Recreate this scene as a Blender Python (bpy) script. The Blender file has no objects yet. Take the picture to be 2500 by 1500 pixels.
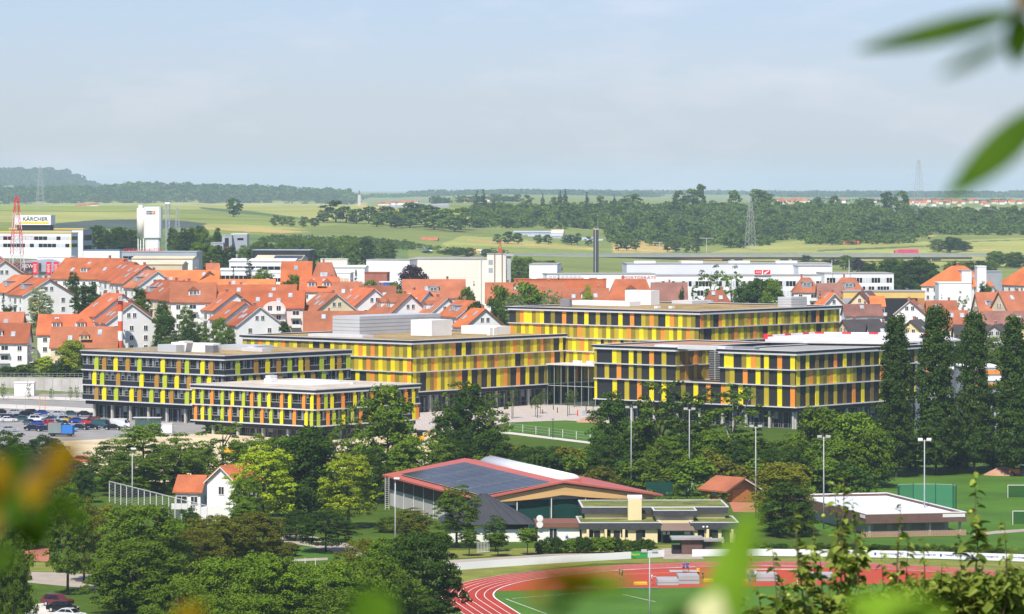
import bpy, bmesh, math, random
import numpy as np
from mathutils import Vector, Matrix
R = math.radians
scene = bpy.context.scene
COL = scene.collection
random.seed(7)

# ------------------------------------------------------------------ camera, sky, sun, exposure
F, HOR, CAMZ = 9375.0, 465.0, 57.0          # focal length in photo pixels, horizon row, eye height above the valley floor
cam_d = bpy.data.cameras.new('camera')
cam = bpy.data.objects.new('camera', cam_d); COL.objects.link(cam)
cam_d.sensor_width = 36.0; cam_d.lens = 36.0 * F / 2500.0
cam_d.shift_y = -(750.0 - HOR) / 2500.0
cam_d.clip_start = 0.2; cam_d.clip_end = 60000
cam.location = (0, 0, CAMZ); cam.rotation_euler = (R(90), 0, 0)
cam_d.dof.use_dof = True; cam_d.dof.focus_distance = 800; cam_d.dof.aperture_fstop = 7.5
scene.camera = cam

SUN_AZ = (-0.28, -0.96)                       # towards the sun, in plan: behind the camera, a little to the left
SUN_EL = R(54)
sl = bpy.data.lights.new('sun', 'SUN'); sun = bpy.data.objects.new('sun', sl); COL.objects.link(sun)
sl.energy = 5.0; sl.angle = R(0.53); sl.color = (1.0, 0.94, 0.84)
sv = Vector((SUN_AZ[0], SUN_AZ[1], 0)).normalized() * math.cos(SUN_EL) + Vector((0, 0, math.sin(SUN_EL)))
sun.rotation_euler = sv.to_track_quat('Z', 'Y').to_euler()
sun.location = (0, 0, 300)

W = bpy.data.worlds.new('World'); scene.world = W; W.use_nodes = True
nt = W.node_tree; nt.nodes.clear()
o_ = nt.nodes.new('ShaderNodeOutputWorld'); bg = nt.nodes.new('ShaderNodeBackground')
sky = nt.nodes.new('ShaderNodeTexSky'); sky.sky_type = 'NISHITA'; sky.sun_disc = False
sky.sun_elevation = SUN_EL; sky.sun_rotation = math.atan2(SUN_AZ[0], SUN_AZ[1])
sky.altitude = 250; sky.air_density = 1.0; sky.dust_density = 0.6; sky.ozone_density = 3.0
tc = nt.nodes.new('ShaderNodeTexCoord'); mp = nt.nodes.new('ShaderNodeMapping')
mp.inputs['Scale'].default_value = (14, 14, 44)
no = nt.nodes.new('ShaderNodeTexNoise'); no.inputs['Scale'].default_value = 1.0; no.inputs['Detail'].default_value = 6; no.inputs['Roughness'].default_value = 0.55
rp = nt.nodes.new('ShaderNodeValToRGB'); rp.color_ramp.elements[0].position = 0.5; rp.color_ramp.elements[1].position = 0.72
rp.color_ramp.elements[0].color = (0, 0, 0, 1); rp.color_ramp.elements[1].color = (0.3, 0.3, 0.3, 1)
tint = nt.nodes.new('ShaderNodeMix'); tint.data_type = 'RGBA'; tint.blend_type = 'MULTIPLY'; tint.inputs[0].default_value = 1.0
tint.inputs[7].default_value = (0.86, 0.88, 1.14, 1)
cl = nt.nodes.new('ShaderNodeMix'); cl.data_type = 'RGBA'
cl.inputs[7].default_value = (9.8, 8.7, 9.4, 1)
L = nt.links
L.new(tc.outputs['Generated'], mp.inputs['Vector']); L.new(mp.outputs[0], no.inputs['Vector']); L.new(no.outputs[0], rp.inputs[0])
L.new(sky.outputs[0], tint.inputs[6]); L.new(tint.outputs[2], cl.inputs[6]); L.new(rp.outputs[0], cl.inputs[0])
L.new(cl.outputs[2], bg.inputs['Color']); bg.inputs['Strength'].default_value = 0.094
L.new(bg.outputs[0], o_.inputs['Surface'])

vs = scene.view_settings
vs.view_transform = 'Standard'; vs.look = 'None'; vs.gamma = 1.0; vs.use_curve_mapping = False; vs.exposure = 0.30
scene.cycles.volume_bounces = 1; scene.cycles.max_bounces = 6; scene.cycles.transparent_max_bounces = 8

# ------------------------------------------------------------------ helpers
def ux(px): return (px - 1250.0) / F
def at(px, py, d): return Vector((ux(px) * d, d, CAMZ - (py - HOR) / F * d))      # a point of the place seen at that photo pixel at that distance
def zof(py, d): return CAMZ - (py - HOR) / F * d
def flat(px, py, z=0.0):                                                          # where that sight line meets level z
    d = (CAMZ - z) * F / (py - HOR); return Vector((ux(px) * d, d, z))

MATS = {}
def mat(name, col, rough=0.75, var=0.12, scale=0.35, metal=0.0, bump=0.0, spec=0.3, var2=0.0, scale2=4.0, stretch=None):
    """plain coloured surface with soft blotches of wear in object space"""
    if name in MATS: return MATS[name]
    m = bpy.data.materials.new(name); m.use_nodes = True; n = m.node_tree.nodes; l = m.node_tree.links
    b = n['Principled BSDF']; b.inputs['Roughness'].default_value = rough; b.inputs['Metallic'].default_value = metal
    b.inputs['Specular IOR Level'].default_value = spec
    c = (*col, 1)
    if var > 0:
        t = n.new('ShaderNodeNewGeometry'); t1 = n.new('ShaderNodeTexNoise'); t1.inputs['Scale'].default_value = scale; t1.inputs['Detail'].default_value = 5
        src = t.outputs['Position']
        if stretch:
            mm = n.new('ShaderNodeMapping'); mm.inputs['Scale'].default_value = stretch; l.new(src, mm.inputs[0]); src = mm.outputs[0]
        l.new(src, t1.inputs['Vector'])
        mx = n.new('ShaderNodeMix'); mx.data_type = 'RGBA'
        mx.inputs[6].default_value = (*[v * (1 - var) for v in col], 1); mx.inputs[7].default_value = (*[min(1, v * (1 + var)) for v in col], 1)
        ra = n.new('ShaderNodeMapRange'); ra.inputs[1].default_value = 0.3; ra.inputs[2].default_value = 0.7
        l.new(t1.outputs[0], ra.inputs[0]); l.new(ra.outputs[0], mx.inputs[0]); out = mx.outputs[2]
        if var2 > 0:
            t2 = n.new('ShaderNodeTexNoise'); t2.inputs['Scale'].default_value = scale2; t2.inputs['Detail'].default_value = 3; l.new(src, t2.inputs['Vector'])
            ra2 = n.new('ShaderNodeMapRange'); ra2.inputs[1].default_value = 0.25; ra2.inputs[2].default_value = 0.75; ra2.inputs[3].default_value = 1 - var2; ra2.inputs[4].default_value = 1 + var2
            l.new(t2.outputs[0], ra2.inputs[0])
            m2 = n.new('ShaderNodeMix'); m2.data_type = 'RGBA'; m2.blend_type = 'MULTIPLY'; m2.inputs[0].default_value = 1
            l.new(out, m2.inputs[6]); l.new(ra2.outputs[0], m2.inputs[7]); out = m2.outputs[2]
            if bump > 0:
                bp = n.new('ShaderNodeBump'); bp.inputs['Strength'].default_value = bump; bp.inputs['Distance'].default_value = 0.2
                l.new(t2.outputs[0], bp.inputs['Height']); l.new(bp.outputs[0], b.inputs['Normal'])
        l.new(out, b.inputs['Base Color'])
    else:
        b.inputs['Base Color'].default_value = c
    MATS[name] = m; return m

def leafmat(name, c1, c2, trans=0.2, objvar=0.25):
    """foliage: colour differs from leaf to leaf (attribute 'tint') and from plant to plant"""
    if name in MATS: return MATS[name]
    m = bpy.data.materials.new(name); m.use_nodes = True; n = m.node_tree.nodes; l = m.node_tree.links
    n.clear(); out = n.new('ShaderNodeOutputMaterial')
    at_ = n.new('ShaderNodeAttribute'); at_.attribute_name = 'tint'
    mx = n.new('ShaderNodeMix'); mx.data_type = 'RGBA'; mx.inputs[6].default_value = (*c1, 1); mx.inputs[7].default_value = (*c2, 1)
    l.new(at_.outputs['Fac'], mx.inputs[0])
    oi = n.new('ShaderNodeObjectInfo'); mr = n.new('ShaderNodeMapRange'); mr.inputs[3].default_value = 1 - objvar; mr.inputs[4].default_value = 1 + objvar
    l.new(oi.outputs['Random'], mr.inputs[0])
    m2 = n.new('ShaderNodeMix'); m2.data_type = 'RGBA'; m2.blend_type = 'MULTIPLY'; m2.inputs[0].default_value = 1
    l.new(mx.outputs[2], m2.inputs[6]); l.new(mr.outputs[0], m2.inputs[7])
    d = n.new('ShaderNodeBsdfPrincipled'); d.inputs['Roughness'].default_value = 0.6; d.inputs['Specular IOR Level'].default_value = 0.08
    t = n.new('ShaderNodeBsdfTranslucent'); ms = n.new('ShaderNodeMixShader'); ms.inputs[0].default_value = trans
    hs = n.new('ShaderNodeHueSaturation'); hs.inputs['Hue'].default_value = 0.485; hs.inputs['Value'].default_value = 1.25
    l.new(m2.outputs[2], d.inputs['Base Color']); l.new(m2.outputs[2], hs.inputs['Color']); l.new(hs.outputs[0], t.inputs['Color'])
    l.new(d.outputs[0], ms.inputs[1]); l.new(t.outputs[0], ms.inputs[2]); l.new(ms.outputs[0], out.inputs['Surface'])
    MATS[name] = m; return m

class MB:
    """collects shapes; build() links them as ONE mesh object"""
    def __init__(s): s.v = []; s.f = []; s.m = []
    def face(s, pts, mi=0):
        i = len(s.v); s.v += [tuple(p) for p in pts]; s.f.append(tuple(range(i, i + len(pts)))); s.m.append(mi)
    def box(s, lo, hi, mi=0):
        x0, y0, z0 = lo; x1, y1, z1 = hi; i = len(s.v)
        s.v += [(x0, y0, z0), (x1, y0, z0), (x1, y1, z0), (x0, y1, z0), (x0, y0, z1), (x1, y0, z1), (x1, y1, z1), (x0, y1, z1)]
        for q in ((0, 3, 2, 1), (4, 5, 6, 7), (0, 1, 5, 4), (1, 2, 6, 5), (2, 3, 7, 6), (3, 0, 4, 7)):
            s.f.append(tuple(i + k for k in q)); s.m.append(mi)
    def prism(s, base, top, mi=0, mt=None):
        """closed solid between two rings of equal length"""
        n = len(base); i = len(s.v); s.v += [tuple(p) for p in base] + [tuple(p) for p in top]
        s.f.append(tuple(i + k for k in range(n - 1, -1, -1))); s.m.append(mi)
        s.f.append(tuple(i + n + k for k in range(n))); s.m.append(mi if mt is None else mt)
        for k in range(n):
            k2 = (k + 1) % n; s.f.append((i + k, i + k2, i + n + k2, i + n + k)); s.m.append(mi)
    def tube(s, p0, p1, r0, r1=None, n=8, mi=0):
        p0, p1 = Vector(p0), Vector(p1); r1 = r0 if r1 is None else r1
        ax = (p1 - p0).normalized(); u = ax.orthogonal().normalized(); w = ax.cross(u)
        c = [(math.cos(2 * math.pi * k / n), math.sin(2 * math.pi * k / n)) for k in range(n)]
        s.prism([p0 + (u * a + w * b) * r0 for a, b in c], [p1 + (u * a + w * b) * r1 for a, b in c], mi)
    def pipe(s, pts, radii, n=6, mi=0):
        """one tapering tube along a polyline"""
        pts = [Vector(p) for p in pts]; rings = []
        for k, p in enumerate(pts):
            ax = (pts[min(k + 1, len(pts) - 1)] - pts[max(k - 1, 0)]).normalized()
            u = ax.cross(Vector((0.13, 0.97, 0.21))).normalized(); w = ax.cross(u); i = len(s.v)
            s.v += [tuple(p + (u * math.cos(6.2832 * j / n) + w * math.sin(6.2832 * j / n)) * radii[k]) for j in range(n)]; rings.append(i)
        for a, b in zip(rings, rings[1:]):
            for j in range(n):
                j2 = (j + 1) % n; s.f.append((a + j, a + j2, b + j2, b + j)); s.m.append(mi)
        s.f.append(tuple(rings[0] + j for j in range(n - 1, -1, -1))); s.m.append(mi)
        s.f.append(tuple(rings[-1] + j for j in range(n))); s.m.append(mi)
    def mesh(s, name, mats, smooth=False):
        me = bpy.data.meshes.new(name); me.from_pydata(s.v, [], s.f)
        for m in (mats if isinstance(mats, (list, tuple)) else [mats]): me.materials.append(m)
        me.polygons.foreach_set('material_index', s.m)
        if smooth: me.polygons.foreach_set('use_smooth', [True] * len(s.f))
        me.update(); return me
    def build(s, name, mats, parent=None, smooth=False, loc=None):
        o = bpy.data.objects.new(name, s.mesh(name, mats, smooth)); COL.objects.link(o); o.parent = parent
        if loc is not None: o.location = loc
        return o

def tag(o, label=None, cat=None, group=None, kind=None):
    if label: o['label'] = label
    if cat: o['category'] = cat
    if group: o['group'] = group
    if kind: o['kind'] = kind
    return o
def empty(name, loc, rz=0.0, label=None, cat=None, group=None):
    o = bpy.data.objects.new(name, None); COL.objects.link(o); o.location = loc; o.rotation_euler = (0, 0, rz)
    o.empty_display_size = 0.5
    return tag(o, label, cat, group)
def link(name, me, parent=None, loc=(0, 0, 0), rz=0.0, sc=None):
    o = bpy.data.objects.new(name, me); COL.objects.link(o); o.parent = parent; o.location = loc
    if rz: o.rotation_euler = (0, 0, rz)
    if sc is not None: o.scale = sc
    return o
UB = {}
def bx(name, m, parent, lo, size, rz=0.0):
    """one box-shaped piece as an object of its own; alike pieces share the unit box of their material"""
    if m.name not in UB:
        b = MB(); b.box((0, 0, 0), (1, 1, 1)); UB[m.name] = b.mesh('piece_' + m.name, m)
    return link(name, UB[m.name], parent, lo, rz, size)
def copy_tree(o, parent=None):
    c = o.copy(); COL.objects.link(c); c.parent = parent
    for ch in list(o.children): copy_tree(ch, c)
    return c
def text(name, body, m, parent, loc, height, normal_rz=0.0, width=None, depth=0.03, align='LEFT'):
    """raised lettering standing upright; reads along local +x after turning by normal_rz"""
    c = bpy.data.curves.new('lettering', 'FONT'); c.body = body; c.size = 1.0; c.align_x = align; c.extrude = 0.02
    o = bpy.data.objects.new('tmp', c); COL.objects.link(o)
    dg = bpy.context.evaluated_depsgraph_get(); me = bpy.data.meshes.new_from_object(o.evaluated_get(dg))
    bpy.data.objects.remove(o); bpy.data.curves.remove(c)
    me.materials.clear(); me.materials.append(m)
    co = np.empty(len(me.vertices) * 3); me.vertices.foreach_get('co', co); co = co.reshape(-1, 3)
    x0, x1 = co[:, 0].min(), co[:, 0].max(); y0, y1 = co[:, 1].min(), co[:, 1].max()
    sy = height / (y1 - y0); sx = (width / (x1 - x0)) if width else sy
    off = 0 if align == 'LEFT' else -width / 2 if width else -(x1 - x0) * sx / 2
    n = np.stack([(co[:, 0] - x0) * sx + off, -(co[:, 2] + 0.02) / 0.04 * depth, (co[:, 1] - y0) * sy], 1)
    me.vertices.foreach_set('co', n.ravel()); me.update()
    o = link(name, me, parent, loc, normal_rz); return o
scene.cycles.use_denoising = True
# ------------------------------------------------------------------ the land
PROF = {
 0:    [(-80,56),(0,54.8),(60,46),(250,14),(430,0.8),(470,0),(1075,0),(1081,4.3),(1097,6.6),(1150,14),(1200,17),(1400,22),(1800,25),(2200,29),(2700,31),(3300,37),(4300,39),(4500,38.5),(7000,22),(9500,24),(12000,46),(25000,48)],
 800:  [(-80,56),(0,54.8),(60,46),(250,14),(430,0.8),(470,0),(1075,0),(1092,8),(1132,14.5),(1200,16),(1400,17),(1800,17),(2200,18),(2600,22),(3000,29),(3500,36.5),(4300,39.5),(4500,39),(7000,24),(9500,28),(12000,46),(25000,50)],
 1250: [(-80,56),(0,54.8),(60,46),(250,14),(430,0.8),(470,0),(1075,0),(1100,4),(1300,8),(1600,11),(2000,12),(2500,13),(2700,16),(2800,18),(3000,24),(3300,32),(3700,38),(4200,39.5),(5000,41),(7000,41),(10500,46),(25000,50)],
 1900: [(-80,56),(0,54.8),(60,46),(250,14),(430,0.8),(470,0),(1075,0),(1100,3),(1300,7),(1600,9),(2000,9),(2500,9),(2700,12),(2900,17),(3050,20),(3300,29),(3700,39.5),(4000,37),(5000,36),(6000,39),(7500,34),(10500,32),(12000,41),(25000,50)],
 2500: [(-80,56),(0,54.8),(60,46),(250,14),(430,0.8),(470,0),(1075,0),(1100,3),(1300,6),(1600,8),(2000,9),(2500,9),(2700,13),(3000,20),(3100,21),(3400,28),(3700,32.5),(4000,32),(5000,33),(6000,38),(7500,34),(10500,30),(12000,40),(25000,50)],
}
PK = sorted(PROF)
def ground_z(X, Y):
    X = np.asarray(X, float); Y = np.asarray(Y, float)
    px = np.clip(1250 + X / np.maximum(Y, 500) * F, 0, 2499.9)
    zs = np.stack([np.interp(Y, *zip(*PROF[k])) for k in PK]); ks = np.array(PK, float)
    i = np.clip(np.searchsorted(ks, px, side='right') - 1, 0, len(PK) - 2)
    t = (px - ks[i]) / (ks[i + 1] - ks[i]); t = t * t * (3 - 2 * t)
    z0 = np.take_along_axis(zs, i[None], 0)[0] if zs.ndim > 1 and X.ndim else zs[i]
    z1 = np.take_along_axis(zs, i[None] + 1, 0)[0] if zs.ndim > 1 and X.ndim else zs[i + 1]
    z = z0 * (1 - t) + z1 * t
    # the wooded hill far off on one side
    hx, hy = -1690.0, 13000.0
    z = z + 58 * np.exp(-((X - hx) / 230) ** 4 * 0.5) * np.exp(-((Y - hy) / 1100) ** 2)
    # the long wooded ridge beyond the fields
    z = z + (20 + 6 * np.sin(X / 190)) * np.exp(-((Y - 8400) / 420) ** 2) / (1 + np.exp(np.clip((X + 345) / 14, -40, 40)))
    return z
def gz(X, Y): return float(ground_z(np.array([X]), np.array([Y]))[0])
def gpt(px, d): X = ux(px) * d; return Vector((X, d, gz(X, d)))
def gpix(px, py):
    """the point of the land seen at a photo pixel"""
    d = np.linspace(450, 12000, 6000); z = ground_z(ux(px) * d, d); zr = CAMZ - (py - HOR) / F * d
    k = np.argmax(zr <= z); return Vector((ux(px) * d[k], d[k], z[k]))

def inpoly(x, y, poly):
    c = np.zeros(x.shape, bool); n = len(poly)
    for i in range(n):
        x1, y1 = poly[i]; x2, y2 = poly[(i + 1) % n]
        if y1 == y2: continue
        c ^= ((y1 > y) != (y2 > y)) & (x < (x2 - x1) * (y - y1) / (y2 - y1) + x1)
    return c

def make_land():
    pxs = np.concatenate([[-9000, -4000, -2200, -1400], np.linspace(-900, 3400, 560), [3900, 4700, 6500, 11000]])
    ys = np.concatenate([np.linspace(-80, 470, 26)[:-1], np.linspace(470, 1070, 24), np.linspace(1074, 1100, 12), np.linspace(1110, 1990, 36), np.linspace(2000, 4300, 200), np.linspace(4330, 7000, 60), np.geomspace(7100, 25000, 90)])
    U, Y = np.meshgrid((pxs - 1250) / F, ys); X = U * np.maximum(Y, 500)
    Z = ground_z(X.ravel(), Y.ravel()).reshape(X.shape)
    PXI = 1250 + X / np.maximum(Y, 1) * F; PYI = HOR + (CAMZ - Z) / np.maximum(Y, 1) * F
    nr, nc = X.shape
    colr = np.empty((nr, nc, 3)); colr[:] = (0.062, 0.108, 0.010)
    town = (Y > 1072) & (Y < 2000); colr[town] = (0.13, 0.16, 0.075)
    far = Y >= 2000; colr[far] = (0.18, 0.22, 0.055)
    def fld(c, poly):
        k = far & inpoly(PXI, PYI, poly); colr[k] = c
    GRN, PALE, DEEP, TAN, DARK, LIME = (0.21, 0.25, 0.055), (0.31, 0.32, 0.09), (0.085, 0.14, 0.045), (0.44, 0.33, 0.11), (0.07, 0.095, 0.075), (0.23, 0.28, 0.05)
    fld(PALE, [(-500, 494), (900, 494), (900, 520), (500, 512), (-500, 508)])
    fld(LIME, [(-500, 503), (200, 500), (420, 503), (300, 516), (-500, 510)])
    fld(PALE, [(-500, 512), (330, 519), (480, 530), (160, 545), (-500, 535)])
    fld(GRN, [(430, 520), (560, 530), (830, 545), (760, 560), (430, 545)])
    fld(DEEP, [(490, 506), (560, 512), (640, 520), (775, 538), (700, 533), (560, 519), (490, 510)])
    fld(PALE, [(600, 513), (900, 512), (960, 540), (780, 538), (640, 519)])
    fld(PALE, [(430, 545), (690, 552), (760, 562), (520, 556)])
    fld(TAN, [(500, 554), (640, 557), (760, 567), (690, 570), (500, 560)])
    fld(LIME, [(500, 562), (680, 572), (650, 590), (500, 590)])
    fld(DARK, [(120, 547), (240, 537), (330, 536), (430, 538), (505, 546), (490, 557), (330, 560), (130, 560)])
    fld((0.12, 0.18, 0.05), [(-500, 560), (700, 575), (1000, 590), (1000, 640), (-500, 640)])
    fld(TAN, [(860, 500), (1010, 512), (1150, 534), (1120, 540), (960, 525)])
    fld(LIME, [(980, 508), (1160, 508), (1150, 525), (1000, 518)])
    fld((0.30, 0.32, 0.30), [(930, 497), (1100, 497), (1100, 507), (950, 507)])
    fld(PALE, [(1130, 575), (1260, 585), (1460, 605), (1450, 618), (1100, 612), (1080, 595)])
    fld(TAN, [(1140, 584), (1250, 592), (1450, 606), (1450, 609), (1240, 597), (1140, 589)])
    fld(GRN, [(1100, 598), (1450, 612), (1450, 625), (1050, 620)])
    fld(PALE, [(1735, 616), (1850, 598), (1950, 588), (2060, 598), (2300, 588), (2600, 578), (2600, 650), (1735, 650)])
    fld(TAN, [(1500, 592), (1560, 588), (1660, 596), (1640, 618), (1500, 618)])
    fld(DEEP, [(2000, 611), (2180, 603), (2260, 600), (2270, 602), (2160, 608), (2000, 614)])
    fld(TAN, [(2360, 611), (2430, 608), (2430, 611), (2360, 613)])
    fld(TAN, [(2080, 594), (2250, 574), (2290, 576), (2200, 588)])
    fld(DEEP, [(2360, 590), (2600, 581), (2600, 583), (2360, 592)])
    fld(TAN, [(1660, 634), (1780, 634), (1780, 645), (1660, 645)])
    fld((0.21, 0.25, 0.16), [(2030, 495), (2190, 500), (2400, 508), (2600, 515), (2600, 520), (2030, 512)])
    fld((0.33, 0.31, 0.17), [(2300, 506), (2380, 508), (2450, 513), (2330, 512)])
    me = bpy.data.meshes.new('ground')
    V = np.stack([X, Y, Z], 2).reshape(-1, 3)
    idx = np.arange(nr * nc).reshape(nr, nc)
    Q = np.stack([idx[:-1, :-1], idx[:-1, 1:], idx[1:, 1:], idx[1:, :-1]], 2).reshape(-1, 4)
    me.vertices.add(len(V)); me.vertices.foreach_set('co', V.ravel())
    me.loops.add(Q.size); me.loops.foreach_set('vertex_index', Q.ravel())
    me.polygons.add(len(Q)); me.polygons.foreach_set('loop_start', np.arange(0, Q.size, 4)); me.polygons.foreach_set('loop_total', np.full(len(Q), 4))
    me.polygons.foreach_set('use_smooth', np.ones(len(Q), bool))
    a = me.color_attributes.new('crop', 'FLOAT_COLOR', 'POINT')
    a.data.foreach_set('color', np.concatenate([colr.reshape(-1, 3), np.ones((nr * nc, 1))], 1).astype(np.float32).ravel())
    me.update(calc_edges=True)
    m = bpy.data.materials.new('land'); m.use_nodes = True; n = m.node_tree.nodes; l = m.node_tree.links
    b = n['Principled BSDF']; b.inputs['Roughness'].default_value = 0.95; b.inputs['Specular IOR Level'].default_value = 0.1
    ca = n.new('ShaderNodeAttribute'); ca.attribute_name = 'crop'; g = n.new('ShaderNodeNewGeometry')
    out = ca.outputs['Color']
    for sc_, lo, hi, st in ((0.012, 0.8, 1.2, (1, 1, 1)), (0.5, 0.82, 1.18, (1, 1, 1)), (0.03, 0.86, 1.14, (0.25, 4, 1)), (4.0, 0.75, 1.25, (1, 1, 1))):
        mm = n.new('ShaderNodeMapping'); mm.inputs['Scale'].default_value = st; l.new(g.outputs['Position'], mm.inputs[0])
        t = n.new('ShaderNodeTexNoise'); t.inputs['Scale'].default_value = sc_; t.inputs['Detail'].default_value = 4; l.new(mm.outputs[0], t.inputs['Vector'])
        r = n.new('ShaderNodeMapRange'); r.inputs[1].default_value = 0.3; r.inputs[2].default_value = 0.7; r.inputs[3].default_value = lo; r.inputs[4].default_value = hi
        l.new(t.outputs[0], r.inputs[0]); x = n.new('ShaderNodeMix'); x.data_type = 'RGBA'; x.blend_type = 'MULTIPLY'; x.inputs[0].default_value = 1
        l.new(out, x.inputs[6]); l.new(r.outputs[0], x.inputs[7]); out = x.outputs[2]
    l.new(out, b.inputs['Base Color'])
    me.materials.append(m)
    o = bpy.data.objects.new('ground', me); COL.objects.link(o)
    tag(o, 'green valley floor with grass and striped farm fields rising to the horizon', kind='structure')
make_land()

# ------------------------------------------------------------------ level surfaces lying on the valley floor
ASPH = mat('asphalt', (0.27, 0.262, 0.25), 0.9, 0.15, 0.2, var2=0.12, scale2=3)
PALEC = mat('pale_concrete', (0.56, 0.53, 0.47), 0.9, 0.12, 0.15, var2=0.08, scale2=2)
SAND = mat('sandy_soil', (0.58, 0.48, 0.31), 0.95, 0.22, 0.08, var2=0.15, scale2=1.2, bump=0.6)
LAWN = mat('mown_lawn', (0.058, 0.140, 0.006), 0.95, 0.24, 0.06, var2=0.22, scale2=2.2, bump=0.5)
TURF = mat('infield_turf', (0.062, 0.155, 0.007), 0.95, 0.16, 0.09, var2=0.2, scale2=2.5, bump=0.5)
DRYG = mat('dry_grass', (0.18, 0.195, 0.03), 0.95, 0.25, 0.25, var2=0.25, scale2=2.5, bump=0.5)
TRACK = mat('red_track_rubber', (0.38, 0.042, 0.020), 0.85, 0.14, 0.12, var2=0.1, scale2=3)
TRACKD = mat('orange_red_rubber', (0.41, 0.055, 0.022), 0.85, 0.07, 0.08, var2=0.06, scale2=3)
WHITE = mat('white_paint', (0.80, 0.80, 0.78), 0.6, 0.04, 0.5)
GRAVEL = mat('gravel_path', (0.36, 0.31, 0.25), 0.95, 0.14, 0.3, var2=0.15, scale2=5)
def paving():
    m = bpy.data.materials.new('plaza_paving'); m.use_nodes = True; n = m.node_tree.nodes; l = m.node_tree.links; b = n['Principled BSDF']
    b.inputs['Roughness'].default_value = 0.85
    g = n.new('ShaderNodeNewGeometry'); mm = n.new('ShaderNodeMapping'); mm.inputs['Rotation'].default_value = (0, 0, R(40)); l.new(g.outputs['Position'], mm.inputs[0])
    k = n.new('ShaderNodeTexBrick'); k.inputs['Scale'].default_value = 0.32; k.inputs['Color1'].default_value = (0.57, 0.50, 0.45, 1); k.inputs['Color2'].default_value = (0.47, 0.41, 0.37, 1); k.inputs['Mortar'].default_value = (0.33, 0.29, 0.26, 1)
    k.inputs['Mortar Size'].default_value = 0.03; l.new(mm.outputs[0], k.inputs['Vector']); l.new(k.outputs['Color'], b.inputs['Base Color'])
    MATS['plaza_paving'] = m; return m
PAVE = paving()
LV = [0.0]
def sheet(name, pix, m, z=0.02, label=None):
    """flat ground cover outlined by photo pixels on the level valley floor"""
    b = MB(); b.face([flat(*p) + Vector((0, 0, z)) for p in pix]); o = b.build(name, m)
    return tag(o, label, kind='structure')
sheet('pavement', [(-150, 1100), (-150, 1000), (60, 996), (330, 1004), (480, 1034), (560, 1056), (330, 1068), (150, 1082)], ASPH, 0.012, 'grey asphalt of the car park')
sheet('road', [(-150, 956), (210, 957), (300, 966), (300, 975), (-150, 962)], ASPH, 0.012)
sheet('path', [(-150, 963), (230, 972), (230, 980), (-150, 969)], PALEC, 0.016)
sheet('road.001', [(-150, 970), (230, 981), (480, 1006), (480, 1016), (-150, 978)], ASPH, 0.012)
sheet('path.001', [(-150, 979), (300, 1001), (470, 1016), (470, 1026), (300, 1010), (-150, 990)], PALEC, 0.016)
sheet('ground_dirt', [(150, 1078), (330, 1068), (560, 1056), (760, 1080), (1020, 1058), (1090, 1050), (1090, 1130), (700, 1180), (400, 1180), (200, 1150)], SAND, 0.014, 'pale sandy building ground')
sheet('pavement_plaza', [(1010, 1004), (1340, 972), (1475, 980), (1490, 1034), (1380, 1027), (1243, 1032), (1120, 1056), (1010, 1052)], PAVE, 0.03, 'pinkish paved plaza in front of the glass foyer')
sheet('lawn', [(1243, 1034), (1376, 1028), (1465, 1038), (1440, 1078), (1243, 1054)], LAWN, 0.035, 'bright green lawn beside the plaza')
sheet('path.002', [(1180, 1050), (1243, 1055), (1440, 1079), (1440, 1084), (1240, 1060), (1180, 1054)], PALEC, 0.03)
sheet('lawn.001', [(2030, 1180), (2200, 1168), (2440, 1160), (2700, 1156), (2700, 1345), (2120, 1330), (1990, 1290), (1960, 1220)], LAWN, 0.014, 'wide mown sports lawn by the poplars')
sheet('path.003', [(2375, 1304), (2430, 1297), (2700, 1278), (2700, 1284), (2430, 1304), (2380, 1309)], GRAVEL, 0.03)
sheet('path.004', [(1070, 1369), (1150, 1365), (1330, 1354), (1620, 1345), (1620, 1352), (1330, 1362), (1150, 1373), (1070, 1378)], GRAVEL, 0.02)
sheet('pavement.001', [(1615, 1340), (1690, 1338), (1720, 1366), (1620, 1366)], GRAVEL, 0.03)
sheet('lawn.002', [(1060, 1345), (1330, 1338), (1640, 1330), (1640, 1344), (1330, 1352), (1070, 1366)], DRYG, 0.024)
sheet('lawn.003', [(1090, 1392), (1300, 1378), (1620, 1362), (1900, 1361), (2250, 1366), (2700, 1380), (2700, 1430), (2250, 1394), (1800, 1372), (1450, 1376), (1250, 1400), (1130, 1425), (1080, 1440)], DRYG, 0.008)
sheet('path.005', [(670, 1300), (740, 1305), (860, 1330), (930, 1350), (880, 1362), (760, 1335), (680, 1322)], GRAVEL, 0.02, 'gravel park path')
sheet('path.006', [(660, 1368), (800, 1362), (800, 1368), (660, 1374)], GRAVEL, 0.02)
sheet('lawn.004', [(650, 1330), (760, 1336), (880, 1362), (800, 1368), (640, 1366)], LAWN, 0.014)
sheet('path.007', [(40, 1396), (140, 1398), (230, 1404), (330, 1440), (300, 1448), (160, 1432), (40, 1420)], GRAVEL, 0.02)
sheet('ground_clay', [(40, 1330), (120, 1340), (120, 1372), (40, 1368)], mat('red_clay', (0.42, 0.16, 0.09), 0.95, 0.15, 0.3), 0.02)
sheet('ground_clay.001', [(1780, 1226), (1850, 1228), (1850, 1252), (1790, 1250)], mat('red_clay', (0.42, 0.16, 0.09)), 0.02)
sheet('lawn.005', [(40, 1372), (240, 1376), (240, 1400), (40, 1394)], DRYG, 0.014)
sheet('pavement.002', [(60, 1480), (110, 1472), (240, 1520), (60, 1530)], PALEC, 0.02)

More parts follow.
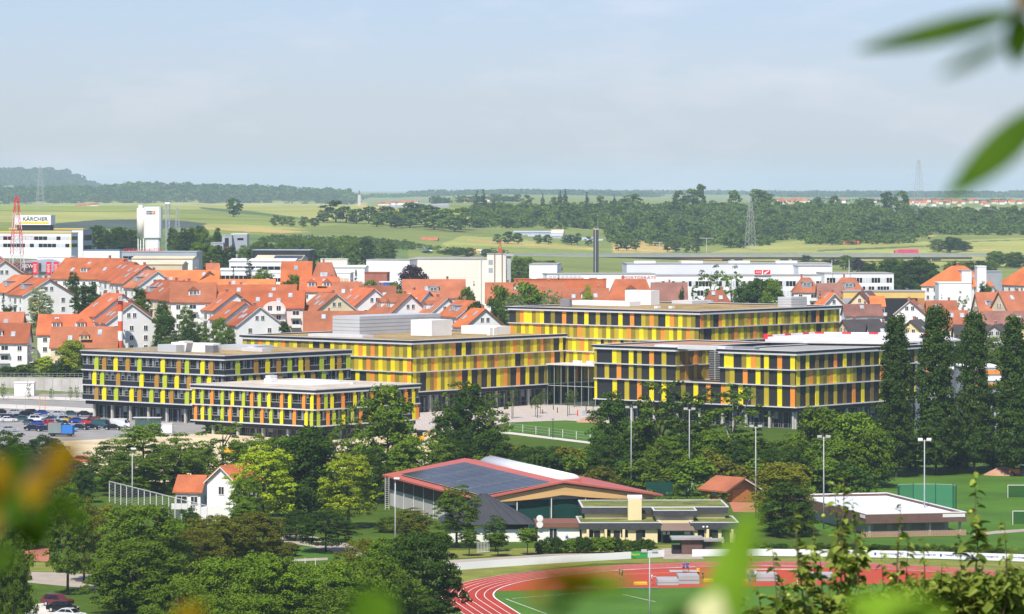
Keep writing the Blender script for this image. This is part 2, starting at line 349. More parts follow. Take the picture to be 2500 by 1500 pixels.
# ------------------------------------------------------------------ running track: one bend of the oval
TC = Vector((38.0, 541.0, 0)); TR = 40.7; TDIR = Vector((0.17, -0.985, 0)); TP = Vector((0.985, 0.17, 0))
def trk(r, n=72, straight=70):
    pts = [TC + TP * r + TDIR * straight]
    for k in range(n + 1):
        a = math.pi * k / n; pts.append(TC + TP * (r * math.cos(a)) - TDIR * (r * math.sin(a)))
    pts.append(TC - TP * r + TDIR * straight); return pts
def ring(name, r0, r1, z, m, label=None, parent=None):
    A, B = trk(r0), trk(r1); b = MB()
    for k in range(len(A) - 1):
        b.face([p + Vector((0, 0, z)) for p in (A[k], B[k], B[k + 1], A[k + 1])][::-1])
    o = b.build(name, m, parent)
    if not parent: tag(o, label, kind='structure')
    return o
LW = 1.22
track = ring('running_track', TR, TR + 6 * LW, 0.04, TRACK, 'red rubber running track curving in a wide bend with white lane lines')
for k in range(1, 7): ring('lane_line', TR + k * LW - 0.05, TR + k * LW + 0.05, 0.046, WHITE, parent=track)
ring('kerb_line', TR - 0.16, TR + 0.05, 0.07, WHITE, parent=track)
b = MB(); b.face([p + Vector((0, 0, 0.02)) for p in trk(TR - 0.2)]); tag(b.build('infield', TURF), 'green turf infield inside the running track bend', kind='structure')
a0, a1 = R(27), R(173)
pts = [TC + Vector((math.cos(a0 + (a1 - a0) * k / 40), math.sin(a0 + (a1 - a0) * k / 40), 0)) * (TR - 0.2) for k in range(41)]
b = MB(); b.face([p + Vector((0, 0, 0.032)) for p in pts]); dz = b.build('infield_apron', TRACKD); tag(dz, 'orange red rubber apron for jumping events inside the bend', kind='structure')
for (p0, p1) in (((1250, 1462), (1420, 1448)), ((1235, 1463), (1335, 1500)), ((1520, 1452), (1600, 1470))):
    q0, q1 = flat(*p0), flat(*p1); n_ = (q1 - q0).normalized().cross(Vector((0, 0, 1))) * 0.06; b = MB()
    b.face([q + Vector((0, 0, 0.03)) for q in (q0 - n_, q1 - n_, q1 + n_, q0 + n_)]); b.build('field_line', WHITE, dz)
for (p0, p1, w_) in (((1500, 1393.5), (1697, 1384.5), 0.12), ((1800, 1381), (1985, 1384), 0.12), ((1500, 1404), (1640, 1399), 0.05)):
    q0, q1 = flat(*p0), flat(*p1); n_ = (q1 - q0).normalized().cross(Vector((0, 0, 1))) * w_; b = MB()
    b.face([q + Vector((0, 0, 0.052)) for q in (q0 - n_, q1 - n_, q1 + n_, q0 + n_)]); b.build('field_line', WHITE, track)
# ------------------------------------------------------------------ the hospital: flat-roofed wings clad in coloured panels
BX, BY = 0.6419, 0.7668; AB = math.atan2(BY, BX)      # local x runs along the faces turned one way, local y along those turned the other
PY = mat('panel_lemon', (0.82, 0.67, 0.008), 0.5, 0.05, 0.2); PG = mat('panel_gold', (0.50, 0.385, 0.02), 0.5, 0.06, 0.2)
PD = mat('panel_olive', (0.26, 0.205, 0.02), 0.5, 0.06, 0.2); PO = mat('panel_orange', (0.82, 0.28, 0.035), 0.5, 0.05, 0.2)
PB = mat('panel_bronze', (0.19, 0.125, 0.03), 0.5, 0.06, 0.2); PL = mat('panel_lime', (0.46, 0.54, 0.03), 0.5, 0.05, 0.2); PC = mat('panel_ochre', (0.42, 0.225, 0.035), 0.5, 0.05, 0.2)
PAN = dict(Y=PY, G=PG, D=PD, O=PO, B=PB, L=PL, C=PC)
LEDGE = mat('pale_aluminium', (0.62, 0.62, 0.63), 0.45, 0.05, 0.3)
DARKC = mat('charcoal_cladding', (0.016, 0.020, 0.030), 0.45, 0.2, 0.3)
SHELL = mat('dark_wall', (0.022, 0.023, 0.025), 0.7, 0.1, 0.3)
GLASSW = mat('window_glass', (0.012, 0.016, 0.020), 0.1, 0.5, 0.25, spec=0.16)
GLASSL = mat('curtained_glass', (0.26, 0.28, 0.30), 0.3, 0.3, 1.5, spec=0.5)
FRAME = mat('window_frame_grey', (0.36, 0.36, 0.34), 0.5, 0.05)
SEDUM = mat('sedum_roof', (0.33, 0.235, 0.10), 0.95, 0.4, 0.11, var2=0.3, scale2=1.1, bump=0.6)
SEDRED = mat('brown_gravel_roof', (0.38, 0.22, 0.13), 0.95, 0.25, 0.12, var2=0.2, scale2=1.5)
GREYR = mat('grey_roof_felt', (0.33, 0.32, 0.30), 0.9, 0.15, 0.15, var2=0.1, scale2=1.2)
SILVER = mat('silver_cladding', (0.50, 0.52, 0.54), 0.4, 0.08, 0.2); WHITEC = mat('white_render', (0.80, 0.79, 0.76), 0.8, 0.06, 0.25)
CONC = mat('concrete', (0.48, 0.46, 0.42), 0.85, 0.15, 0.3)
GREYW = mat('grey_screen', (0.24, 0.25, 0.26), 0.6, 0.1, 0.3)
WM = {}
def winmesh(w, h, kind):
    k = (round(w, 2), round(h, 2), kind)
    if k not in WM:
        g = MB(); g.box((0, 0.0, 0), (w, 0.04, h), 0); b = MB(); t = 0.07
        for x0, x1, z0, z1 in ((0, t, 0, h), (w - t, w, 0, h), (t, w - t, 0, t), (t, w - t, h - t, h)): b.box((x0, -0.06, z0), (x1, -0.001, z1))
        if w > 1.6: b.box((w * 0.55, -0.05, t), (w * 0.55 + 0.06, -0.001, h - t)); b.box((w * 0.78, -0.05, t), (w * 0.78 + 0.05, -0.001, h - t))
        b.box((t, -0.045, h * 0.26), (w - t, -0.002, h * 0.26 + 0.05))
        if kind == 1: g.box((w * 0.60, -0.03, t), (w * 0.76, -0.002, h * 0.86), 1)
        if kind == 2: g.box((t + 0.05, -0.03, h * 0.55), (w * 0.5, -0.002, h - t), 1)
        WM[k] = (g.mesh('window', [GLASSW, GLASSL]), b.mesh('frame', FRAME))
    return WM[k]
rw = random.Random(3)
def fp(name, m, root, ax, s, w, z, h, o0, o1, ox=0, oy=0):
    if ax == 'x': return bx(name, m, root, (ox + s, oy - o1, z), (w, o1 - o0, h))
    return bx(name, m, root, (ox - o1, oy + s, z), (o1 - o0, w, h))
def fwin(root, ax, s, w, z, h, ox=0, oy=0, out=-0.16):
    me = winmesh(w, h, rw.choice((0, 1, 1, 2)))
    o = link('window', me[0], root, (ox + s, oy - out, z)) if ax == 'x' else link('window', me[0], root, (ox - out, oy + s + w, z), R(-90))
    link('frame', me[1], o); return o
def storey(root, ax, length, z, h, pat, mod=1.4, ox=0, oy=0, rev=False):
    s = 0.15; i = 0
    while s < length - 0.5:
        c = pat[i % len(pat)]; i += 1
        w = mod * (1.75 if c == 'W' else 0.8 if c == 'w' else 1.0); w = min(w, length - s - 0.02)
        if w < 0.3: break
        if c in 'Ww': fwin(root, ax, s + 0.04, round(w - 0.08, 2), z + 0.05, h - 0.1, ox, oy)
        else:
            o1 = 0.10 + 0.05 * (i % 3)
            fp('panel', PAN[c], root, ax, s + 0.012, w - 0.024, z + 0.03, h - 0.06, 0.02, o1, ox, oy)
        s += w
def ledge(root, ax, length, z, h=0.3, out=0.6, ox=0, oy=0, m=None, corner=True, name='ledge'):
    s0 = -out if (ax == 'x' and corner) else 0
    fp(name, m or LEDGE, root, ax, s0, length - s0, z, h, 0.0, out, ox, oy)
def wing(name, px, d, label, group='wings of the hospital'):
    return empty(name, (ux(px) * d, d, 0), AB, label, 'hospital', group)
def tpx(px0, d0, ax, px):
    X0 = ux(px0) * d0; dx, dy = (BX, BY) if ax == 'x' else (-BY, BX)
    return (ux(px) * d0 - X0) / (dx - ux(px) * dy)
def roofed(root, lx, ly, z0, z1, ox=0, oy=0, top=None, rim=DARKC, edge=LEDGE, rimh=0.5, out=0.6):
    """wall shell, roof slab and its upstanding rim"""
    bx('wall', SHELL, root, (ox + 0.03, oy + 0.03, z0), (lx - 0.06, ly - 0.06, z1 - z0))
    bx('roof', top or SEDUM, root, (ox + 0.3, oy + 0.3, z1 + 0.004), (lx - 0.6, ly - 0.6, 0.25))
    for nm, lo, sz in (('roof_rim', (ox - out, oy - out, z1 + 0.002), (lx + 2 * out, out + 0.3, rimh)), ('roof_rim', (ox - out, oy + 0.3, z1 + 0.002), (out + 0.3, ly - 0.6, rimh)),
                       ('roof_rim', (ox - out, oy + ly - 0.3, z1 + 0.002), (lx + 2 * out, out + 0.3, rimh)), ('roof_rim', (ox + lx - 0.3, oy + 0.3, z1 + 0.002), (out + 0.3, ly - 0.6, rimh))):
        bx(nm, rim, root, lo, sz)
        bx('roof_edge', edge, root, (lo[0] - 0.04, lo[1] - 0.04, lo[2] + rimh + 0.002), (sz[0] + 0.08, sz[1] + 0.08, 0.1))
def undercroft(root, lx, ly, zb, inset=2.2, ox=0, oy=0, cols=9.0, zg=0.0, colx=True, coly=True):
    """set-back glazed ground floor behind columns, under a dark soffit band"""
    bx('soffit_band', DARKC, root, (ox + 0.5, oy + 0.5, zb - 0.95), (lx - 1, ly - 1, 0.95 - 0.005))
    bx('wall', SHELL, root, (ox + inset, oy + inset, zg - 0.2), (lx - 2 * inset, ly - 2 * inset, zb - 0.95 - zg + 0.2))
    for ax, ln, on in (('x', lx, colx), ('y', ly, coly)):
        if not on: continue
        s = inset + 0.3
        while s < ln - inset - 3:
            fwin(root, ax, s, 2.7, zg + 0.05, zb - 1.15 - zg, ox + (inset if ax == 'y' else 0), oy + (inset if ax == 'x' else 0), out=0.08); s += 2.9
        s = 1.2
        while s < ln - 1:
            fp('column', CONC, root, ax, s, 0.55, zg - 0.2, zb - 0.95 - zg + 0.2, -1.35, -0.8, ox, oy); s += cols
    
# --- wing with dark bands and slim coloured panels (three floors), and its low neighbour (two floors)
def dark_wing(name, px, d, pxl, pxr, zb, n, hs, band, label, rows_l, rows_r, top, pw, edgecol):
    root = wing(name, px, d, label); ly = tpx(px, d, 'y', pxl); lx = tpx(px, d, 'x', pxr); zt = zb + n * hs
    roofed(root, lx, ly, zb, zt + band - 0.1, top=top, rimh=0.12, rim=LEDGE, out=0.5)
    for ax, ln, rows in (('y', ly, rows_l), ('x', lx, rows_r)):
        fp('fascia', DARKC, root, ax, -0.5 if ax == 'x' else 0, ln + (0.5 if ax == 'x' else 0), zt + 0.3, band - 0.42, 0.01, 0.5)
        for k in range(n + 1): ledge(root, ax, ln, zb + k * hs, 0.26 if k < n else 0.3, 0.62)
        for k in range(n):
            z = zb + (n - 1 - k) * hs + 0.27; h = hs - 0.28
            fp('parapet_band', DARKC, root, ax, 0.02, ln - 0.04, z, h * 0.34, 0.005, 0.12)
            fp('rail', FRAME, root, ax, 0.02, ln - 0.04, z + h * 0.34 + 0.003, 0.06, 0.0, 0.13)
            ps = sorted((tpx(px, d, ax, p), c) for p, c in rows[k]); ps = [(s, c) for s, c in ps if 0.3 < s < ln - 0.3]
            w = pw[ax]; edges = [0.15 - w / 2] + [s for s, _ in ps] + [ln + w / 2 - 0.15]
            for s, c in ps: 
                fp('panel', PAN[c], root, ax, s - w / 2, w, z + 0.02, h * 0.78, 0.30, 0.42)
                fp('panel', PAN[c], root, ax, s - w / 2 * 0.82, w * 0.82, z + 0.022 + h * 0.78, h * 0.205, 0.14, 0.26)
            for e0, e1 in zip(edges, edges[1:]):
                g0, g1 = e0 + w / 2, e1 - w / 2
                if g1 - g0 < 0.25: continue
                m = max(1, round((g1 - g0) / 2.6)); ww = (g1 - g0) / m
                for q in range(m): fwin(root, ax, g0 + q * ww + 0.02, round(ww - 0.04, 2), z + h * 0.34 + 0.08, h * 0.66 - 0.1, out=0.03)
    return root, lx, ly
def rr(s):
    out = []
    for t in s.split(): out.append((float(t[:-1]), t[-1]))
    return out
WA, LXA, LYA = dark_wing('hospital_wing', 548, 930, 202, 856, 4.5, 3, 3.75, 1.15, 'dark banded hospital wing with three panelled floors and silver plant units on its roof',
    [rr('238L 257C 285Y 314C 343L 400Y 439C 459L 497Y 518C'), rr('233Y 252L 291C 348Y 385C 405L 434Y 464C 488L 513Y'), rr('238C 257Y 286L 324Y 343C 372L 400Y 421C 459L 485Y 510C')],
    [rr('578L 623C 651Y 678C 705L 732Y 748C 783L 809Y 826C 848L'), rr('582Y 610L 628C 655Y 682C 718L 736Y 762C 788L 830Y'), rr('575L 600Y 640C 670L 700Y 740C 780Y 820L')], SEDUM, dict(x=1.5, y=1.45), None)
undercroft(WA, LXA, LYA, 4.5, cols=6.4, coly=True, zg=0.0)
WB, LXB, LYB = dark_wing('hospital_wing', 770, 875, 469, 1022, 3.05, 2, 3.75, 0.95, 'low dark banded hospital wing of two floors with slim orange and yellow panels',
    [rr('475Y 496L 520O 545L 570Y 597L 617O 636L 659Y 690O 710Y 744O 764Y'), rr('480O 497Y 515L 545L 564O 592Y 617L 642O 664L 690Y 721O 750Y 763L')],
    [rr('775O 793L 808Y 835O 864Y 882L 905O 930Y 955L 989O 1007Y'), rr('775L 798O 813L 836Y 858L 878O 900Y 930L 960O 1008Y 1016O')], mat('pale_gravel_roof', (0.50, 0.44, 0.36), 0.95, 0.2, 0.2, var2=0.12, scale2=1.5), dict(x=1.05, y=1.0), None)
undercroft(WB, LXB, LYB, 3.05, cols=8.0)

# --- wings fully clad in yellow, olive and orange panels
def clad_wing(root, lx, ly, lines, roofz, rowsx, rowsy, ox=0, oy=0, top=None, facex=True, facey=True, outl=0.6):
    roofed(root, lx, ly, lines[0], roofz - 0.5, ox, oy, top)
    for ax, ln, rows, on in (('y', ly, rowsy, facey), ('x', lx, rowsx, facex)):
        if not on: continue
        for k, z in enumerate(lines): ledge(root, ax, ln, z, 0.24 if k < len(lines) - 1 else 0.4, outl, ox, oy)
        for k in range(len(lines) - 1):
            storey(root, ax, ln, lines[k] + 0.24, lines[k + 1] - lines[k] - 0.24, rows[(len(lines) - 2 - k) % len(rows)], ox=ox, oy=oy)
WC = wing('hospital_wing', 1006, 980, 'yellow and olive panelled hospital wing with a large silver plant box on its roof')
LXC, LYC = tpx(1006, 980, 'x', 1384), tpx(1006, 980, 'y', 592)
clad_wing(WC, LXC, LYC, [5.35, 10.4, 14.0, 17.6], 18.6,
    ['DGYDGBGYGDGOWYWDGYDGYDGBDGYOGYDBGYDOBDGWYWO', 'YDGYDOYGDGDYGYDYGBOGYDBOGGDGYWDYOGDGYDDOWGWG', 'YDWGDOYDYGDGOWYWDWGWYGODWOWYWGWD'],
    ['YDGDGODYDODYOYGDYGDYWGWYDDBYGDOGYDYGODYDGYODYGYO', 'OYDGYDGYGDODYGDYODGYDGYOGDYDGY', 'YOGDOYGYDOGWYWGDYWDGYOG'])
undercroft(WC, LXC, LYC, 5.35, cols=6.6, coly=False)
WD = wing('hospital_wing', 1708, 999, 'tallest yellow panelled hospital wing behind the others with white boxes on its roof')
LXD, LYD = tpx(1708, 999, 'x', 2049), tpx(1708, 999, 'y', 1243)
clad_wing(WD, LXD, LYD, [6.9, 10.4, 13.9, 17.45, 21.0, 24.6], 25.5,
    ['ODYDWOYDGBYDDGODYDGOGYDwYGDBGYYDGwDWOWYDGYDBGOYDOGY', 'DwWGYDGYDBOGYDGBOGDWYGDYwODYGDYDGDYGWGDGYODYDYGDOGBG', 'DGYODGYDGYODGYWGDYOGD', 'GDYGODYGDYGDOGY'],
    ['wDGDYDOYWgODGWOWYWDWGWYWGWOWDWYGDYYODw'.replace('g', 'D'), 'DGODYDYGODYDGYGDOGYGDYDGYGDGODGDGDYDYDOGYGYDGOGDY', 'YGDOYGWDGYODGYDYGwYODGwYGDYOG', 'YOGDYGDYOGDYG'][:3] + ['YGDYOGDYDGY', 'GDYGDOGY'])
bx('wall', SHELL, WD, (0.3, 0.3, -0.3), (LXD - 0.6, LYD - 0.6, 7.1))
WE = wing('hospital_wing', 1943, 915, 'yellow panelled hospital wing with a notched terrace and the white helipad deck behind')
LXE = tpx(1943, 915, 'x', 2262); E2 = tpx(1943, 915, 'y', 1757); E1 = tpx(1943, 915, 'y', 1648); EY = tpx(1943, 915, 'y', 1452)
LE = [5.1, 10.2, 14.0, 17.6]
clad_wing(WE, LXE, E2, LE, 18.6, ['GWYWBWDWOWYWBWGWDWYW', 'YWGODYDBGOYGDBYGDWBWGWOWYWDW', 'DWGWYWDWGWBWOWYWBWGWYW'], ['YWOWYwGOYDWY', 'DWYWDwYWOWG'[:11], 'OWYWGWDWYWG'], top=GREYR)
clad_wing(WE, 40.0, EY - E1, LE, 18.6, ['DWDWCWY', 'DWGBBYWC', 'GDW'], ['WGWOWGwYWGYW', 'WDWYWDwGWOWG', 'WYWYWOWGWYW'], oy=E1, top=SEDRED)
# terrace floor between the two, one storey high
bx('wall', SHELL, WE, (0.03, E2 + 0.01, 5.1), (30, E1 - E2 - 0.02, 4.9)); bx('terrace', SEDUM, WE, (0.02, E2 + 0.02, 10.004), (30, E1 - E2 - 0.04, 0.2))
for z in (5.1, 10.2): ledge(WE, 'y', E1 - E2, z, 0.24, 0.6, 0, E2)
storey(WE, 'y', E1 - E2, 5.34, 4.86, 'WOWYWDWG', oy=E2)
bx('wall', SHELL, WE, (13.5, E2, 10.2), (18, E1 - E2, 7.8))
for k in range(16): bx('louvre', GREYW, WE, (13.2, E2 + 0.2, 10.5 + k * 0.44), (0.25, E1 - E2 - 0.4, 0.2))
for k in range(3): bx('mullion', CONC, WE, (13.05, E2 + 2 + k * 4.6, 10.3), (0.12, 0.16, 7.3))
bx('plant_screen', LEDGE, WE, (0.2, E2 - 1.5, 18.25), (3.2, E1 - E2 + 8, 0.9)); bx('plant_screen', GREYW, WE, (3.6, E2 - 8, 18.25), (1.8, E1 - E2 + 6, 0.9))
for zz in (7.7,): pass
undercroft(WE, LXE, EY, 5.1, cols=7.0)
# facing inner side of the notch
bx('wall', PB, WE, (0.2, E1 - 0.12, 10.4), (12, 0.1, 7.1))
for k, c in enumerate('DWCWOWD'):
    if c != 'W': bx('panel', PAN[c], WE, (0.3 + k * 1.75, E1 - 0.3, 14.3), (1.2, 0.16, 3.2)); bx('panel', PAN['GDCDGYD'[k]], WE, (0.3 + k * 1.75, E1 - 0.3, 10.5), (1.2, 0.16, 3.4))

# --- plant boxes and skylights on the roofs (each sits on its roof and moves with the house)
def onroof(root, name, m, rpx, rd, px, d, pxl, pxr, z0, z1, seams=0):
    p = Vector((ux(px) * d, d, 0)) - root.location; c, s = math.cos(AB), math.sin(AB)
    lx_, ly_ = p.x * c + p.y * s, -p.x * s + p.y * c
    sx, sy = tpx(px, d, 'x', pxr), tpx(px, d, 'y', pxl)
    o = bx(name, m, root, (lx_, ly_, z0), (sx, sy, z1 - z0))
    for k in range(seams):
        z = z0 + (z1 - z0) * (k + 1) / (seams + 1)
        bx('seam', GREYW, root, (lx_ - 0.03, ly_ - 0.03, z), (sx, sy, 0.07))
    return o
onroof(WC, 'plant_box', SILVER, 0, 0, 878, 1025, 812, 1075, 18.4, 23.3, 4)
onroof(WC, 'stair_head', WHITEC, 0, 0, 1054, 1016, 1003, 1103, 18.4, 22.6)
onroof(WC, 'stair_head', WHITEC, 0, 0, 1213, 1026, 1126, 1246, 18.4, 20.6)
onroof(WC, 'duct', LEDGE, 0, 0, 885, 1003, 752, 912, 18.4, 19.1)
onroof(WC, 'vent_drum', WHITEC, 0, 0, 1196, 1021, 1189, 1203, 18.4, 20.4); onroof(WC, 'vent_drum', WHITEC, 0, 0, 1206, 1021, 1203, 1214, 18.4, 20.4)
onroof(WD, 'stair_head', WHITEC, 0, 0, 1589, 1060, 1526, 1610, 25.3, 29.3); onroof(WD, 'stair_head', WHITEC, 0, 0, 1537, 1048, 1397, 1564, 25.3, 26.6)
onroof(WD, 'plant_box', SILVER, 0, 0, 1932, 1042, 1899, 1970, 25.3, 28.0, 3); onroof(WD, 'duct', LEDGE, 0, 0, 1690, 1070, 1640, 1742, 25.3, 26.2)
onroof(WD, 'fence_screen', GREYW, 0, 0, 1390, 1046, 1368, 1396, 25.3, 27.4)
for q in range(2): onroof(WD, 'skylight', WHITEC, 0, 0, 1605 + q * 35, 1030, 1597 + q * 35, 1613 + q * 35, 25.3, 25.9)
onroof(WA, 'plant_unit', SILVER, 0, 0, 430, 948, 385, 540, 16.8, 18.8); onroof(WA, 'plant_unit', WHITEC, 0, 0, 520, 944, 418, 536, 16.9, 19.3)
for k in range(5): onroof(WA, 'louvre', GREYW, 0, 0, 521, 943.6, 500, 535, 17.3 + k * 0.36, 17.42 + k * 0.36)
onroof(WA, 'duct', SILVER, 0, 0, 620, 955, 536, 668, 16.8, 18.3); onroof(WA, 'duct', LEDGE, 0, 0, 640, 950, 590, 662, 16.8, 17.9)
onroof(WA, 'duct', GREYR, 0, 0, 385, 955, 325, 395, 16.8, 17.7); onroof(WA, 'vent_box', WHITEC, 0, 0, 450, 946, 436, 471, 19.3, 19.8)
onroof(WB, 'skylight_kerb', WHITEC, 0, 0, 763, 893, 645, 862, 11.4, 11.75); onroof(WB, 'skylight', mat('milk_glazing', (0.78, 0.78, 0.76), 0.3, 0.06, 0.4), 0, 0, 758, 899, 680, 838, 11.75, 12.1)
onroof(WB, 'hatch', WHITEC, 0, 0, 660, 905, 645, 678, 11.4, 12.6); onroof(WB, 'hatch', LEDGE, 0, 0, 660, 906, 648, 677, 12.62, 13.3); onroof(WB, 'vent_box', LEDGE, 0, 0, 862, 897, 854, 868, 11.4, 12.2)
# --- helipad deck raised over the roof
q = [flat(1868, 833, 19.3), flat(2160, 837, 19.3), flat(2345, 829, 19.3), flat(2300, 818, 19.3), flat(1990, 815, 19.3), flat(1872, 823, 19.3)]
hp = empty('helipad', (q[0].x, q[0].y, 18.1), 0, 'white helipad deck with red and white edging on the hospital roof', 'helipad')
O = hp.location; b = MB(); b.prism([p - O - Vector((0, 0, 0.4)) for p in q], [p - O for p in q]); b.build('deck', mat('deck_white', (0.62, 0.61, 0.60), 0.7, 0.08, 0.15), hp)
b = MB(); b.prism([(p - O) * 0.94 + Vector((1.5, 2, -2.2)) for p in q], [(p - O) * 0.94 + Vector((1.5, 2, -0.42)) for p in q]); b.build('support', GREYR, hp)
RED = mat('signal_red', (0.70, 0.02, 0.03), 0.5, 0.04)
for i0, i1, n in ((5, 4, 8), (4, 3, 14)):
    for k in range(n):
        p0, p1 = q[i0].lerp(q[i1], k / n) - O, q[i0].lerp(q[i1], (k + 0.96) / n) - O; v = p1 - p0
        bx('edge_marking', RED if k % 3 == 0 else WHITEC, hp, p0 + Vector((0, 0, 0.01)), (v.length, 0.3, 0.45), math.atan2(v.y, v.x))
for k in range(7):
    p0 = q[0].lerp(q[1], k / 7.0) - O; bx('post', LEDGE, hp, p0 + Vector((0, 0.05, 0)), (0.12, 0.12, 0.6))
r_ = flat(1869, 838, 18.3); sg = empty('marker_sign', r_, 0, 'square red marker board on a post by the helipad', 'sign'); bx('post', GREYW, sg, (-0.08, 0.1, 0), (0.16, 0.16, 1.2)); bx('board', RED, sg, (-0.55, 0, 1.0), (1.1, 0.12, 1.35))

# --- glass foyer closing the plaza
def glassmat():
    m = bpy.data.materials.new('foyer_glass'); m.use_nodes = True; n = m.node_tree.nodes; l = m.node_tree.links; n.clear()
    o = n.new('ShaderNodeOutputMaterial'); t = n.new('ShaderNodeBsdfTransparent'); t.inputs[0].default_value = (0.30, 0.50, 0.45, 1)
    g = n.new('ShaderNodeBsdfGlossy'); g.inputs['Roughness'].default_value = 0.03; g.inputs[0].default_value = (0.7, 0.85, 0.8, 1); x = n.new('ShaderNodeMixShader'); x.inputs[0].default_value = 0.18
    l.new(t.outputs[0], x.inputs[1]); l.new(g.outputs[0], x.inputs[2]); l.new(x.outputs[0], o.inputs[0]); MATS['foyer_glass'] = m; return m
FG = glassmat()
d0 = 1011.0; fy = empty('glass_foyer', (ux(1454) * d0, d0, 0), AB, 'tall green tinted glass foyer between the two panelled wings', 'foyer', 'wings of the hospital')
fl = tpx(1454, d0, 'y', 1337); npn = 7; w = fl / npn
for k in range(npn):
    for z, h in ((0.1, 5.0), (5.2, 5.3)): bx('pane', FG, fy, (0, k * w + 0.06, z), (0.05, w - 0.12, h))
    bx('mullion', FRAME, fy, (-0.15, k * w - 0.05, 0), (0.18, 0.1, 10.6))
bx('mullion', FRAME, fy, (-0.15, fl - 0.05, 0), (0.18, 0.1, 10.6)); bx('transom', LEDGE, fy, (-0.06, 0.06, 5.1), (0.12, fl - 0.12, 0.1))
bx('roof', LEDGE, fy, (-0.7, -0.5, 10.62), (14, fl + 0.6, 0.35)); bx('gallery', LEDGE, fy, (3.5, 0, 5.0), (5, fl, 0.35)); bx('gallery_rail', FRAME, fy, (3.4, 0, 5.4), (0.05, fl, 0.9))
bx('floor', GREYR, fy, (0.1, 0, 0.02), (12, fl, 0.05))
for k, c in enumerate('GDYGDGYDGD'): bx('panel', PAN[c], fy, (9.0, 0.6 + k * 1.6, 6.2), (0.12, 1.5, 4.0))
bx('back_wall', SHELL, fy, (9.2, 0, 0), (0.2, fl, 10.5))
for k in range(2): bx('roof_vent', WHITEC, fy, (1.0, 2.0 + k * 4.5, 10.98), (1.5, 2.0, 0.9))
# ------------------------------------------------------------------ the town: tiled houses climbing behind the hospital
def tilemat(name, c, v=0.2):
    m = mat(name, c, 0.85, v, 0.22, var2=0.14, scale2=2.6, bump=0.25)
    n = m.node_tree.nodes; l = m.node_tree.links; b = n['Principled BSDF']
    oi = n.new('ShaderNodeObjectInfo'); mr = n.new('ShaderNodeMapRange'); mr.inputs[3].default_value = 0.68; mr.inputs[4].default_value = 1.18; l.new(oi.outputs['Random'], mr.inputs[0])
    src = b.inputs['Base Color'].links[0].from_socket; x = n.new('ShaderNodeMix'); x.data_type = 'RGBA'; x.blend_type = 'MULTIPLY'; x.inputs[0].default_value = 1
    l.new(src, x.inputs[6]); l.new(mr.outputs[0], x.inputs[7]); l.new(x.outputs[2], b.inputs['Base Color']); return m
ROOF = dict(r=tilemat('orange_tiles', (0.45, 0.12, 0.045)), o=tilemat('bright_tiles', (0.60, 0.165, 0.05)), b=tilemat('brown_red_tiles', (0.34, 0.115, 0.055)), k=tilemat('dark_slates', (0.075, 0.065, 0.065)), n=tilemat('brown_tiles', (0.21, 0.10, 0.075)), g=tilemat('grey_sheet_roof', (0.40, 0.40, 0.41)))
WALL = dict(w=mat('white_plaster', (0.80, 0.79, 0.76), 0.85, 0.05, 0.3), c=mat('cream_plaster', (0.72, 0.61, 0.40), 0.85, 0.06, 0.3), p=mat('pink_plaster', (0.72, 0.58, 0.53), 0.85, 0.05, 0.3), y=mat('yellow_plaster', (0.74, 0.60, 0.28), 0.85, 0.06, 0.3), a=mat('apricot_plaster', (0.74, 0.47, 0.24), 0.85, 0.05, 0.3), g=mat('grey_plaster', (0.50, 0.49, 0.46), 0.85, 0.06, 0.3))
WNAME = dict(w='white', c='cream', p='pale pink', y='yellow', a='apricot', g='grey'); RNAME = dict(r='red orange', o='bright orange', b='brownish red', k='dark slate', n='brown', g='pale grey')
ROOF2 = [ROOF['r'], tilemat('russet_tiles', (0.37, 0.11, 0.045)), tilemat('salmon_tiles', (0.51, 0.15, 0.055)), tilemat('weathered_tiles', (0.37, 0.13, 0.06))]
HG = mat('house_glass', (0.03, 0.035, 0.04), 0.1, 0.3, 0.5, spec=0.5); HF = mat('white_frame', (0.72, 0.71, 0.68), 0.6, 0.03); TRIM = mat('dark_trim', (0.12, 0.07, 0.05), 0.7, 0.1)
ZINC = mat('zinc_cladding', (0.30, 0.33, 0.36), 0.5, 0.1, 0.3); AWN = mat('yellow_awning', (0.80, 0.50, 0.10), 0.8, 0.05); BRICKC = mat('chimney_brick', (0.36, 0.13, 0.09), 0.9, 0.15)
HWM = {}
def hwin(w, h):
    k = (round(w, 2), round(h, 2))
    if k not in HWM:
        b = MB(); b.box((-w / 2, -0.05, 0), (w / 2, 0.02, h), 0); t = 0.08
        for x0, x1, z0, z1 in ((-w / 2 - t, -w / 2 + 0.02, -t, h + t), (w / 2 - 0.02, w / 2 + t, -t, h + t), (-w / 2 + 0.02, w / 2 - 0.02, -t, 0.02), (-w / 2 + 0.02, w / 2 - 0.02, h - 0.02, h + t), (-0.04, 0.04, 0.02, h - 0.02)):
            b.box((x0, -0.1, z0), (x1, 0.03, z1), 1)
        HWM[k] = b.mesh('window', [HG, HF])
    return HWM[k]
rh = random.Random(11)
HN = {}
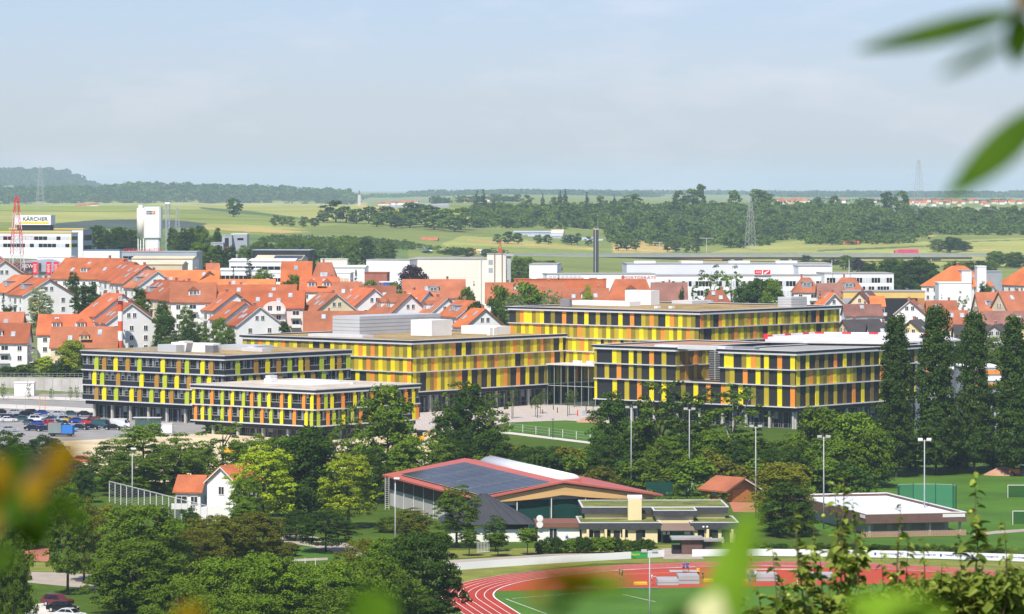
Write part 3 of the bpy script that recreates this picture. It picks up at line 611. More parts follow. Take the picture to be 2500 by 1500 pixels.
def house(px, py, d, w, rise, ang, L, wall='w', roof='r', label=None, gwin=2, rows=None, sky=2, dorm=0, chim=1, bal=0, hip=0.0, awn=0, zdorm=0, over=0.45, name='house', barrel=0, cat='house', swin=True):
    a = R(ang); peak = at(px, py, d); up = Vector((math.sin(a), math.cos(a), 0)); xr = Vector((up.y, -up.x, 0))
    corners = [peak + xr * (s * w / 2) + up * t for s in (-1, 1) for t in (0, L)]
    g0 = min(gz(c.x, c.y) for c in corners) - 0.6
    if rise > peak.z - g0 - 2.5: rise = max(2, peak.z - g0 - 3)
    H = peak.z - g0; E = H - rise; key = (wall, roof)
    if label is None:
        ft = 'a flat zinc dormer' if zdorm else 'gabled dormers' if dorm else ('no roof windows', 'a single roof window', 'two roof windows', 'three roof windows', 'four roof windows')[min(4, sky)]
        sh = 'hipped' if hip else 'long' if L > 16 else 'short' if L < 8 else 'plain'
        label = f'{WNAME[wall]} town house with {sh} {RNAME[roof]} tiled roof and {ft}'
        grp = f'{WNAME[wall]} town houses under {sh} {RNAME[roof]} roofs with {ft}'
    else: grp = 'houses of the town'
    root = empty(name, (peak.x, peak.y, g0), -a, label, cat, grp)
    hw = w / 2; hl = hip * hw; RM = rh.choice(ROOF2) if roof == 'r' else ROOF[roof]
    b = MB()
    if hip:
        b.box((-hw, 0, 0), (hw, L, E))
    else:
        b.prism([(-hw, 0, 0), (hw, 0, 0), (hw, 0, E), (0, 0, H - 0.02), (-hw, 0, E)], [(-hw, L, 0), (hw, L, 0), (hw, L, E), (0, L, H - 0.02), (-hw, L, E)])
    b.build('wall', WALL[wall], root)
    sl = rise / hw; o = over; ze = E - o * sl; t = 0.28; b = MB()
    y0, y1 = -o, L + o
    if hip:
        zh = H + 0.05
        A, B_, C, D = (-hw - o, -o, ze), (hw + o, -o, ze), (hw + o, L + o, ze), (-hw - o, L + o, ze); P, Q = (0, hl, zh), (0, L - hl, zh)
        for f in ((A, B_, P), (B_, C, Q, P), (C, D, Q), (D, A, P, Q), (D, C, B_, A)): b.face(f)
    else:
        for s in (-1, 1):
            q = [(0, 0.03), (s * (hw + o), ze - H + 0.03 if False else -(hw + o) * sl + 0.03), (s * (hw + o), -(hw + o) * sl + 0.03 + t), (0, 0.03 + t)]
            if s < 0: q = q[::-1]
            b.prism([(x, y1, H + z) for x, z in q], [(x, y0, H + z) for x, z in q])
    rf = b.build('roof', RM, root)
    s = -1 if ang < 0 else 1; th = math.atan2(rise, hw)
    if not hip and abs(ang) < 70:      # pale verge board along the gable edge
        for q in (-1, 1):
            v = MB(); v.prism([(0, -o - 0.05, H - 0.1), (q * (hw + o), -o - 0.05, H - 0.1 - (hw + o) * sl), (q * (hw + o), -o - 0.05, H + 0.12 - (hw + o) * sl), (0, -o - 0.05, H + 0.12)][::q],
                              [(0, -o, H - 0.1), (q * (hw + o), -o, H - 0.1 - (hw + o) * sl), (q * (hw + o), -o, H + 0.12 - (hw + o) * sl), (0, -o, H + 0.12)][::q]); v.build('verge_board', TRIM if roof in 'kn' or rh.random() < .5 else HF, root)
    def slope(u, v, out=0.0):            # u along the ridge 0..1, v down the visible slope 0..1
        x = s * hw * v; return Vector((x + s * out * math.sin(th), L * u, H + 0.31 - hw * v * sl + out * math.cos(th)))
    for k in range(sky):
        u = (k + 0.5 + rh.uniform(-0.2, 0.2)) / sky * 0.8 + 0.1; v = rh.choice((0.3, 0.55, 0.6))
        if hip: u = 0.5 + (u - 0.5) * 0.5
        me = SKYM.get(0)
        ob = link('skylight', me, rf, slope(u, v)); ob.rotation_euler = (0, s * th, 0)
    for k in range(chim):
        u = rh.uniform(0.2, 0.8); bx('chimney', BRICKC, rf, (s * -0.9 - 0.35, L * u, H - 1.2), (0.7, 0.6, 2.3)); bx('chimney_cap', CONC, rf, (s * -0.9 - 0.42, L * u - 0.07, H + 1.1), (0.84, 0.74, 0.12))
    for k in range(dorm + zdorm):
        u = (k + 0.5) / (dorm + zdorm) * 0.8 + 0.1; z_ = k >= dorm; dw = 3.4 if z_ else 2.6; v0 = 0.72; x0 = s * hw * v0; zb = H - hw * v0 * sl + 0.25; hh = 1.7
        xin = s * hw * (0.12 if z_ else 0.2); yc = L * u; b = MB()
        lo = (min(x0, xin), yc - dw / 2, zb - 0.4); hi = (max(x0, xin), yc + dw / 2, zb + hh); b.box(lo, hi); dm = b.build('dormer', ZINC if z_ else WALL[wall], root)
        if z_: bx('dormer_roof', ZINC, dm, (lo[0] - 0.2, lo[1] - 0.2, hi[2] + 0.005), (hi[0] - lo[0] + 0.4, dw + 0.4, 0.15))
        else:
            b = MB(); ov = 0.25; q = [(yc - dw / 2 - ov, zb + hh - 0.1), (yc + dw / 2 + ov, zb + hh - 0.1), (yc, zb + hh + 1.1)]
            xs = (x0 + s * 0.3, xin); b.prism([(xs[0], y, z) for y, z in q], [(xs[1], y, z) for y, z in q]); b.build('dormer_roof', RM, dm)
        for q in (-0.55, 0.55): link('window', hwin(0.85, 1.1), dm, (x0 + s * 0.04, yc + q, zb + 0.35), R(90) * s)
    if awn: bx('awning', AWN, root, (s * hw * 0.78 - 0.6, L * 0.45, H - hw * 0.6 * sl), (1.4, 3.2, 0.1))
    # windows of the gable, row by row, then of the visible long side
    nr = rows if rows is not None else 6; k = 0; z = E + min(0.4, rise * 0.1); fl = 2.8
    if not hip and rise > 3.5:
        for q in ((-0.9, 0.9) if w > 9 else (0,)): link('window', hwin(0.95, 1.2), root, (q, -0.03, E + rise * 0.28))
    z = E - 2.2
    while z > 1.0 and k < nr:
        n = gwin
        for i in range(n):
            x = (i + 0.5) / n * w * 0.84 - w * 0.42
            if bal and n > 1 and i == 0:
                bx('balcony', HF, root, (x - 1.6, -1.5, z - 0.75), (3.4, 1.45, 0.16)); bx('balcony_rail', HF if bal == 1 else WALL['y'], root, (x - 1.6, -1.5, z - 0.58), (3.4, 0.1, 0.85))
                link('window', hwin(2.0, 1.9), root, (x + 0.1, -0.03, z - 0.55))
            else: link('window', hwin(1.1, 1.3), root, (x, -0.03, z))
        if swin:
            n = max(2, int(L / 3.6))
            for i in range(n):
                yy = (i + 0.5) / n * L
                if wall in 'wcp' and cat == 'house' and i % 2 == 1 and k < 4:
                    link('window', hwin(1.9, 1.95), root, (s * (hw + 0.03), yy, z - 0.6), R(90) * s); bx('balcony', HF, root, (hw + 0.02 if s > 0 else -hw - 1.42, yy - 1.5, z - 0.85), (1.4, 3.0, 0.16))
                    bx('balcony_rail', HF, root, (hw + 1.32 if s > 0 else -hw - 1.42, yy - 1.5, z - 0.68), (0.1, 3.0, 0.85))
                else: link('window', hwin(1.15, 1.3), root, (s * (hw + 0.03), yy, z), R(90) * s)
        z -= fl; k += 1
    if barrel:
        for u in ((0.2, 0.72) if barrel > 1 else (0.5,)):
            b = MB(); yc = L * u; hwid = 3.4; ring0 = []
            for j in range(13): ring0.append((yc + hwid * math.cos(math.pi * j / 12), E - 0.3 + 2.3 * math.sin(math.pi * j / 12)))
            ring0 += [(yc - hwid, E - 8), (yc + hwid, E - 8)]
            b.prism([(s * (hw + 0.9), y, z) for y, z in ring0], [(s * 1.0, y, z) for y, z in ring0]); b.build('arched_bay', WALL[wall], root)
            for z in (E - 0.8, E - 3.6, E - 6.4):
                for q in (-1.3, 1.3): link('window', hwin(1.3, 1.5), root, (s * (hw + 0.94), yc + q, z), R(90) * s)
                bx('balcony', HF, root, (s * (hw + 0.95) if s > 0 else -hw - 2.15, yc - 3.2, z - 0.9), (1.2, 6.4, 0.9))
    return root
SKYM = {}
b = MB(); b.box((-1.0, -0.62, -0.02), (1.0, 0.62, 0.10), 0); b.box((-0.88, -0.5, 0.101), (0.88, 0.5, 0.12), 1); SKYM[0] = b.mesh('skylight', [ZINC, mat('roof_window_glass', (0.40, 0.43, 0.46), 0.15, 0.3, 0.5, spec=0.6)])

T = house
T(57, 764, 1118, 11, 4.6, -90, 16, 'w', 'b', gwin=1)
T(72, 791, 1100, 11, 5.2, -90, 17, 'w', 'r', 'white house with an orange hipped dormer above stacked balconies at the edge of town', dorm=1, bal=1)
T(97, 770, 1112, 11, 5.3, 90, 17.6, 'w', 'r', 'white house with long orange roof and two flat dormers behind the cream house', dorm=2)
T(129, 800, 1093, 10.5, 5.4, 90, 18.6, 'c', 'r', 'cream house with long orange roof, twin windows and a yellow awning', dorm=1, sky=3, awn=1)
T(300, 720, 1112, 17, 6.2, -28, 13, 'w', 'r', 'tall white gabled house just behind the one with the striped chimney', gwin=3)
T(321, 742, 1098, 15.5, 5.4, -28, 9, 'w', 'r', 'tall white gabled house with stacked balconies beside the striped chimney', gwin=3, bal=1)
T(119, 682, 1187, 17, 4.9, -30, 12, 'w', 'r', 'broad white apartment gable with yellow balconies behind a willow', gwin=3, bal=2, zdorm=1, sky=0)
T(79, 675, 1203, 17, 5.0, -30, 14, 'w', 'r', zdorm=1, sky=0)
T(10, 637, 1262, 18, 6.0, -30, 14, 'w', 'r', zdorm=0)
T(-8, 622, 1290, 18, 6.0, -30, 14, 'w', 'r')
T(303, 633, 1292, 18, 6.6, -60, 24, 'w', 'r', 'large white house under a sweeping orange roof with a gabled balcony dormer', dorm=1, sky=3, gwin=3)
T(331, 642, 1250, 16, 5.8, -28, 12, 'w', 'r')
T(358, 650, 1238, 16, 5.6, -28, 11, 'w', 'r', sky=3)
T(384, 663, 1225, 15, 5.2, -28, 10, 'w', 'r', zdorm=1)
T(416, 687, 1192, 14.5, 5.2, -28, 10, 'c', 'r', zdorm=1)
T(447, 688, 1180, 14.5, 5.4, -28, 10, 'c', 'r')
T(478, 690, 1168, 14.5, 5.6, -28, 11, 'c', 'r')
T(382, 662, 1292, 11, 5.0, 90, 21, 'w', 'o', sky=2)
T(420, 692, 1150, 12, 5.4, 88, 13, 'w', 'r', 'white house with a tall gabled balcony dormer above stacked balconies', dorm=1, sky=1)
T(512, 664, 1290, 11, 4.5, -20, 9, 'y', 'r', 'yellow gabled house among the orange roofs', chim=0)
T(505, 645, 1330, 12, 6.0, 80, 4, 'w', 'b', gwin=1)
T(537, 684, 1270, 10, 4.0, 90, 18, 'w', 'o', sky=3)
T(485, 697, 1182, 13, 5.5, 92, 30, 'w', 'r', sky=4, chim=2)
T(576, 717, 1140, 14.5, 5.0, -28, 15, 'w', 'r', sky=3)
T(604, 712, 1152, 12, 4.8, 90, 17, 'p', 'r', 'pale pink apartment house with an arched bay and balconies', barrel=1, sky=4, chim=0)
T(600, 740, 1118, 14, 5.0, -28, 10, 'w', 'r', sky=1)
T(634, 750, 1107, 14.5, 5.2, -28, 7, 'w', 'r', 'white stepped gable house in front of the pale pink apartments', sky=3)
T(690, 640, 1332, 15, 7.8, 90, 10, 'w', 'o', 'house with a very tall bright orange roof and one small skylight', sky=1, chim=0)
T(759, 641, 1328, 15, 7.4, 90, 9.5, 'w', 'b', 'house with a tall brownish hipped roof and a satellite dish', hip=0.3, sky=2)
T(735, 678, 1292, 12, 4.6, 90, 12.5, 'w', 'r', dorm=2, awn=1)
T(815, 690, 1262, 11, 5.2, 90, 9, 'w', 'b')
T(822, 719, 1150, 13.5, 5.0, -28, 12, 'c', 'r', 'cream gable house with three roof windows beside the arched bay', sky=3)
T(914, 706, 1165, 14, 5.4, -28, 13, 'w', 'r', sky=2)
T(880, 700, 1215, 13, 5.0, 90, 11, 'w', 'b')
T(1002, 721, 1152, 14, 5.6, -32, 14, 'w', 'r', 'white gable house with two small dark pointed dormers', dorm=2, sky=1)
T(745, 762, 1100, 13, 5.4, 88, 20, 'w', 'r', 'white house with dark verge boards right behind the hospital roof', sky=3)
T(985, 684, 1262, 12, 5.6, 90, 20, 'w', 'b', 'long house with brownish red roof and a wide dormer before the white factory', dorm=0, zdorm=1, sky=1, chim=2)
T(1045, 712, 1190, 13, 5.2, -50, 9, 'w', 'r')
T(1092, 729, 1150, 13, 5.0, -28, 11, 'w', 'r', dorm=1)
T(1160, 737, 1135, 12, 4.4, -28, 12, 'w', 'r', zdorm=1)
T(1184, 756, 1108, 12.5, 5.0, -25, 9, 'w', 'o', 'white gable house with bright orange roof beside the green thicket')
T(1187, 692, 1232, 12, 6.0, 90, 25, 'w', 'b', 'long low house under a brownish red roof behind the thicket', chim=2, sky=1)
T(1374, 706, 1200, 11, 4.2, 90, 14, 'w', 'b', dorm=1, sky=2)
T(1483, 682, 1252, 14, 6.6, 90, 15, 'w', 'r', 'house with a big plain red hipped roof behind the hospital', hip=0.35, dorm=1, sky=0)
T(1592, 692, 1242, 12, 5.4, 90, 11, 'w', 'n', sky=0)
T(1715, 709, 1205, 11, 4.2, 90, 9, 'w', 'b', hip=0.5)
T(1935, 678, 1290, 11, 4.6, 90, 9, 'w', 'b', hip=0.55, zdorm=1, sky=0)
T(2030, 678, 1290, 11, 5.0, 90, 11, 'w', 'b', hip=0.6, zdorm=1, sky=0)
T(1996, 694, 1240, 10, 4.0, 90, 8, 'w', 'n', sky=0)
T(2036, 717, 1195, 9, 4.4, -15, 7, 'w', 'o', gwin=1, sky=1, over=0.8)
T(2099, 714, 1205, 9, 4.4, 28, 9, 'c', 'n', 'small cream gable with brown roof before the yellow hall')
T(2125, 725, 1200, 8, 2.8, 90, 4, 'w', 'o', sky=0, chim=0)
T(2060, 745, 1165, 11, 3.2, 88, 11, 'w', 'n', sky=1)
T(2221, 735, 1172, 9.4, 4.0, 14, 9, 'w', 'b', 'small white gable house with three windows between the poplars')
T(2262, 736, 1185, 13, 6.2, 88, 9, 'y', 'b')
T(2310, 760, 1150, 12, 5.0, 92, 6, 'y', 'b')
T(2383, 716, 1210, 13, 6.0, 85, 9, 'c', 'b', zdorm=1)
T(2440, 714, 1200, 14, 6.5, 70, 12, 'c', 'b')
T(2398, 762, 1140, 11, 3.6, 90, 18, 'y', 'n', sky=1)
T(2059, 783, 1105, 10.5, 4.6, 62, 12, 'a', 'k', 'apricot gabled house with a dark roof and brick chimney', sky=0)
T(2120, 790, 1100, 10, 4.4, 88, 6, 'w', 'k', sky=1)
T(2223, 784, 1105, 11, 5.0, 25, 9, 'y', 'k', 'yellow gabled house with a dark roof between two poplars', sky=1)
T(2330, 795, 1110, 11, 4.4, 90, 10, 'w', 'k')
T(2428, 795, 1105, 10, 4.0, 20, 9, 'g', 'k', gwin=1)
T(2300, 650, 1380, 20, 7.0, 48, 17, 'w', 'o', 'tall white office block under a mansard of bright orange tiles', hip=0.5, sky=3, gwin=5, cat='office', name='office_block')
T(2480, 648, 1390, 22, 7.0, 60, 22, 'w', 'o', 'white office block with rows of skylights in a bright orange roof', hip=0.45, sky=6, gwin=5, cat='office', name='office_block')
# striped chimney by the tall gabled house
c0 = at(294, 737, 1090); g = gz(c0.x, c0.y); ch = empty('striped_chimney', (c0.x, c0.y, g), 0, 'tall red and white striped chimney beside a white gabled house', 'chimney')
hh = c0.z - g; SRED = mat('chimney_red', (0.68, 0.10, 0.03), 0.6, 0.05); n = 7
for k in range(n):
    b = MB(); b.tube((0, 0, hh * k / n), (0, 0, hh * (k + 1) / n), 0.72, n=14); b.build('stripe', SRED if (n - 1 - k) % 2 == 0 else WALL['w'], ch, smooth=False)
b = MB(); b.tube((0, 0, hh), (0, 0, hh + 0.25), 0.75, 1.45, n=14); b.build('cap', SRED, ch)
for k in range(3): b = MB(); b.tube((-0.4 + 0.4 * k, 0, hh + 0.26), (-0.4 + 0.4 * k, 0, hh + 1.7), 0.16, n=8); b.build('flue', SILVER, ch)
# ------------------------------------------------------------------ works, shops, motorway and the far country
def M(n, c, r=0.7, v=0.08, s=0.3, **k): return mat(n, c, r, v, s, **k)
PANW = M('white_sheet', (0.80, 0.80, 0.79), 0.6, 0.04, 0.08); OFFW = M('ivory_sheet', (0.78, 0.74, 0.64), 0.7, 0.06, 0.1); GREYM = M('grey_sheet', (0.36, 0.39, 0.43), 0.5, 0.08, 0.2); SIGNY = M('sign_yellow', (0.85, 0.62, 0.02), 0.5, 0.02)
BLIND = M('pale_blind', (0.58, 0.60, 0.62), 0.7, 0.06); SBLK = M('sign_black', (0.03, 0.03, 0.03), 0.5, 0.0); REWR = M('sign_red', (0.72, 0.02, 0.04), 0.5, 0.03); MAROON = M('maroon_fascia', (0.14, 0.03, 0.04), 0.6, 0.08); BEIGE = M('beige_roof', (0.62, 0.52, 0.36), 0.8, 0.1, 0.1); TANW = M('tan_wall', (0.60, 0.50, 0.34), 0.8, 0.08)
SOLAR = M('solar_glass', (0.062, 0.062, 0.062), 0.3, 0.3, 0.12, spec=0.35); STEEL = M('galvanised_steel', (0.42, 0.44, 0.45), 0.5, 0.08)
def block(name, px, py, d, th, w, dep, wall, label, cat, base=None, roof=None, h=None, group=None, rim=0.0):
    """flat-roofed block; px, py = upper near corner, front runs w to the left, side runs dep away"""
    p = at(px, py, d); t = R(th); g = min(gz(p.x, p.y), gz(p.x - w, d), gz(p.x, d + dep)) - 0.5 if base is None else base
    root = empty(name, (p.x, p.y, g), -t, label, cat, group); H = p.z - g if h is None else h
    bx('wall', wall, root, (-w, 0, 0), (w, dep, H)); bx('roof', roof or GREYR, root, (-w - 0.15, -0.15, H + 0.004), (w + 0.3, dep + 0.3, 0.3 + rim))
    return root, H
def ribbon(root, x0, x1, z, h, n, m=None, alt=None, y=-0.06, side=None):
    for k in range(n):
        mm = (alt if alt and rw.random() < 0.45 else m or GLASSW); w = (x1 - x0) / n
        if side is None: bx('window', mm, root, (x0 + k * w + 0.08, y, z), (w - 0.16, 0.09, h))
        else: bx('window', mm, root, (side - 0.03, x0 + k * w + 0.08, z), (0.09, w - 0.16, h))
def m_of(px, d): return px * d / F
# headquarters with the lettered sign box
d = 1800; k1, H = block('office_building', 174, 570, d, 12, m_of(260, d), 10, PANW, 'white office building with yellow roof edge and ribbon windows under a lettered sign box', 'office')
bx('roof_edge', SIGNY, k1, (-m_of(260, d) - 0.2, -0.2, H + 0.31), (m_of(260, d) + 0.4, 0.4, 0.55))
for z in (H - 3.2, H - 6.6): ribbon(k1, -m_of(255, d), -0.8, z, 1.7, 22, GLASSW, BLIND)
for z in (H - 3.2, H - 6.6): bx('panel', SIGNY, k1, (-0.7, -0.05, z), (0.6, 0.08, 1.7)); ribbon(k1, 0.5, 9, z, 1.7, 3, side=0.0)
k2, H2 = block('office_building', 203, 562, 1830, 12, m_of(190, 1830), 14, GREYM, 'taller grey office wing with yellow edge behind the ribbon windowed one', 'office')
bx('roof_edge', SIGNY, k2, (-m_of(190, 1830) - 0.2, -0.2, H2 + 0.31), (m_of(190, 1830) + 0.4, 0.4, 0.45)); bx('cladding', PANW, k2, (-5.5, -0.1, 0), (5.4, 0.1, H2 - 0.2))
for z in (H2 - 5, H2 - 10): ribbon(k2, 1, 13, z, 2.6, 2, side=0.0)
ds = 1815; sg = empty('roof_sign', at(124, 558, ds), R(-12), 'large white sign box with black lettering and a yellow bar on the office roof', 'sign')
wS, hS = m_of(92, ds), m_of(24, ds); bx('plinth', SHELL, sg, (-wS + 1, 0.6, -1.0), (wS - 1.5, 5, 2.6)); bx('sign_box', PANW, sg, (-wS, 0, 1.6), (wS, 6.5, hS))
bx('yellow_bar', SIGNY, sg, (-wS * 0.86, -0.12, 2.3), (wS * 0.80, 0.1, 0.9)); text('lettering', 'KÄRCHER', SBLK, sg, (-wS * 0.775, -0.02, 3.6), 2.1, 0, wS * 0.69, 0.15)
# supermarket with arched roof and flags
d = 1420; r0 = gpt(70, d); rt = empty('supermarket', (r0.x, d, r0.z - 0.5), R(-8), 'supermarket hall with low arched grey roof and dark red lettered fascia', 'shop')
zt = zof(640, d) - rt.location.z; wv = m_of(112, d); b = MB(); ring0 = [(-wv / 2 + wv * k / 14, zt - 3.6 + 4.2 * math.sin(math.pi * k / 14)) for k in range(15)]
b.prism([(x, 0, z) for x, z in ring0][::-1], [(x, 30, z) for x, z in ring0][::-1]); b.build('arched_roof', GREYM, rt); bx('wall', WALL['g'], rt, (-wv / 2 + 0.4, 1.0, 0), (wv - 0.8, 28, zt - 3.62))
bx('fascia', MAROON, rt, (-wv / 2 + 1, -0.7, zt - 2.6), (wv * 0.72, 0.6, 2.2)); text('lettering', 'REWE', PANW, rt, (-2.2, -0.75, zt - 2.2), 1.4, 0, 5.2, 0.1); ribbon(rt, -wv / 2 + 1, wv / 2 - 1, 1.0, 2.0, 8, y=0.95)
for px in (86, 119, 137):
    p = at(px, 640, 1395); g = gz(p.x, p.y); fl = empty('shop_flag', (p.x, p.y, g), 0, 'upright red banner with white lettering on a pole before the supermarket', 'banner', 'red banners before the supermarket')
    b = MB(); b.tube((1.05, 0, 0), (1.05, 0, p.z - g + 0.4), 0.08); b.build('pole', STEEL, fl); h = 4.6; bx('cloth', REWR, fl, (-0.9, -0.02, p.z - g - h), (1.85, 0.05, h))
    t = text('lettering', 'REWE', PANW, fl, (0.45, -0.03, p.z - g - h + 0.9), 1.0, 0, 3.0, 0.02); t.rotation_euler = (0, R(-90), 0)
# batching plant silos
d = 2000; p = at(372, 600, d); g = gz(p.x, p.y); sp = empty('silo_plant', (p.x, p.y, g - 0.5), 0, 'white concrete batching plant with two tall silos and a grey lift frame', 'silo')
def zr(py, dd=None): return zof(py, dd or d) - sp.location.z
u_ = m_of(1, d); oc = [(-21, -18), (-17, -22), (17, -22), (21, -18), (21, 18), (17, 22), (-17, 22), (-21, 18)]; b = MB(); b.prism([(0.4 + x * u_, y * u_, zr(581)) for x, y in oc], [(0.4 + x * u_, y * u_, zr(505)) for x, y in oc]); b.build('silo', PANW, sp); b = MB(); b.prism([(0.4 + x * u_ * .8, y * u_ * .8, 0) for x, y in oc], [(0.4 + x * u_ * .86, y * u_ * .86, zr(581.2)) for x, y in oc]); b.build('silo_base', PANW, sp)
b = MB(); b.tube((-m_of(29, d), 1, zr(580)), (-m_of(29, d), 1, zr(509)), m_of(9.5, d), n=16); b.build('silo', OFFW, sp, True); b = MB(); b.tube((-m_of(29, d), 1, zr(508.5)), (-m_of(29, d), 1, zr(501)), m_of(6, d), n=12); b.build('silo_hat', PANW, sp)
for x in (-36, -30, -23): bx('silo_leg', PANW, sp, (m_of(x, d), 0, 0), (0.5, 0.5, zr(581)))
bx('logo_board', SBLK, sp, (-m_of(12, d), -m_of(22, d) - 0.15, zr(523)), (m_of(14, d), 0.2, 1.6)); bx('logo_patch', M('logo_orange', (0.8, 0.25, 0.02)), sp, (m_of(2.1, d), -m_of(22, d) - 0.15, zr(523)), (m_of(7, d), 0.2, 1.6))
text('lettering', 'BMB', PANW, sp, (-m_of(10, d), -m_of(22, d) - 0.17, zr(522)), 1.0, 0, m_of(15, d), 0.05)
for x in (32, 40):
    for y in (0, 3): bx('frame_post', GREYM, sp, (m_of(x, d), y, 0), (0.35, 0.35, zr(496)))
for k in range(10):
    z = zr(612) + k * (zr(498) - zr(612)) / 10; bx('frame_beam', GREYM, sp, (m_of(32, d), -0.05, z), (m_of(8, d), 0.2, 0.25))
    b = MB(); b.tube((m_of(32, d), 0, z), (m_of(40, d), 0, z + 2.3), 0.12, n=5); b.build('frame_brace', GREYM, sp)
bx('frame_head', PANW, sp, (m_of(31, d), -0.3, zr(499)), (m_of(12, d), 3, m_of(5, d)))
for x in (-16, 8): bx('hatch', SHELL, sp, (m_of(x, d), -m_of(21.5, d), zr(513)), (0.5, 0.3, 0.8))
# low shops and halls between
def hall(px, py, d, w, dep, wall, roof, label, th=5, group='low halls behind the houses', rows=0, win=None, cat='hall', pit=0.0):
    r, H = block('hall', px, py, d, th, m_of(w, d), dep, wall, label, cat, roof=roof, group=group)
    if rows: ribbon(r, -m_of(w, d) + 0.5, -0.5, H - 3.0, 1.3, rows, win)
    if pit:
        b = MB(); W_ = m_of(w, d); b.prism([(-W_ - .3, -.3, H + .31), (.3, -.3, H + .31), (.3, dep + .3, H + .31), (-W_ - .3, dep + .3, H + .31)], [(-W_ - .2, dep / 2 - .2, H + pit), (.2, dep / 2 - .2, H + pit), (.2, dep / 2 + .2, H + pit), (-W_ - .2, dep / 2 + .2, H + pit)]); b.build('pitched_roof', roof, r)
    return r, H
r, H = hall(480, 616, 1560, 185, 14, GREYM, GREYM, 'low shop with red roof lettering and planters by the silos', rows=14)
for x, s in ((-m_of(180, 1560), 'ZOO'), (-m_of(157, 1560), 'KÖLLE-ZOO'), (-m_of(117, 1560), 'FUTTER')): text('lettering', s, REWR, r, (x, -0.1, H + 0.3), 1.1, 0, None, 0.1)
hall(470, 634, 1440, 150, 14, OFFW, BEIGE, 'beige hall with pale shallow roof behind the terraces', pit=1.2); hall(445, 648, 1400, 90, 12, TANW, BEIGE, 'tan shed with shallow roof in front of the beige hall', pit=1.4)
hall(292, 612, 1620, 90, 12, PANW, M('blue_roof', (0.10, 0.16, 0.32)), 'white hall with blue roof edge beside the office building'); hall(170, 629, 1480, 80, 14, PANW, PANW, 'flat white hall behind the supermarket')
r, H = hall(603, 573, 1760, 38, 14, GREYM, PANW, 'narrow grey tower block with red window strip and white edge', th=0, cat='office'); ribbon(r, -m_of(24, 1760), -m_of(8, 1760), H - 2.6, 1, 1)
r, H = hall(566, 576, 1755, 24, 12, GREYM, GREYM, 'grey stair block with tall dark window beside the tower block', th=0, cat='office'); bx('window', SHELL, r, (-3.2, -0.06, H - 5), (1.8, 0.1, 4)); bx('panel', REWR, r, (-3.2, -0.08, H - 5.6), (1.8, 0.1, 0.6))
hall(545, 594, 1750, 30, 12, GREYM, GREYM, 'low grey annexe at the foot of the stair block', th=0, cat='office')
hall(757, 612, 1700, 142, 16, SHELL, GREYM, 'long dark hall with thin flat roof'); r, H = hall(735, 636, 1600, 115, 20, OFFW, BEIGE, 'hall with tan roof and blue solar rows', pit=2.0)
for k in range(12): bx('solar_module', SOLAR, r, (-m_of(70, 1600) + k * 1.0, 1.0, H + 0.6), (0.92, 7.0, 0.08)).rotation_euler = (R(10), 0, 0)
hall(718, 640, 1460, 160, 16, PANW, PANW, 'white shed row with low white roofs', rows=10, pit=1.2); hall(630, 662, 1420, 95, 10, PANW, PANW, 'white shed row beside the spruce', rows=8, pit=1.0); hall(700, 668, 1390, 45, 9, PANW, PANW, 'small white shed in front of the shed row', rows=4)
hall(890, 655, 1430, 90, 12, PANW, PANW, 'low white workshop next to the graffiti wall', pit=1.0); hall(848, 634, 1500, 66, 4, OFFW, OFFW, 'pale wall covered with faint pink graffiti'); hall(855, 668, 1390, 45, 9, PANW, PANW, 'white garage block with brown doors', rows=3, win=TANW)
hall(945, 667, 1400, 55, 8, BRICKC, ROOF['b'], 'low red brick shed below the graffiti hall'); hall(960, 690, 1330, 34, 5, M('container_blue', (0.04, 0.12, 0.42)), PANW, 'blue container under a striped awning')
# big white factory with stair tower
d = 1450; r, H = block('factory', 1192, 634, d, 4, m_of(195, d), 35, OFFW, 'huge windowless ivory factory hall', 'factory')
for k in range(1, 7): bx('joint', TANW, r, (-m_of(195, d) + k * 4.3, -0.02, 0.5), (0.05, 0.03, H - 0.6))
for z in (H * .35, H * .68): bx('joint', TANW, r, (-m_of(195, d), -0.02, z), (m_of(195, d), 0.03, 0.05))
bx('drainpipe', STEEL, r, (-m_of(18, d), -0.4, 0), (0.35, 0.35, H))
r, H = block('factory', 1000, 636, d - 6, 18, m_of(112, d), 12, PANW, 'white factory hall with sloping roof and a faded wall painting', 'factory')
for k, (c, x, z, w_, h_) in enumerate((((0.78, 0.45, 0.20), -13, 1.5, 5, 2.6), ((0.80, 0.62, 0.30), -9, 1.2, 6, 3.4), ((0.70, 0.2, 0.2), -5, 1, 1.6, 1.2), ((0.8, 0.7, 0.5), -11, 3.6, 4, 1.5))): bx('mural_patch', M('mural%d' % k, c, 0.8, 0.2, 1.5), r, (x, -0.05 - 0.01 * k, z), (w_, 0.04, h_))
r, H = block('factory', 1235, 621, d - 4, 2, m_of(46, d), 7, OFFW, 'ivory factory stair tower with brown corner pipes', 'factory')
for x in (-m_of(28, d), -m_of(10, d)): bx('pipe', TRIM, r, (x, -0.3, 0), (0.28, 0.28, H + 0.2))
for z in (H - 4, H - 7): bx('window', GREYM, r, (-m_of(42, d), -0.05, z), (1.6, 0.1, 1.8))
cr = empty('rusty_mast', at(1221, 618, d - 1), 0, 'rust red antenna frame on the ivory stair tower', 'mast'); b = MB()
for q in (-0.8, 0.8): b.tube((q, 0, 0), (q * .2, 0, 4.4), 0.14, n=5)
b.tube((-0.6, 0, 1.6), (0.6, 0, 1.6), 0.12, n=5); b.tube((-0.4, 0, 2.8), (0.4, 0, 2.8), 0.12, n=5); b.build('frame', M('rust', (0.45, 0.10, 0.05)), cr); bx('box', M('rust', (0.45, 0.10, 0.05)), cr, (-0.7, -0.4, 0), (1.4, 0.8, 1.8))
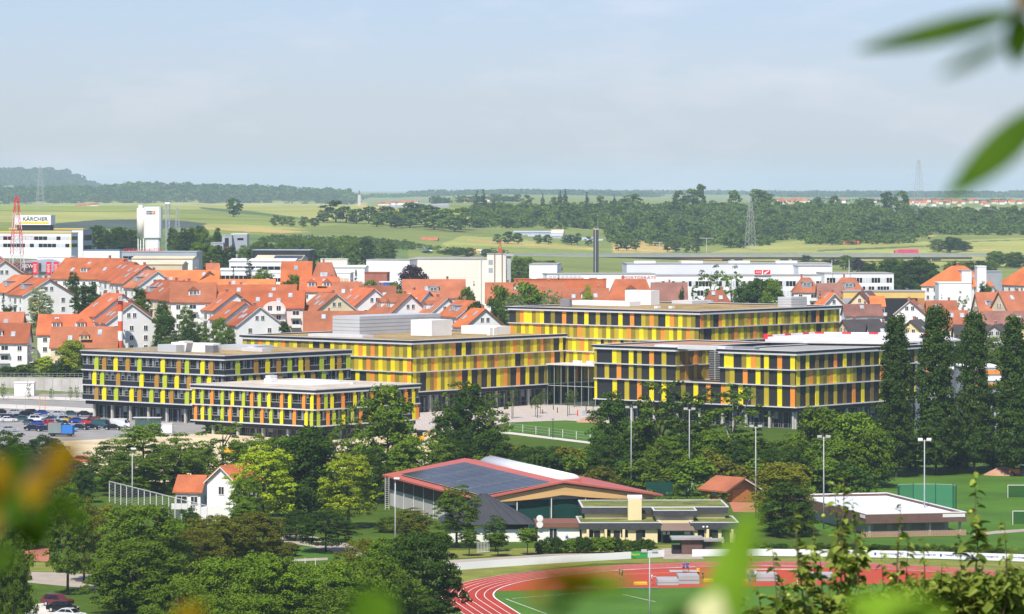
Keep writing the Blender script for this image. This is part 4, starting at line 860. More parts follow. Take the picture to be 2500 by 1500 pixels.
r, H = block('duct_stack', 1247, 628, 1440, 0, 1.4, 1.4, STEEL, 'galvanised exhaust duct with flared top beside the stair tower', 'duct'); bx('flare', STEEL, r, (-2.4, -0.6, H + 0.31), (3.4, 2.6, 0.8))
# gymnastics factory: long white stepped halls
d = 1560; G = 'white stepped factory halls'
r, H = block('factory', 2182, 669, d, -3, m_of(170, d), 25, PANW, 'white two storey factory wing with ribbon windows and flagpoles', 'factory', group=G)
for z in (H - 3.6, H - 7.1): ribbon(r, -m_of(165, d), -0.6, z, 2.0, 22, GLASSW, BLIND)
r, H = block('factory', 2012, 674, d + 10, -3, m_of(520, d), 22, PANW, 'long white factory front with a band of windows behind the birches', 'factory', group=G); ribbon(r, -m_of(500, d), -0.6, H - 4.2, 2.1, 60, GLASSW, BLIND); ribbon(r, -m_of(330, d), -0.6, H - 8.0, 2.1, 40, GLASSW, BLIND)
r, H = block('factory', 2030, 645, d + 60, -2, m_of(520, d), 30, M('pale_lilac_sheet', (0.70, 0.71, 0.76), 0.6, 0.04, 0.1), 'pale upper factory hall rising behind the long front', 'factory', group=G)
for k in range(4): bx('rooflight', PANW, r, (-m_of(500 - 120 * k, d), 2, H + 0.3), (9, 4, 1.0))
block('factory', 2032, 651, d + 40, -2, m_of(85, d), 20, PANW, 'white end block of the upper factory hall', 'factory', group=G)
r, H = block('factory', 1360, 647, d, 4, m_of(68, d), 30, PANW, 'white factory head block with a blank wall', 'factory', group=G)
r, H = block('factory', 1600, 670, d - 10, -6, m_of(265, d), 18, PANW, 'low white factory wing carrying thin red lettering', 'factory', group=G); RLET = M('letter_red', (0.72, 0.22, 0.22)); 
text('lettering', 'TURNGERÄTE', RLET, r, (-m_of(262, d), -0.1, H - 2.6), 1.25, 0, m_of(80, d), 0.06); text('lettering', 'SPORTGERÄTE', RLET, r, (-m_of(84, d), -0.1, H - 1.8), 1.25, 0, m_of(86, d), 0.06); bx('loading_gap', SHELL, r, (-m_of(180, d), -0.06, H - 3.0), (m_of(45, d), 0.1, 1.6))
for k in range(8): bx('window', BLIND, r, (-m_of(260 - 10 * k, d), -0.06, H - 1.3), (1.3, 0.08, 0.9))
ra, HA = block('hall', 1480, 683, 1420, 0, m_of(225, 1420), 8, ROOF['r'], 'long low red hall with white domed rooflights', 'hall', roof=ROOF['r'])
for x in (1305, 1432, 1465): b = MB(); b.tube((0, 0, 0), (0, 0, 0.9), 1.2, 0.7, n=10); b.build('rooflight', PANW, ra, loc=(m_of(x - 1480, 1420), 2, HA + 0.3))
sgn = empty('company_sign', at(1861, 672, d + 8), R(3), 'pair of red sign panels on a white board above the factory front', 'sign'); u = m_of(1, d)
bx('board', PANW, sgn, (-20 * u, 0, 0), (41 * u, 0.3, 14 * u)); bx('panel', REWR, sgn, (-19 * u, -0.06, 1.5 * u), (18 * u, 0.06, 11 * u)); bx('panel', REWR, sgn, (2 * u, -0.06, 1.5 * u), (18 * u, 0.06, 11 * u)); text('lettering', 'AEG', PANW, sgn, (-16 * u, -0.07, 5 * u), 4.4 * u, 0, 12.5 * u, 0.05)
b = MB(); b.prism([(4.5 * u, -0.1, 2.8 * u), (8 * u, -0.1, 2.8 * u), (17 * u, -0.1, 10 * u), (17 * u, -0.1, 11.6 * u), (13 * u, -0.1, 10 * u), (4.5 * u, -0.1, 5.5 * u)], [(4.5 * u, -0.07, 2.8 * u), (8 * u, -0.07, 2.8 * u), (17 * u, -0.07, 10 * u), (17 * u, -0.07, 11.6 * u), (13 * u, -0.07, 10 * u), (4.5 * u, -0.07, 5.5 * u)]); b.build('emblem', PANW, sgn)
for px, y0, y1 in ((2031, 635, 668), (2073, 634, 672)):
    p = at(px, y0, d - 3); g = zof(y1, d - 3); fpole = empty('flagpole', (p.x, p.y, g), 0, 'tall white flagpole on the factory wing', 'flagpole', 'factory flagpoles'); b = MB(); b.tube((0, 0, 0), (0, 0, p.z - g), 0.14, 0.09); b.build('pole', PANW, fpole); b = MB(); b.tube((0, 0, p.z - g), (0, 0, p.z - g + .15), 0.16, 0.05); b.build('finial', STEEL, fpole)
# dark chimney with its thread of steam
d = 1800; p = at(1456.5, 561, d); g = gz(p.x, p.y); dc = empty('factory_chimney', (p.x, p.y, g), 0, 'tall square dark chimney rising behind the white factory', 'chimney'); hh = p.z - g; bx('shaft', M('dark_panel', (0.045, 0.045, 0.06)), dc, (-1.45, 0, 0), (2.4, 2.4, hh)); bx('ladder', STEEL, dc, (-0.75, -0.12, 0), (0.3, 0.1, hh)); bx('pier', M('dark_panel2', (0.06, 0.055, 0.065)), dc, (-0.4, -0.1, 0), (1.3, 0.4, hh - 0.1)); bx('cap', TANW, dc, (-1.5, -0.2, hh), (2.6, 2.6, 0.4)); b = MB(); b.tube((0.6, 0.5, hh + 0.4), (0.6, 0.5, hh + 5), 0.06); b.build('rod', STEEL, dc)
# yellow-fronted hall, white modern blocks on the other side
d = 1232; r, H = block('hall', 2258, 713, d, -2, m_of(200, d), 14, M('amber_fascia', (0.72, 0.50, 0.16)), 'yellow fronted hall with dark glazed lower wall', 'hall'); bx('glazing', SHELL, r, (-m_of(100, d), -0.08, 0), (m_of(82, d), 0.08, H - 2.0)); bx('wall_panel', M('wood_panel', (0.45, 0.22, 0.08)), r, (-m_of(18, d), -0.08, 0), (m_of(17, d), 0.08, H - 2.0)); bx('wall_panel', GREYM, r, (-m_of(199, d), -0.08, 0), (m_of(98, d), 0.08, H - 2))
hall(2408, 652, 1372, 22, 8, PANW, PANW, 'slim white stair tower with a dark pipe frame between the orange roofs', th=0, cat='office'); hall(2372, 662, 1375, 24, 8, PANW, ZINC, 'white stair block with a red box on its roof', th=0, cat='office'); hall(2446, 664, 1385, 60, 10, ZINC, ZINC, 'grey glazed link between the orange roofed offices', th=0, cat='office'); hall(2372, 692, 1340, 80, 12, PANW, PANW, 'plain white block in front of the orange roofed office', th=0, cat='office')
for px, py, w_, d in ((2320, 893, 60, 900), (2372, 905, 40, 905), (2445, 898, 90, 890), (2480, 930, 110, 870)):
    r, H = hall(px, py, d, w_, 14, GREYM, PANW, {2320: 'grey school block with orange band and white roof edge behind the poplars', 2372: 'grey school stair block with white framed window', 2445: 'grey school wing with white roof edge between two poplars', 2480: 'low grey school wing with orange parapet'}[px], th=-4, cat='school', group='grey school blocks')
    bx('band', M('orange_band', (0.70, 0.28, 0.06)), r, (-m_of(w_, d), -0.08, H - 1.6), (m_of(w_, d), 0.08, 1.1)); ribbon(r, -m_of(w_, d) + 0.4, -0.4, H - 4.4, 1.6, max(2, w_ // 22))
# retaining wall and white hut at the car park
w0, w1 = at(-120, 922, 1079), at(212, 920, 1075); v = w1 - w0; n = 16; rt = empty('retaining_wall', (w0.x, w0.y, 0), math.atan2(v.y, v.x), 'pale concrete retaining wall below the hedge slope', 'wall'); L_ = Vector((v.x, v.y)).length
for k in range(n): bx('wall_panel', CONC, rt, (k * L_ / n + 0.02, 0, -0.3), (L_ / n - 0.04, 0.4, w0.z + 0.3))
bx('coping', PALEC, rt, (-0.1, -0.06, w0.z + 0.003), (L_ + .2, 0.55, 0.12)); b = MB()
for k in range(33): b.tube((k * L_ / 32, 0.2, w0.z + .1), (k * L_ / 32, 0.2, w0.z + 1.3), 0.03, n=5)
b.tube((0, 0.2, w0.z + 1.3), (L_, 0.2, w0.z + 1.3), 0.03, n=5); b.tube((0, 0.2, w0.z + .7), (L_, 0.2, w0.z + .7), 0.02, n=5); b.build('railing', STEEL, rt)
hall(83, 936, 1066, 48, 3, WHITEC, WHITEC, 'white box hut in front of the retaining wall', th=0, cat='hut', group=None)

# motorway viaduct
d = 2540; zd = zof(624, d); x0, x1 = ux(880) * d, ux(2412) * d
br = empty('viaduct', ((x0 + x1) / 2, d, gz(0, d)), 0, 'long grey concrete motorway viaduct on squat piers', 'bridge'); B0 = br.location.z; W2 = (x1 - x0) / 2
BRC = M('bridge_concrete', (0.30, 0.30, 0.28), 0.9, 0.12, 0.1); bx('deck', BRC, br, (-W2, 0, zd - B0 - 1.1), (2 * W2, 14, 1.1)); bx('girder', M('bridge_shade_concrete', (0.30, 0.28, 0.27)), br, (-W2 + 10, 4.0, zd - B0 - 2.6), (2 * W2 - 20, 7, 1.49))
bx('noise_barrier', M('barrier_green_grey', (0.24, 0.28, 0.25)), br, (-W2, 13.2, zd - B0 + 0.01), (2 * W2, 0.3, 1.3)); bx('parapet', M('barrier_green_grey', (0.24, 0.28, 0.25)), br, (-W2, 0.0, zd - B0 + 0.01), (2 * W2, 0.2, 1.5))
for px in (1624, 1655, 1775, 1805, 1917, 1946, 2264, 2289, 1400, 1430):
    x = ux(px) * d - br.location.x; bx('pier', BRC, br, (x - 1.2, 4.5, -3), (2.4, 6, zd - B0 - 2.6 + 3)); bx('pier_head', BRC, br, (x - 2.6, 4.2, zd - B0 - 3.5), (5.2, 6.6, 0.89))
def lorry(px, py, d, col, cab, label, left=False, L=13.6):
    p = at(px, py, d); r = empty('lorry', (p.x, p.y, zd + 0.01), R(180) if left else 0, label, 'lorry', 'lorries on the motorway'); c = M(col[0], col[1]); k = M(cab[0], cab[1])
    bx('trailer', c, r, (-L, -1.25, 1.0), (L, 2.5, 2.9)); b = MB(); b.prism([(0.5, -1.2, 0.6), (2.7, -1.2, 0.6), (2.7, -1.2, 2.0), (2.3, -1.2, 3.4), (0.5, -1.2, 3.6)], [(0.5, 1.2, 0.6), (2.7, 1.2, 0.6), (2.7, 1.2, 2.0), (2.3, 1.2, 3.4), (0.5, 1.2, 3.6)]); b.build('cab', k, r)
    bx('windscreen', GLASSW, r, (2.1, -1.26, 2.0), (0.5, 2.52, 0.9)); bx('chassis', SHELL, r, (-L + .3, -1.0, 0.55), (L + 2.5, 2.0, 0.44))
    for x in (-L + 1.2, -L + 2.5, -L + 3.8, -1.0, 1.8): b = MB(); b.tube((x, -1.25, 0.5), (x, 1.25, 0.5), 0.5, n=12); b.build('wheel', SHELL, r)
lorry(2241, 622.5, 2546, ('tarpaulin_pink', (0.62, 0.06, 0.16)), ('cab_pink', (0.62, 0.10, 0.16)), 'pink curtain sided lorry crossing the viaduct', True) if False else None
lorry(2192, 622.3, 2546, ('tarpaulin_pink', (0.62, 0.06, 0.16)), ('cab_pink', (0.62, 0.10, 0.16)), 'pink curtain sided lorry crossing the viaduct', True)
lorry(1047, 623.5, 2546, ('tarpaulin_blue', (0.03, 0.10, 0.42)), ('cab_white', (0.75, 0.75, 0.75)), 'blue curtain sided lorry with white cab on the motorway', L=12)
lorry(1161, 622, 2546, ('tipper_yellow', (0.75, 0.45, 0.05)), ('cab_yellow', (0.75, 0.45, 0.05)), 'yellow tipper lorry on the motorway', L=5); lorry(1184, 622, 2548, ('box_white', (0.78, 0.78, 0.78)), ('cab_white', (0.75, 0.75, 0.75)), 'white box lorry on the motorway', L=6)
# lattice pylons
def pylon(px, ytop, ybase, d, arms, label, name='pylon', bands=None, thick=1.1):
    p = at(px, ytop, d); zb = zof(ybase, d); g = gz(p.x, p.y); zb = min(zb, g); h = p.z - zb; r = empty(name, (p.x, p.y, zb), R(25), label, 'pylon', 'lattice masts' if not bands else None)
    wb, wt = h * 0.075, h * 0.012; n = 11; tk = (0.05 + d / 60000) * thick
    def corner(t, i): w = wb * (1 - t) ** 0.8 * 0.9 + wt; return Vector((w * (1, 1, -1, -1)[i], w * (1, -1, -1, 1)[i], h * t))
    def mt(t): return STEEL if not bands else (bands[0] if int(t * bands[2]) % 2 == 0 else bands[1])
    for i in range(4):
        for k in range(n): b = MB(); b.tube(corner(k / n, i), corner((k + 1) / n, i), tk, n=4); b.build('leg', mt((k + .5) / n), r)
    b = MB()
    for k in range(n):
        for i in range(4):
            j = (i + 1) % 4; b.tube(corner(k / n, i), corner((k + 1) / n, j), tk * .5, n=4, mi=int(k * 2 / n) if bands else 0); b.tube(corner(k / n, j), corner((k + 1) / n, i), tk * .5, n=4, mi=int(k * 2 / n) if bands else 0)
    b.build('bracing', [STEEL, bands[0]] if bands else STEEL, r)
    for t, w in arms:
        b = MB(); z = h * t
        for s in (-1, 1):
            b.tube((0, 0, z), (s * w, 0, z - 0.01 * h), tk * .6, tk * .4, n=4); b.tube((0, 0, z + 0.03 * h), (s * w, 0, z - 0.01 * h), tk * .5, n=4)
            for q in (0.5, 1.0): b.tube((s * w * q, 0, z - 0.01 * h), (s * w * q, 0, z - 0.045 * h), tk * .5, n=4)
        b.build('cross_arm', bands[0] if bands else STEEL, r)
    return r
pylon(2243, 390, 545, 3440, ((0.9, 7.5), (0.77, 12), (0.61, 13)), 'tall pylon with three cross arms standing against the sky'); pylon(98, 405, 522, 3700, ((0.82, 8), (0.7, 6)), 'pale pylon on the ridge before the forest'); pylon(1832, 482, 622, 2760, ((0.66, 5),), 'pale lattice pylon among the orchard trees by the viaduct'); pylon(433, 505, 560, 2500, ((0.95, 1.5),), 'small lattice mast beside the silos')
pr = pylon(41, 480, 662, 1400, ((0.56, 6.5), (0.27, 7.5)), 'red and white lattice mast in front of the office building', 'lattice_mast', (M('mast_red', (0.70, 0.03, 0.05)), M('mast_white', (0.75, 0.75, 0.74)), 5), 1.8)
for px, y0, y1, d in ((1610, 592, 612, 2720), (1725, 582, 617, 2680), (1868, 557, 580, 3050), (1962, 536, 553, 3300), (1690, 546, 560, 3300)):
    p = at(px, y0, d); g = gz(p.x, p.y); r = empty('power_pole', (p.x, p.y, g), 0, 'wooden power pole with a single cross bar on the orchard slope', 'pole', 'power poles on the slope'); b = MB(); b.tube((0, 0, 0), (0, 0, p.z - g), 0.28, 0.2, n=6); b.build('post', CONC, r); b = MB(); b.tube((-5, 0, p.z - g), (5, 0, p.z - g), 0.18, n=5); b.build('cross_bar', STEEL, r)
# barns, greenhouses and far villages
def barn(px, py, d, w, h, rise, wall, roof, label, grp=None, name='barn', cat='barn', dep=8, ang=90):
    p = at(px, py, d); g = gz(p.x, p.y); b = MB(); W_ = w / 2; H = max(h, 1.5)
    z0 = min(0, p.z - g - H - rise - 1)
    q = Vector((p.x, p.y, g if grp and 'distant' in grp else p.z - H - rise))
    b.box((-W_, 0, -6), (W_, dep, H), 0); b.prism([(-W_ - .4, -.4, H), (W_ + .4, -.4, H), (W_ + .4, dep + .4, H), (-W_ - .4, dep + .4, H)], [(-W_ - .4, dep / 2 - .1, H + rise), (W_ + .4, dep / 2 - .1, H + rise), (W_ + .4, dep / 2 + .1, H + rise), (-W_ - .4, dep / 2 + .1, H + rise)], 1)
    o = b.build(name, [wall, roof]); o.location = q; o.rotation_euler = (0, 0, R(rh.uniform(-12, 12)) if grp else R(-8)); return tag(o, label, cat, grp)
barn(2078, 588, 2880, 11, 2.0, 2.6, M('brick_barn', (0.45, 0.20, 0.12)), ROOF['r'], 'small barn with red roof at the edge of the orchard'); barn(1047, 580, 2780, 12, 1.8, 2.2, TRIM, ROOF['b'], 'brown field barn below the hedgerow trees'); barn(550, 541, 3290, 4, 3, 1.5, BRICKC, ROOF['b'], 'tiny red hut under the lone round tree'); barn(1310, 519, 3350, 7, 2, 1.5, PANW, ROOF['n'], 'white garden hut among the orchard trees')
for k, (px, py, w_) in enumerate(((1300, 564, 90), (1345, 574, 110), (1400, 580, 100), (1445, 584, 50))): barn(px, py, 2950 - k * 25, m_of(w_, 2950), 2.2, 1.2, M('greenhouse_glass', (0.42, 0.47, 0.52), 0.3, 0.1, 0.4), M('greenhouse_roof', (0.42, 0.46, 0.52), 0.3, 0.1, 0.4), 'long pale greenhouse of the nursery', 'nursery greenhouses', 'greenhouse', 'greenhouse')
barn(1360, 561, 2935, 9, 3, 3, PANW, M('pale_roof', (0.55, 0.48, 0.40)), 'white nursery house between the greenhouses')
rv = random.Random(5)
for px, py in [(1900 + 6 * k + rv.uniform(-8, 8), 487 + rv.uniform(-2, 3)) for k in range(12)] + [(2030 + 60 * k + rv.uniform(-30, 30), 488 + rv.uniform(-3, 4)) for k in range(5)] + [(2200 + 8.6 * k + rv.uniform(-6, 6), 494 + rv.uniform(-3, 9)) for k in range(36)] + [(930 + 9 * k + rv.uniform(-5, 5), 482 + rv.uniform(-1.5, 2)) for k in range(10)] + [(1120 + 18 * k + rv.uniform(-6, 6), 489 + rv.uniform(-2, 2)) for k in range(8)] + [(190 + 7 * k, 464 + rv.uniform(-1, 1)) for k in range(7)]:
    d = 5650 + rv.uniform(-380, 380); barn(px, py, d, rv.uniform(5, 9), 3.6, 2.4, WALL[rv.choice('wwwc')], ROOF[rv.choice('rrb')], 'tiny white house with red roof in the distant village', 'houses of the distant villages', 'distant_house', 'house', 9)
r = gpt(877, 7600); b = MB(); b.box((-3, 0, 0), (3, 6, zof(476, 7600) - r.z), 0); b.prism([(-3, 0, zof(476, 7600) - r.z), (3, 0, zof(476, 7600) - r.z), (3, 6, zof(476, 7600) - r.z), (-3, 6, zof(476, 7600) - r.z)], [(-.2, 2.8, zof(464, 7600) - r.z), (.2, 2.8, zof(464, 7600) - r.z), (.2, 3.2, zof(464, 7600) - r.z), (-.2, 3.2, zof(464, 7600) - r.z)], 1); o = b.build('church_tower', [WALL['g'], ROOF['k']]); o.location = r; tag(o, 'thin church spire on the far horizon', 'church')
# ------------------------------------------------------------------ sports ground buildings
RMET = M('red_roof_sheet', (0.46, 0.12, 0.085), 0.5, 0.07, 0.1); GLUE = M('laminated_timber', (0.66, 0.40, 0.16), 0.6, 0.08, 0.4, stretch=(0.2, 0.2, 4)); GREENW = M('dark_green_glazing', (0.012, 0.055, 0.045), 0.25, 0.15, 0.3, spec=0.5); DTIM = M('dark_timber', (0.09, 0.065, 0.05), 0.85, 0.15, 1.0); SLATE = M('slate_fascia', (0.055, 0.058, 0.066), 0.6, 0.12, 1.5); YELW = M('pale_yellow_plaster', (0.76, 0.64, 0.36), 0.85, 0.05); MOSS = M('green_roof', (0.15, 0.17, 0.04), 0.95, 0.4, 0.25, var2=0.3, scale2=2.0, bump=0.5); BRF = M('brown_tile_fascia', (0.15, 0.085, 0.07), 0.8, 0.12, 1.2); WTIM = M('red_brown_timber', (0.40, 0.14, 0.05), 0.7, 0.12, 1.5); WALL['t'] = WTIM; WNAME['t'] = 'brown timber'
SEAM = M('dark_sheet_roof', (0.045, 0.048, 0.055), 0.5, 0.1, 0.5); MEM = M('white_membrane', (0.72, 0.75, 0.80), 0.6, 0.05, 0.15)
th = R(17.5); hall_ = empty('sports_hall', (-5.5, 640.0, 0), th, 'sports hall with low red roof, solar panels and curved timber gable', 'sports hall')
w, L_, ze, zp, xp = 32.0, 58.0, 5.6, 7.95, 15.0
def zroof(x): return ze + (zp - ze) * (x / xp if x < xp else (w - x) / (w - xp))
b = MB(); b.prism([(0.6, 1.6, 0), (w - .6, 1.6, 0), (w - .6, 1.6, zroof(w - .6) - .1), (xp, 1.6, zp - .1), (0.6, 1.6, zroof(.6) - .1)], [(0.6, L_ - 1, 0), (w - .6, L_ - 1, 0), (w - .6, L_ - 1, zroof(w - .6) - .1), (xp, L_ - 1, zp - .1), (0.6, L_ - 1, zroof(.6) - .1)]); b.build('wall', WALL['g'], hall_)
b = MB(); b.prism([(-.6, 0, ze - .35), (xp, 0, zp - .06), (w + .6, 0, ze - .35), (w + .6, 0, ze - .05), (xp, 0, zp + .25), (-.6, 0, ze - .05)], [(-.6, L_, ze - .35), (xp, L_, zp - .06), (w + .6, L_, ze - .35), (w + .6, L_, ze - .05), (xp, L_, zp + .25), (-.6, L_, ze - .05)]); b.build('roof', RMET, hall_)
b = MB(); N = 24
top = [(k * (w - 1) / N + .5) for k in range(N + 1)]
lowz = lambda x: zroof(x) - 0.55 - 1.55 * math.sin(math.pi * min(1, max(0, x / w))) ** 0.8
for y0, y1 in ((0.5, 0.9),):
    ring_f = [(x, y0, lowz(x)) for x in top] + [(x, y0, zroof(x) - .37) for x in (w - .5, xp, .5)]; ring_b = [(x, y1, z) for x, _, z in ring_f]; b.prism(ring_f, ring_b)
b.build('timber_gable', GLUE, hall_)
b = MB()
for k in range(5): b.box((0.9 + k * 6.2, 1.45, 0.05), (0.9 + k * 6.2 + 6.0, 1.58, 5.2))
for k in range(5): bx('glazing', GREENW, hall_, (0.9 + k * 6.05, 1.42, 0.05), (5.9, 0.14, 5.0 if 0 < k < 4 else 4.2))
for k in range(1, 5): b = MB(); b.tube((0.85 + k * 6.05, 0.75, 0), (0.85 + k * 6.05, 0.75, 5.6), 0.09); b.build('post', HF, hall_)
bx('timber_band', DTIM, hall_, (0.45, 1.7, 3.0), (0.14, L_ - 3, 2.2))
for k in range(9): bx('downpipe', HF, hall_, (0.35, 3 + k * 6.3, 0), (0.09, 0.09, 5))
sa = math.atan2(zp - ze, xp); yk = 1.2; nmod = 0; o = bx('array_frame', LEDGE, hall_, (0.85, 1.1, zroof(0.85) + 0.29), (12.1, 49.6, 0.03)); o.rotation_euler = (0, -sa, 0)
for r_ in range(36):
    for c in range(7):
        o = bx('solar_module', SOLAR, hall_, (0.9 + c * 1.72, yk, zroof(0.9 + c * 1.72) + 0.33), (1.66, 1.28, 0.05)); o.rotation_euler = (0, -sa, 0)
    yk += 1.34 + (0.5 if r_ in (8, 17, 26) else 0)
b = MB(); ra = [(0.4 + 2.1 * math.cos(math.pi * j / 12), 1.15 * math.sin(math.pi * j / 12)) for j in range(13)]; b.prism([(xp + 2.2 + x, 6, zroof(xp + 4) + .5 + z) for x, z in ra], [(xp + 2.2 + x, 50, zroof(xp + 4) + .5 + z) for x, z in ra]); b.build('arched_skylight', M('milky_skylight', (0.80, 0.80, 0.78), 0.35, 0.04), hall_, True); bx('skylight_kerb', RMET, hall_, (xp + .3, 5.9, zroof(xp + 5) + .1), (4.7, 44.2, .62))
lad = empty('roof_ladder', flat(940, 1245), R(17), 'white caged ladder on the end of the sports hall', 'ladder')
for q in (0, 0.7): bx('rail', HF, lad, (q, 0, 0), (0.07, 0.07, 5.8))
for k in range(15): bx('rung', HF, lad, (0.07, 0.01, 0.4 + k * .36), (0.63, 0.05, 0.05))
# annexe with dark hip roof, link building
an = empty('changing_rooms', (ux(1100) * 622, 622, 0), R(4), 'white changing room block with dark seamed hip roof', 'building'); bx('wall', WALL['w'], an, (-.5, 0, 0), (13.2, 11, 2.9)); b = MB()
e = [(-1.5, -1, 2.9), (13.7, -1, 2.9), (13.7, 12, 2.9), (-1.5, 12, 2.9)]; t_ = [(5.2, 5, 7.4), (6.2, 5, 7.4), (6.2, 6, 7.4), (5.2, 6, 7.4)]; b.prism(e, t_); b.build('hip_roof', SEAM, an); bx('window_strip', SHELL, an, (8.5, -0.04, 2.0), (4.1, 0.05, 0.8))
for k in range(8): b = MB(); x = -1.2 + k * 2.05; b.tube((x, -.98, 2.98), (5.2 + k * .14, 4.95, 7.42), 0.05, n=4); b.build('seam', SLATE, an)
lk = empty('link_building', (ux(1313) * 622, 622, 0), R(2), 'low white link with brown fascia and satellite dishes', 'building'); bx('wall', WALL['w'], lk, (0, 0, 0), (6.8, 8, 2.4)); bx('fascia', M('brown_fascia', (0.20, 0.09, 0.06)), lk, (-.4, -.5, 2.4), (7.4, 8.8, .75)); link('window', hwin(1.2, 1.6), lk, (2.5, -.04, .6))
for k in (0, 1):
    b = MB(); b.tube((0.3, -.6, 3.9 - k * 1.0), (0.3, -.45, 3.9 - k * 1.0), 0.55, 0.4, n=16); b.build('dish', HF, lk); bx('dish_arm', STEEL, lk, (0.27, -.44, 2.6), (0.06, 0.06, 1.3)) if k == 0 else None
# clubhouse: two stacked low blocks with slate fascias and planted roofs
cb = empty('clubhouse', (ux(1414) * 620, 620, 0), R(1.5), 'pale yellow clubhouse with dark slate fascias and mossy flat roofs', 'clubhouse')
def layer(x0, x1, y0, y1, z0, zf, zt, nw, fl=True):
    bx('wall', YELW, cb, (x0 + .5, y0 + .5, z0), (x1 - x0 - 1, y1 - y0 - 1, zf - z0)); 
    n = int((x1 - x0) / 1.6)
    for k in range(n): bx('slate_panel', SLATE, cb, (x0 + k * (x1 - x0) / n + .01, y0, zf), ((x1 - x0) / n - .02, .25, zt - zf))
    for y in ((y0 + .25), ): bx('slate_panel', SLATE, cb, (x0, y, zf), (.25, y1 - y0 - .25, zt - zf)); bx('slate_panel', SLATE, cb, (x1 - .25, y, zf), (.25, y1 - y0 - .25, zt - zf))
    for lo, sz in (((x0 - .05, y0 - .05, zt + .003), (x1 - x0 + .1, .3, .12)), ((x0 - .05, y0 + .25, zt + .003), (.3, y1 - y0 - .3, .12)), ((x1 - .25, y0 + .25, zt + .003), (.3, y1 - y0 - .3, .12)), ((x0 - .05, y1 - .05, zt + .003), (x1 - x0 + .1, .3, .12))): bx('coping', LEDGE, cb, lo, sz)
    bx('planted_roof', MOSS, cb, (x0 + .26, y0 + .26, zt - .15), (x1 - x0 - .52, y1 - y0 - .32, .2))
    for k in range(nw):
        x = x0 + 1.2 + k * (x1 - x0 - 2) / max(1, nw); bx('window', GLASSW, cb, (x, y0 + .44, z0 + (zf - z0) * .42), (1.1, .08, (zf - z0) * .5))
layer(0, 13.2, 0, 12, 0, 2.25, 3.25, 4); layer(18.0, 25.8, 0, 12, 0, 2.25, 3.25, 3); layer(0.8, 24.8, 8, 22, 3.2, 4.1, 5.1, 0); layer(12.2, 19.2, 2.5, 8, 2.9, 4.15, 5.0, 0)
bx('chimney', YELW, cb, (8.2, 5.0, 3.2), (2.2, 1.8, 3.4)); b = MB(); b.tube((8.1, 5.9, 6.85), (10.5, 5.9, 6.85), .5, n=10); b.build('chimney_hood', LEDGE, cb)
for k in range(4): bx('window', GLASSW, cb, (0.75 + .35, 9.6 + k * 2.4, 3.35), (.1, 1.5, .6))
b = MB(); b.prism([(13.1, -1.6, 2.1), (18.6, -1.6, 2.1), (18.2, 1.2, 3.0), (13.5, 1.2, 3.0)], [(13.1, -1.6, 2.22), (18.6, -1.6, 2.22), (18.2, 1.2, 3.12), (13.5, 1.2, 3.12)]); b.build('porch_roof', M('brown_sheet', (0.20, 0.14, 0.11)), cb); bx('porch_wall', SHELL, cb, (13.3, .3, 0), (4.8, .2, 2.4)); bx('door', M('green_door', (0.02, 0.16, 0.10)), cb, (14.9, .2, 0), (2.0, .08, 2.0))
for x in (13.5, 14.2, 17.0, 17.5): bx('notice', HF, cb, (x, .2, 1.35), (.5, .05, .5))
for x in (1.2, 4.1, 7.0, 24.6, 20.6): bx('pier', YELW, cb, (x, -.02, 0), (.4, .5, 2.24))
for k, x in enumerate((2.4, 5.6, 9.2, 21.5, 23.4)): bx('door', SHELL, cb, (x, .42, 0), (1.0, .08, 2.0))
lp = empty('globe_lamp', (ux(1722) * 619, 619, 0), 0, 'wall lamp with twin white globes by the clubhouse', 'lamp'); b = MB(); b.tube((0, 0, 0), (0, 0, 2.5), .04); b.tube((-.3, 0, 2.5), (.3, 0, 2.5), .03); b.build('stand', SHELL, lp)
for s in (-.3, .3): me = bpy.data.meshes.new('globe'); bm = bmesh.new(); bmesh.ops.create_uvsphere(bm, u_segments=12, v_segments=8, radius=.19); bm.to_mesh(me); bm.free(); me.materials.append(HF); link('globe', me, lp, (s, 0, 2.72))
ki = empty('kiosk', (ux(1664) * 601, 601, 0), R(2), 'brown timber kiosk with grey flat roof by the track', 'kiosk'); bx('wall', DTIM, ki, (0, 0, 0), (3.3, 3, 2.3)); bx('wall', DTIM, ki, (3.35, .4, 0), (3, 2.6, 2.0)); bx('roof', GREYR, ki, (-1.6, -.6, 2.31), (5.0, 4, .35)); bx('roof', GREYR, ki, (3.42, -.2, 2.01), (3.3, 3.4, .25)); bx('counter', SHELL, ki, (-1.4, .5, 0), (1.3, 2, 1.3))
for k in range(8): bx('plank', BRF, ki, (.04, -.05, .1 + k * .27), (3.2, .05, .24))
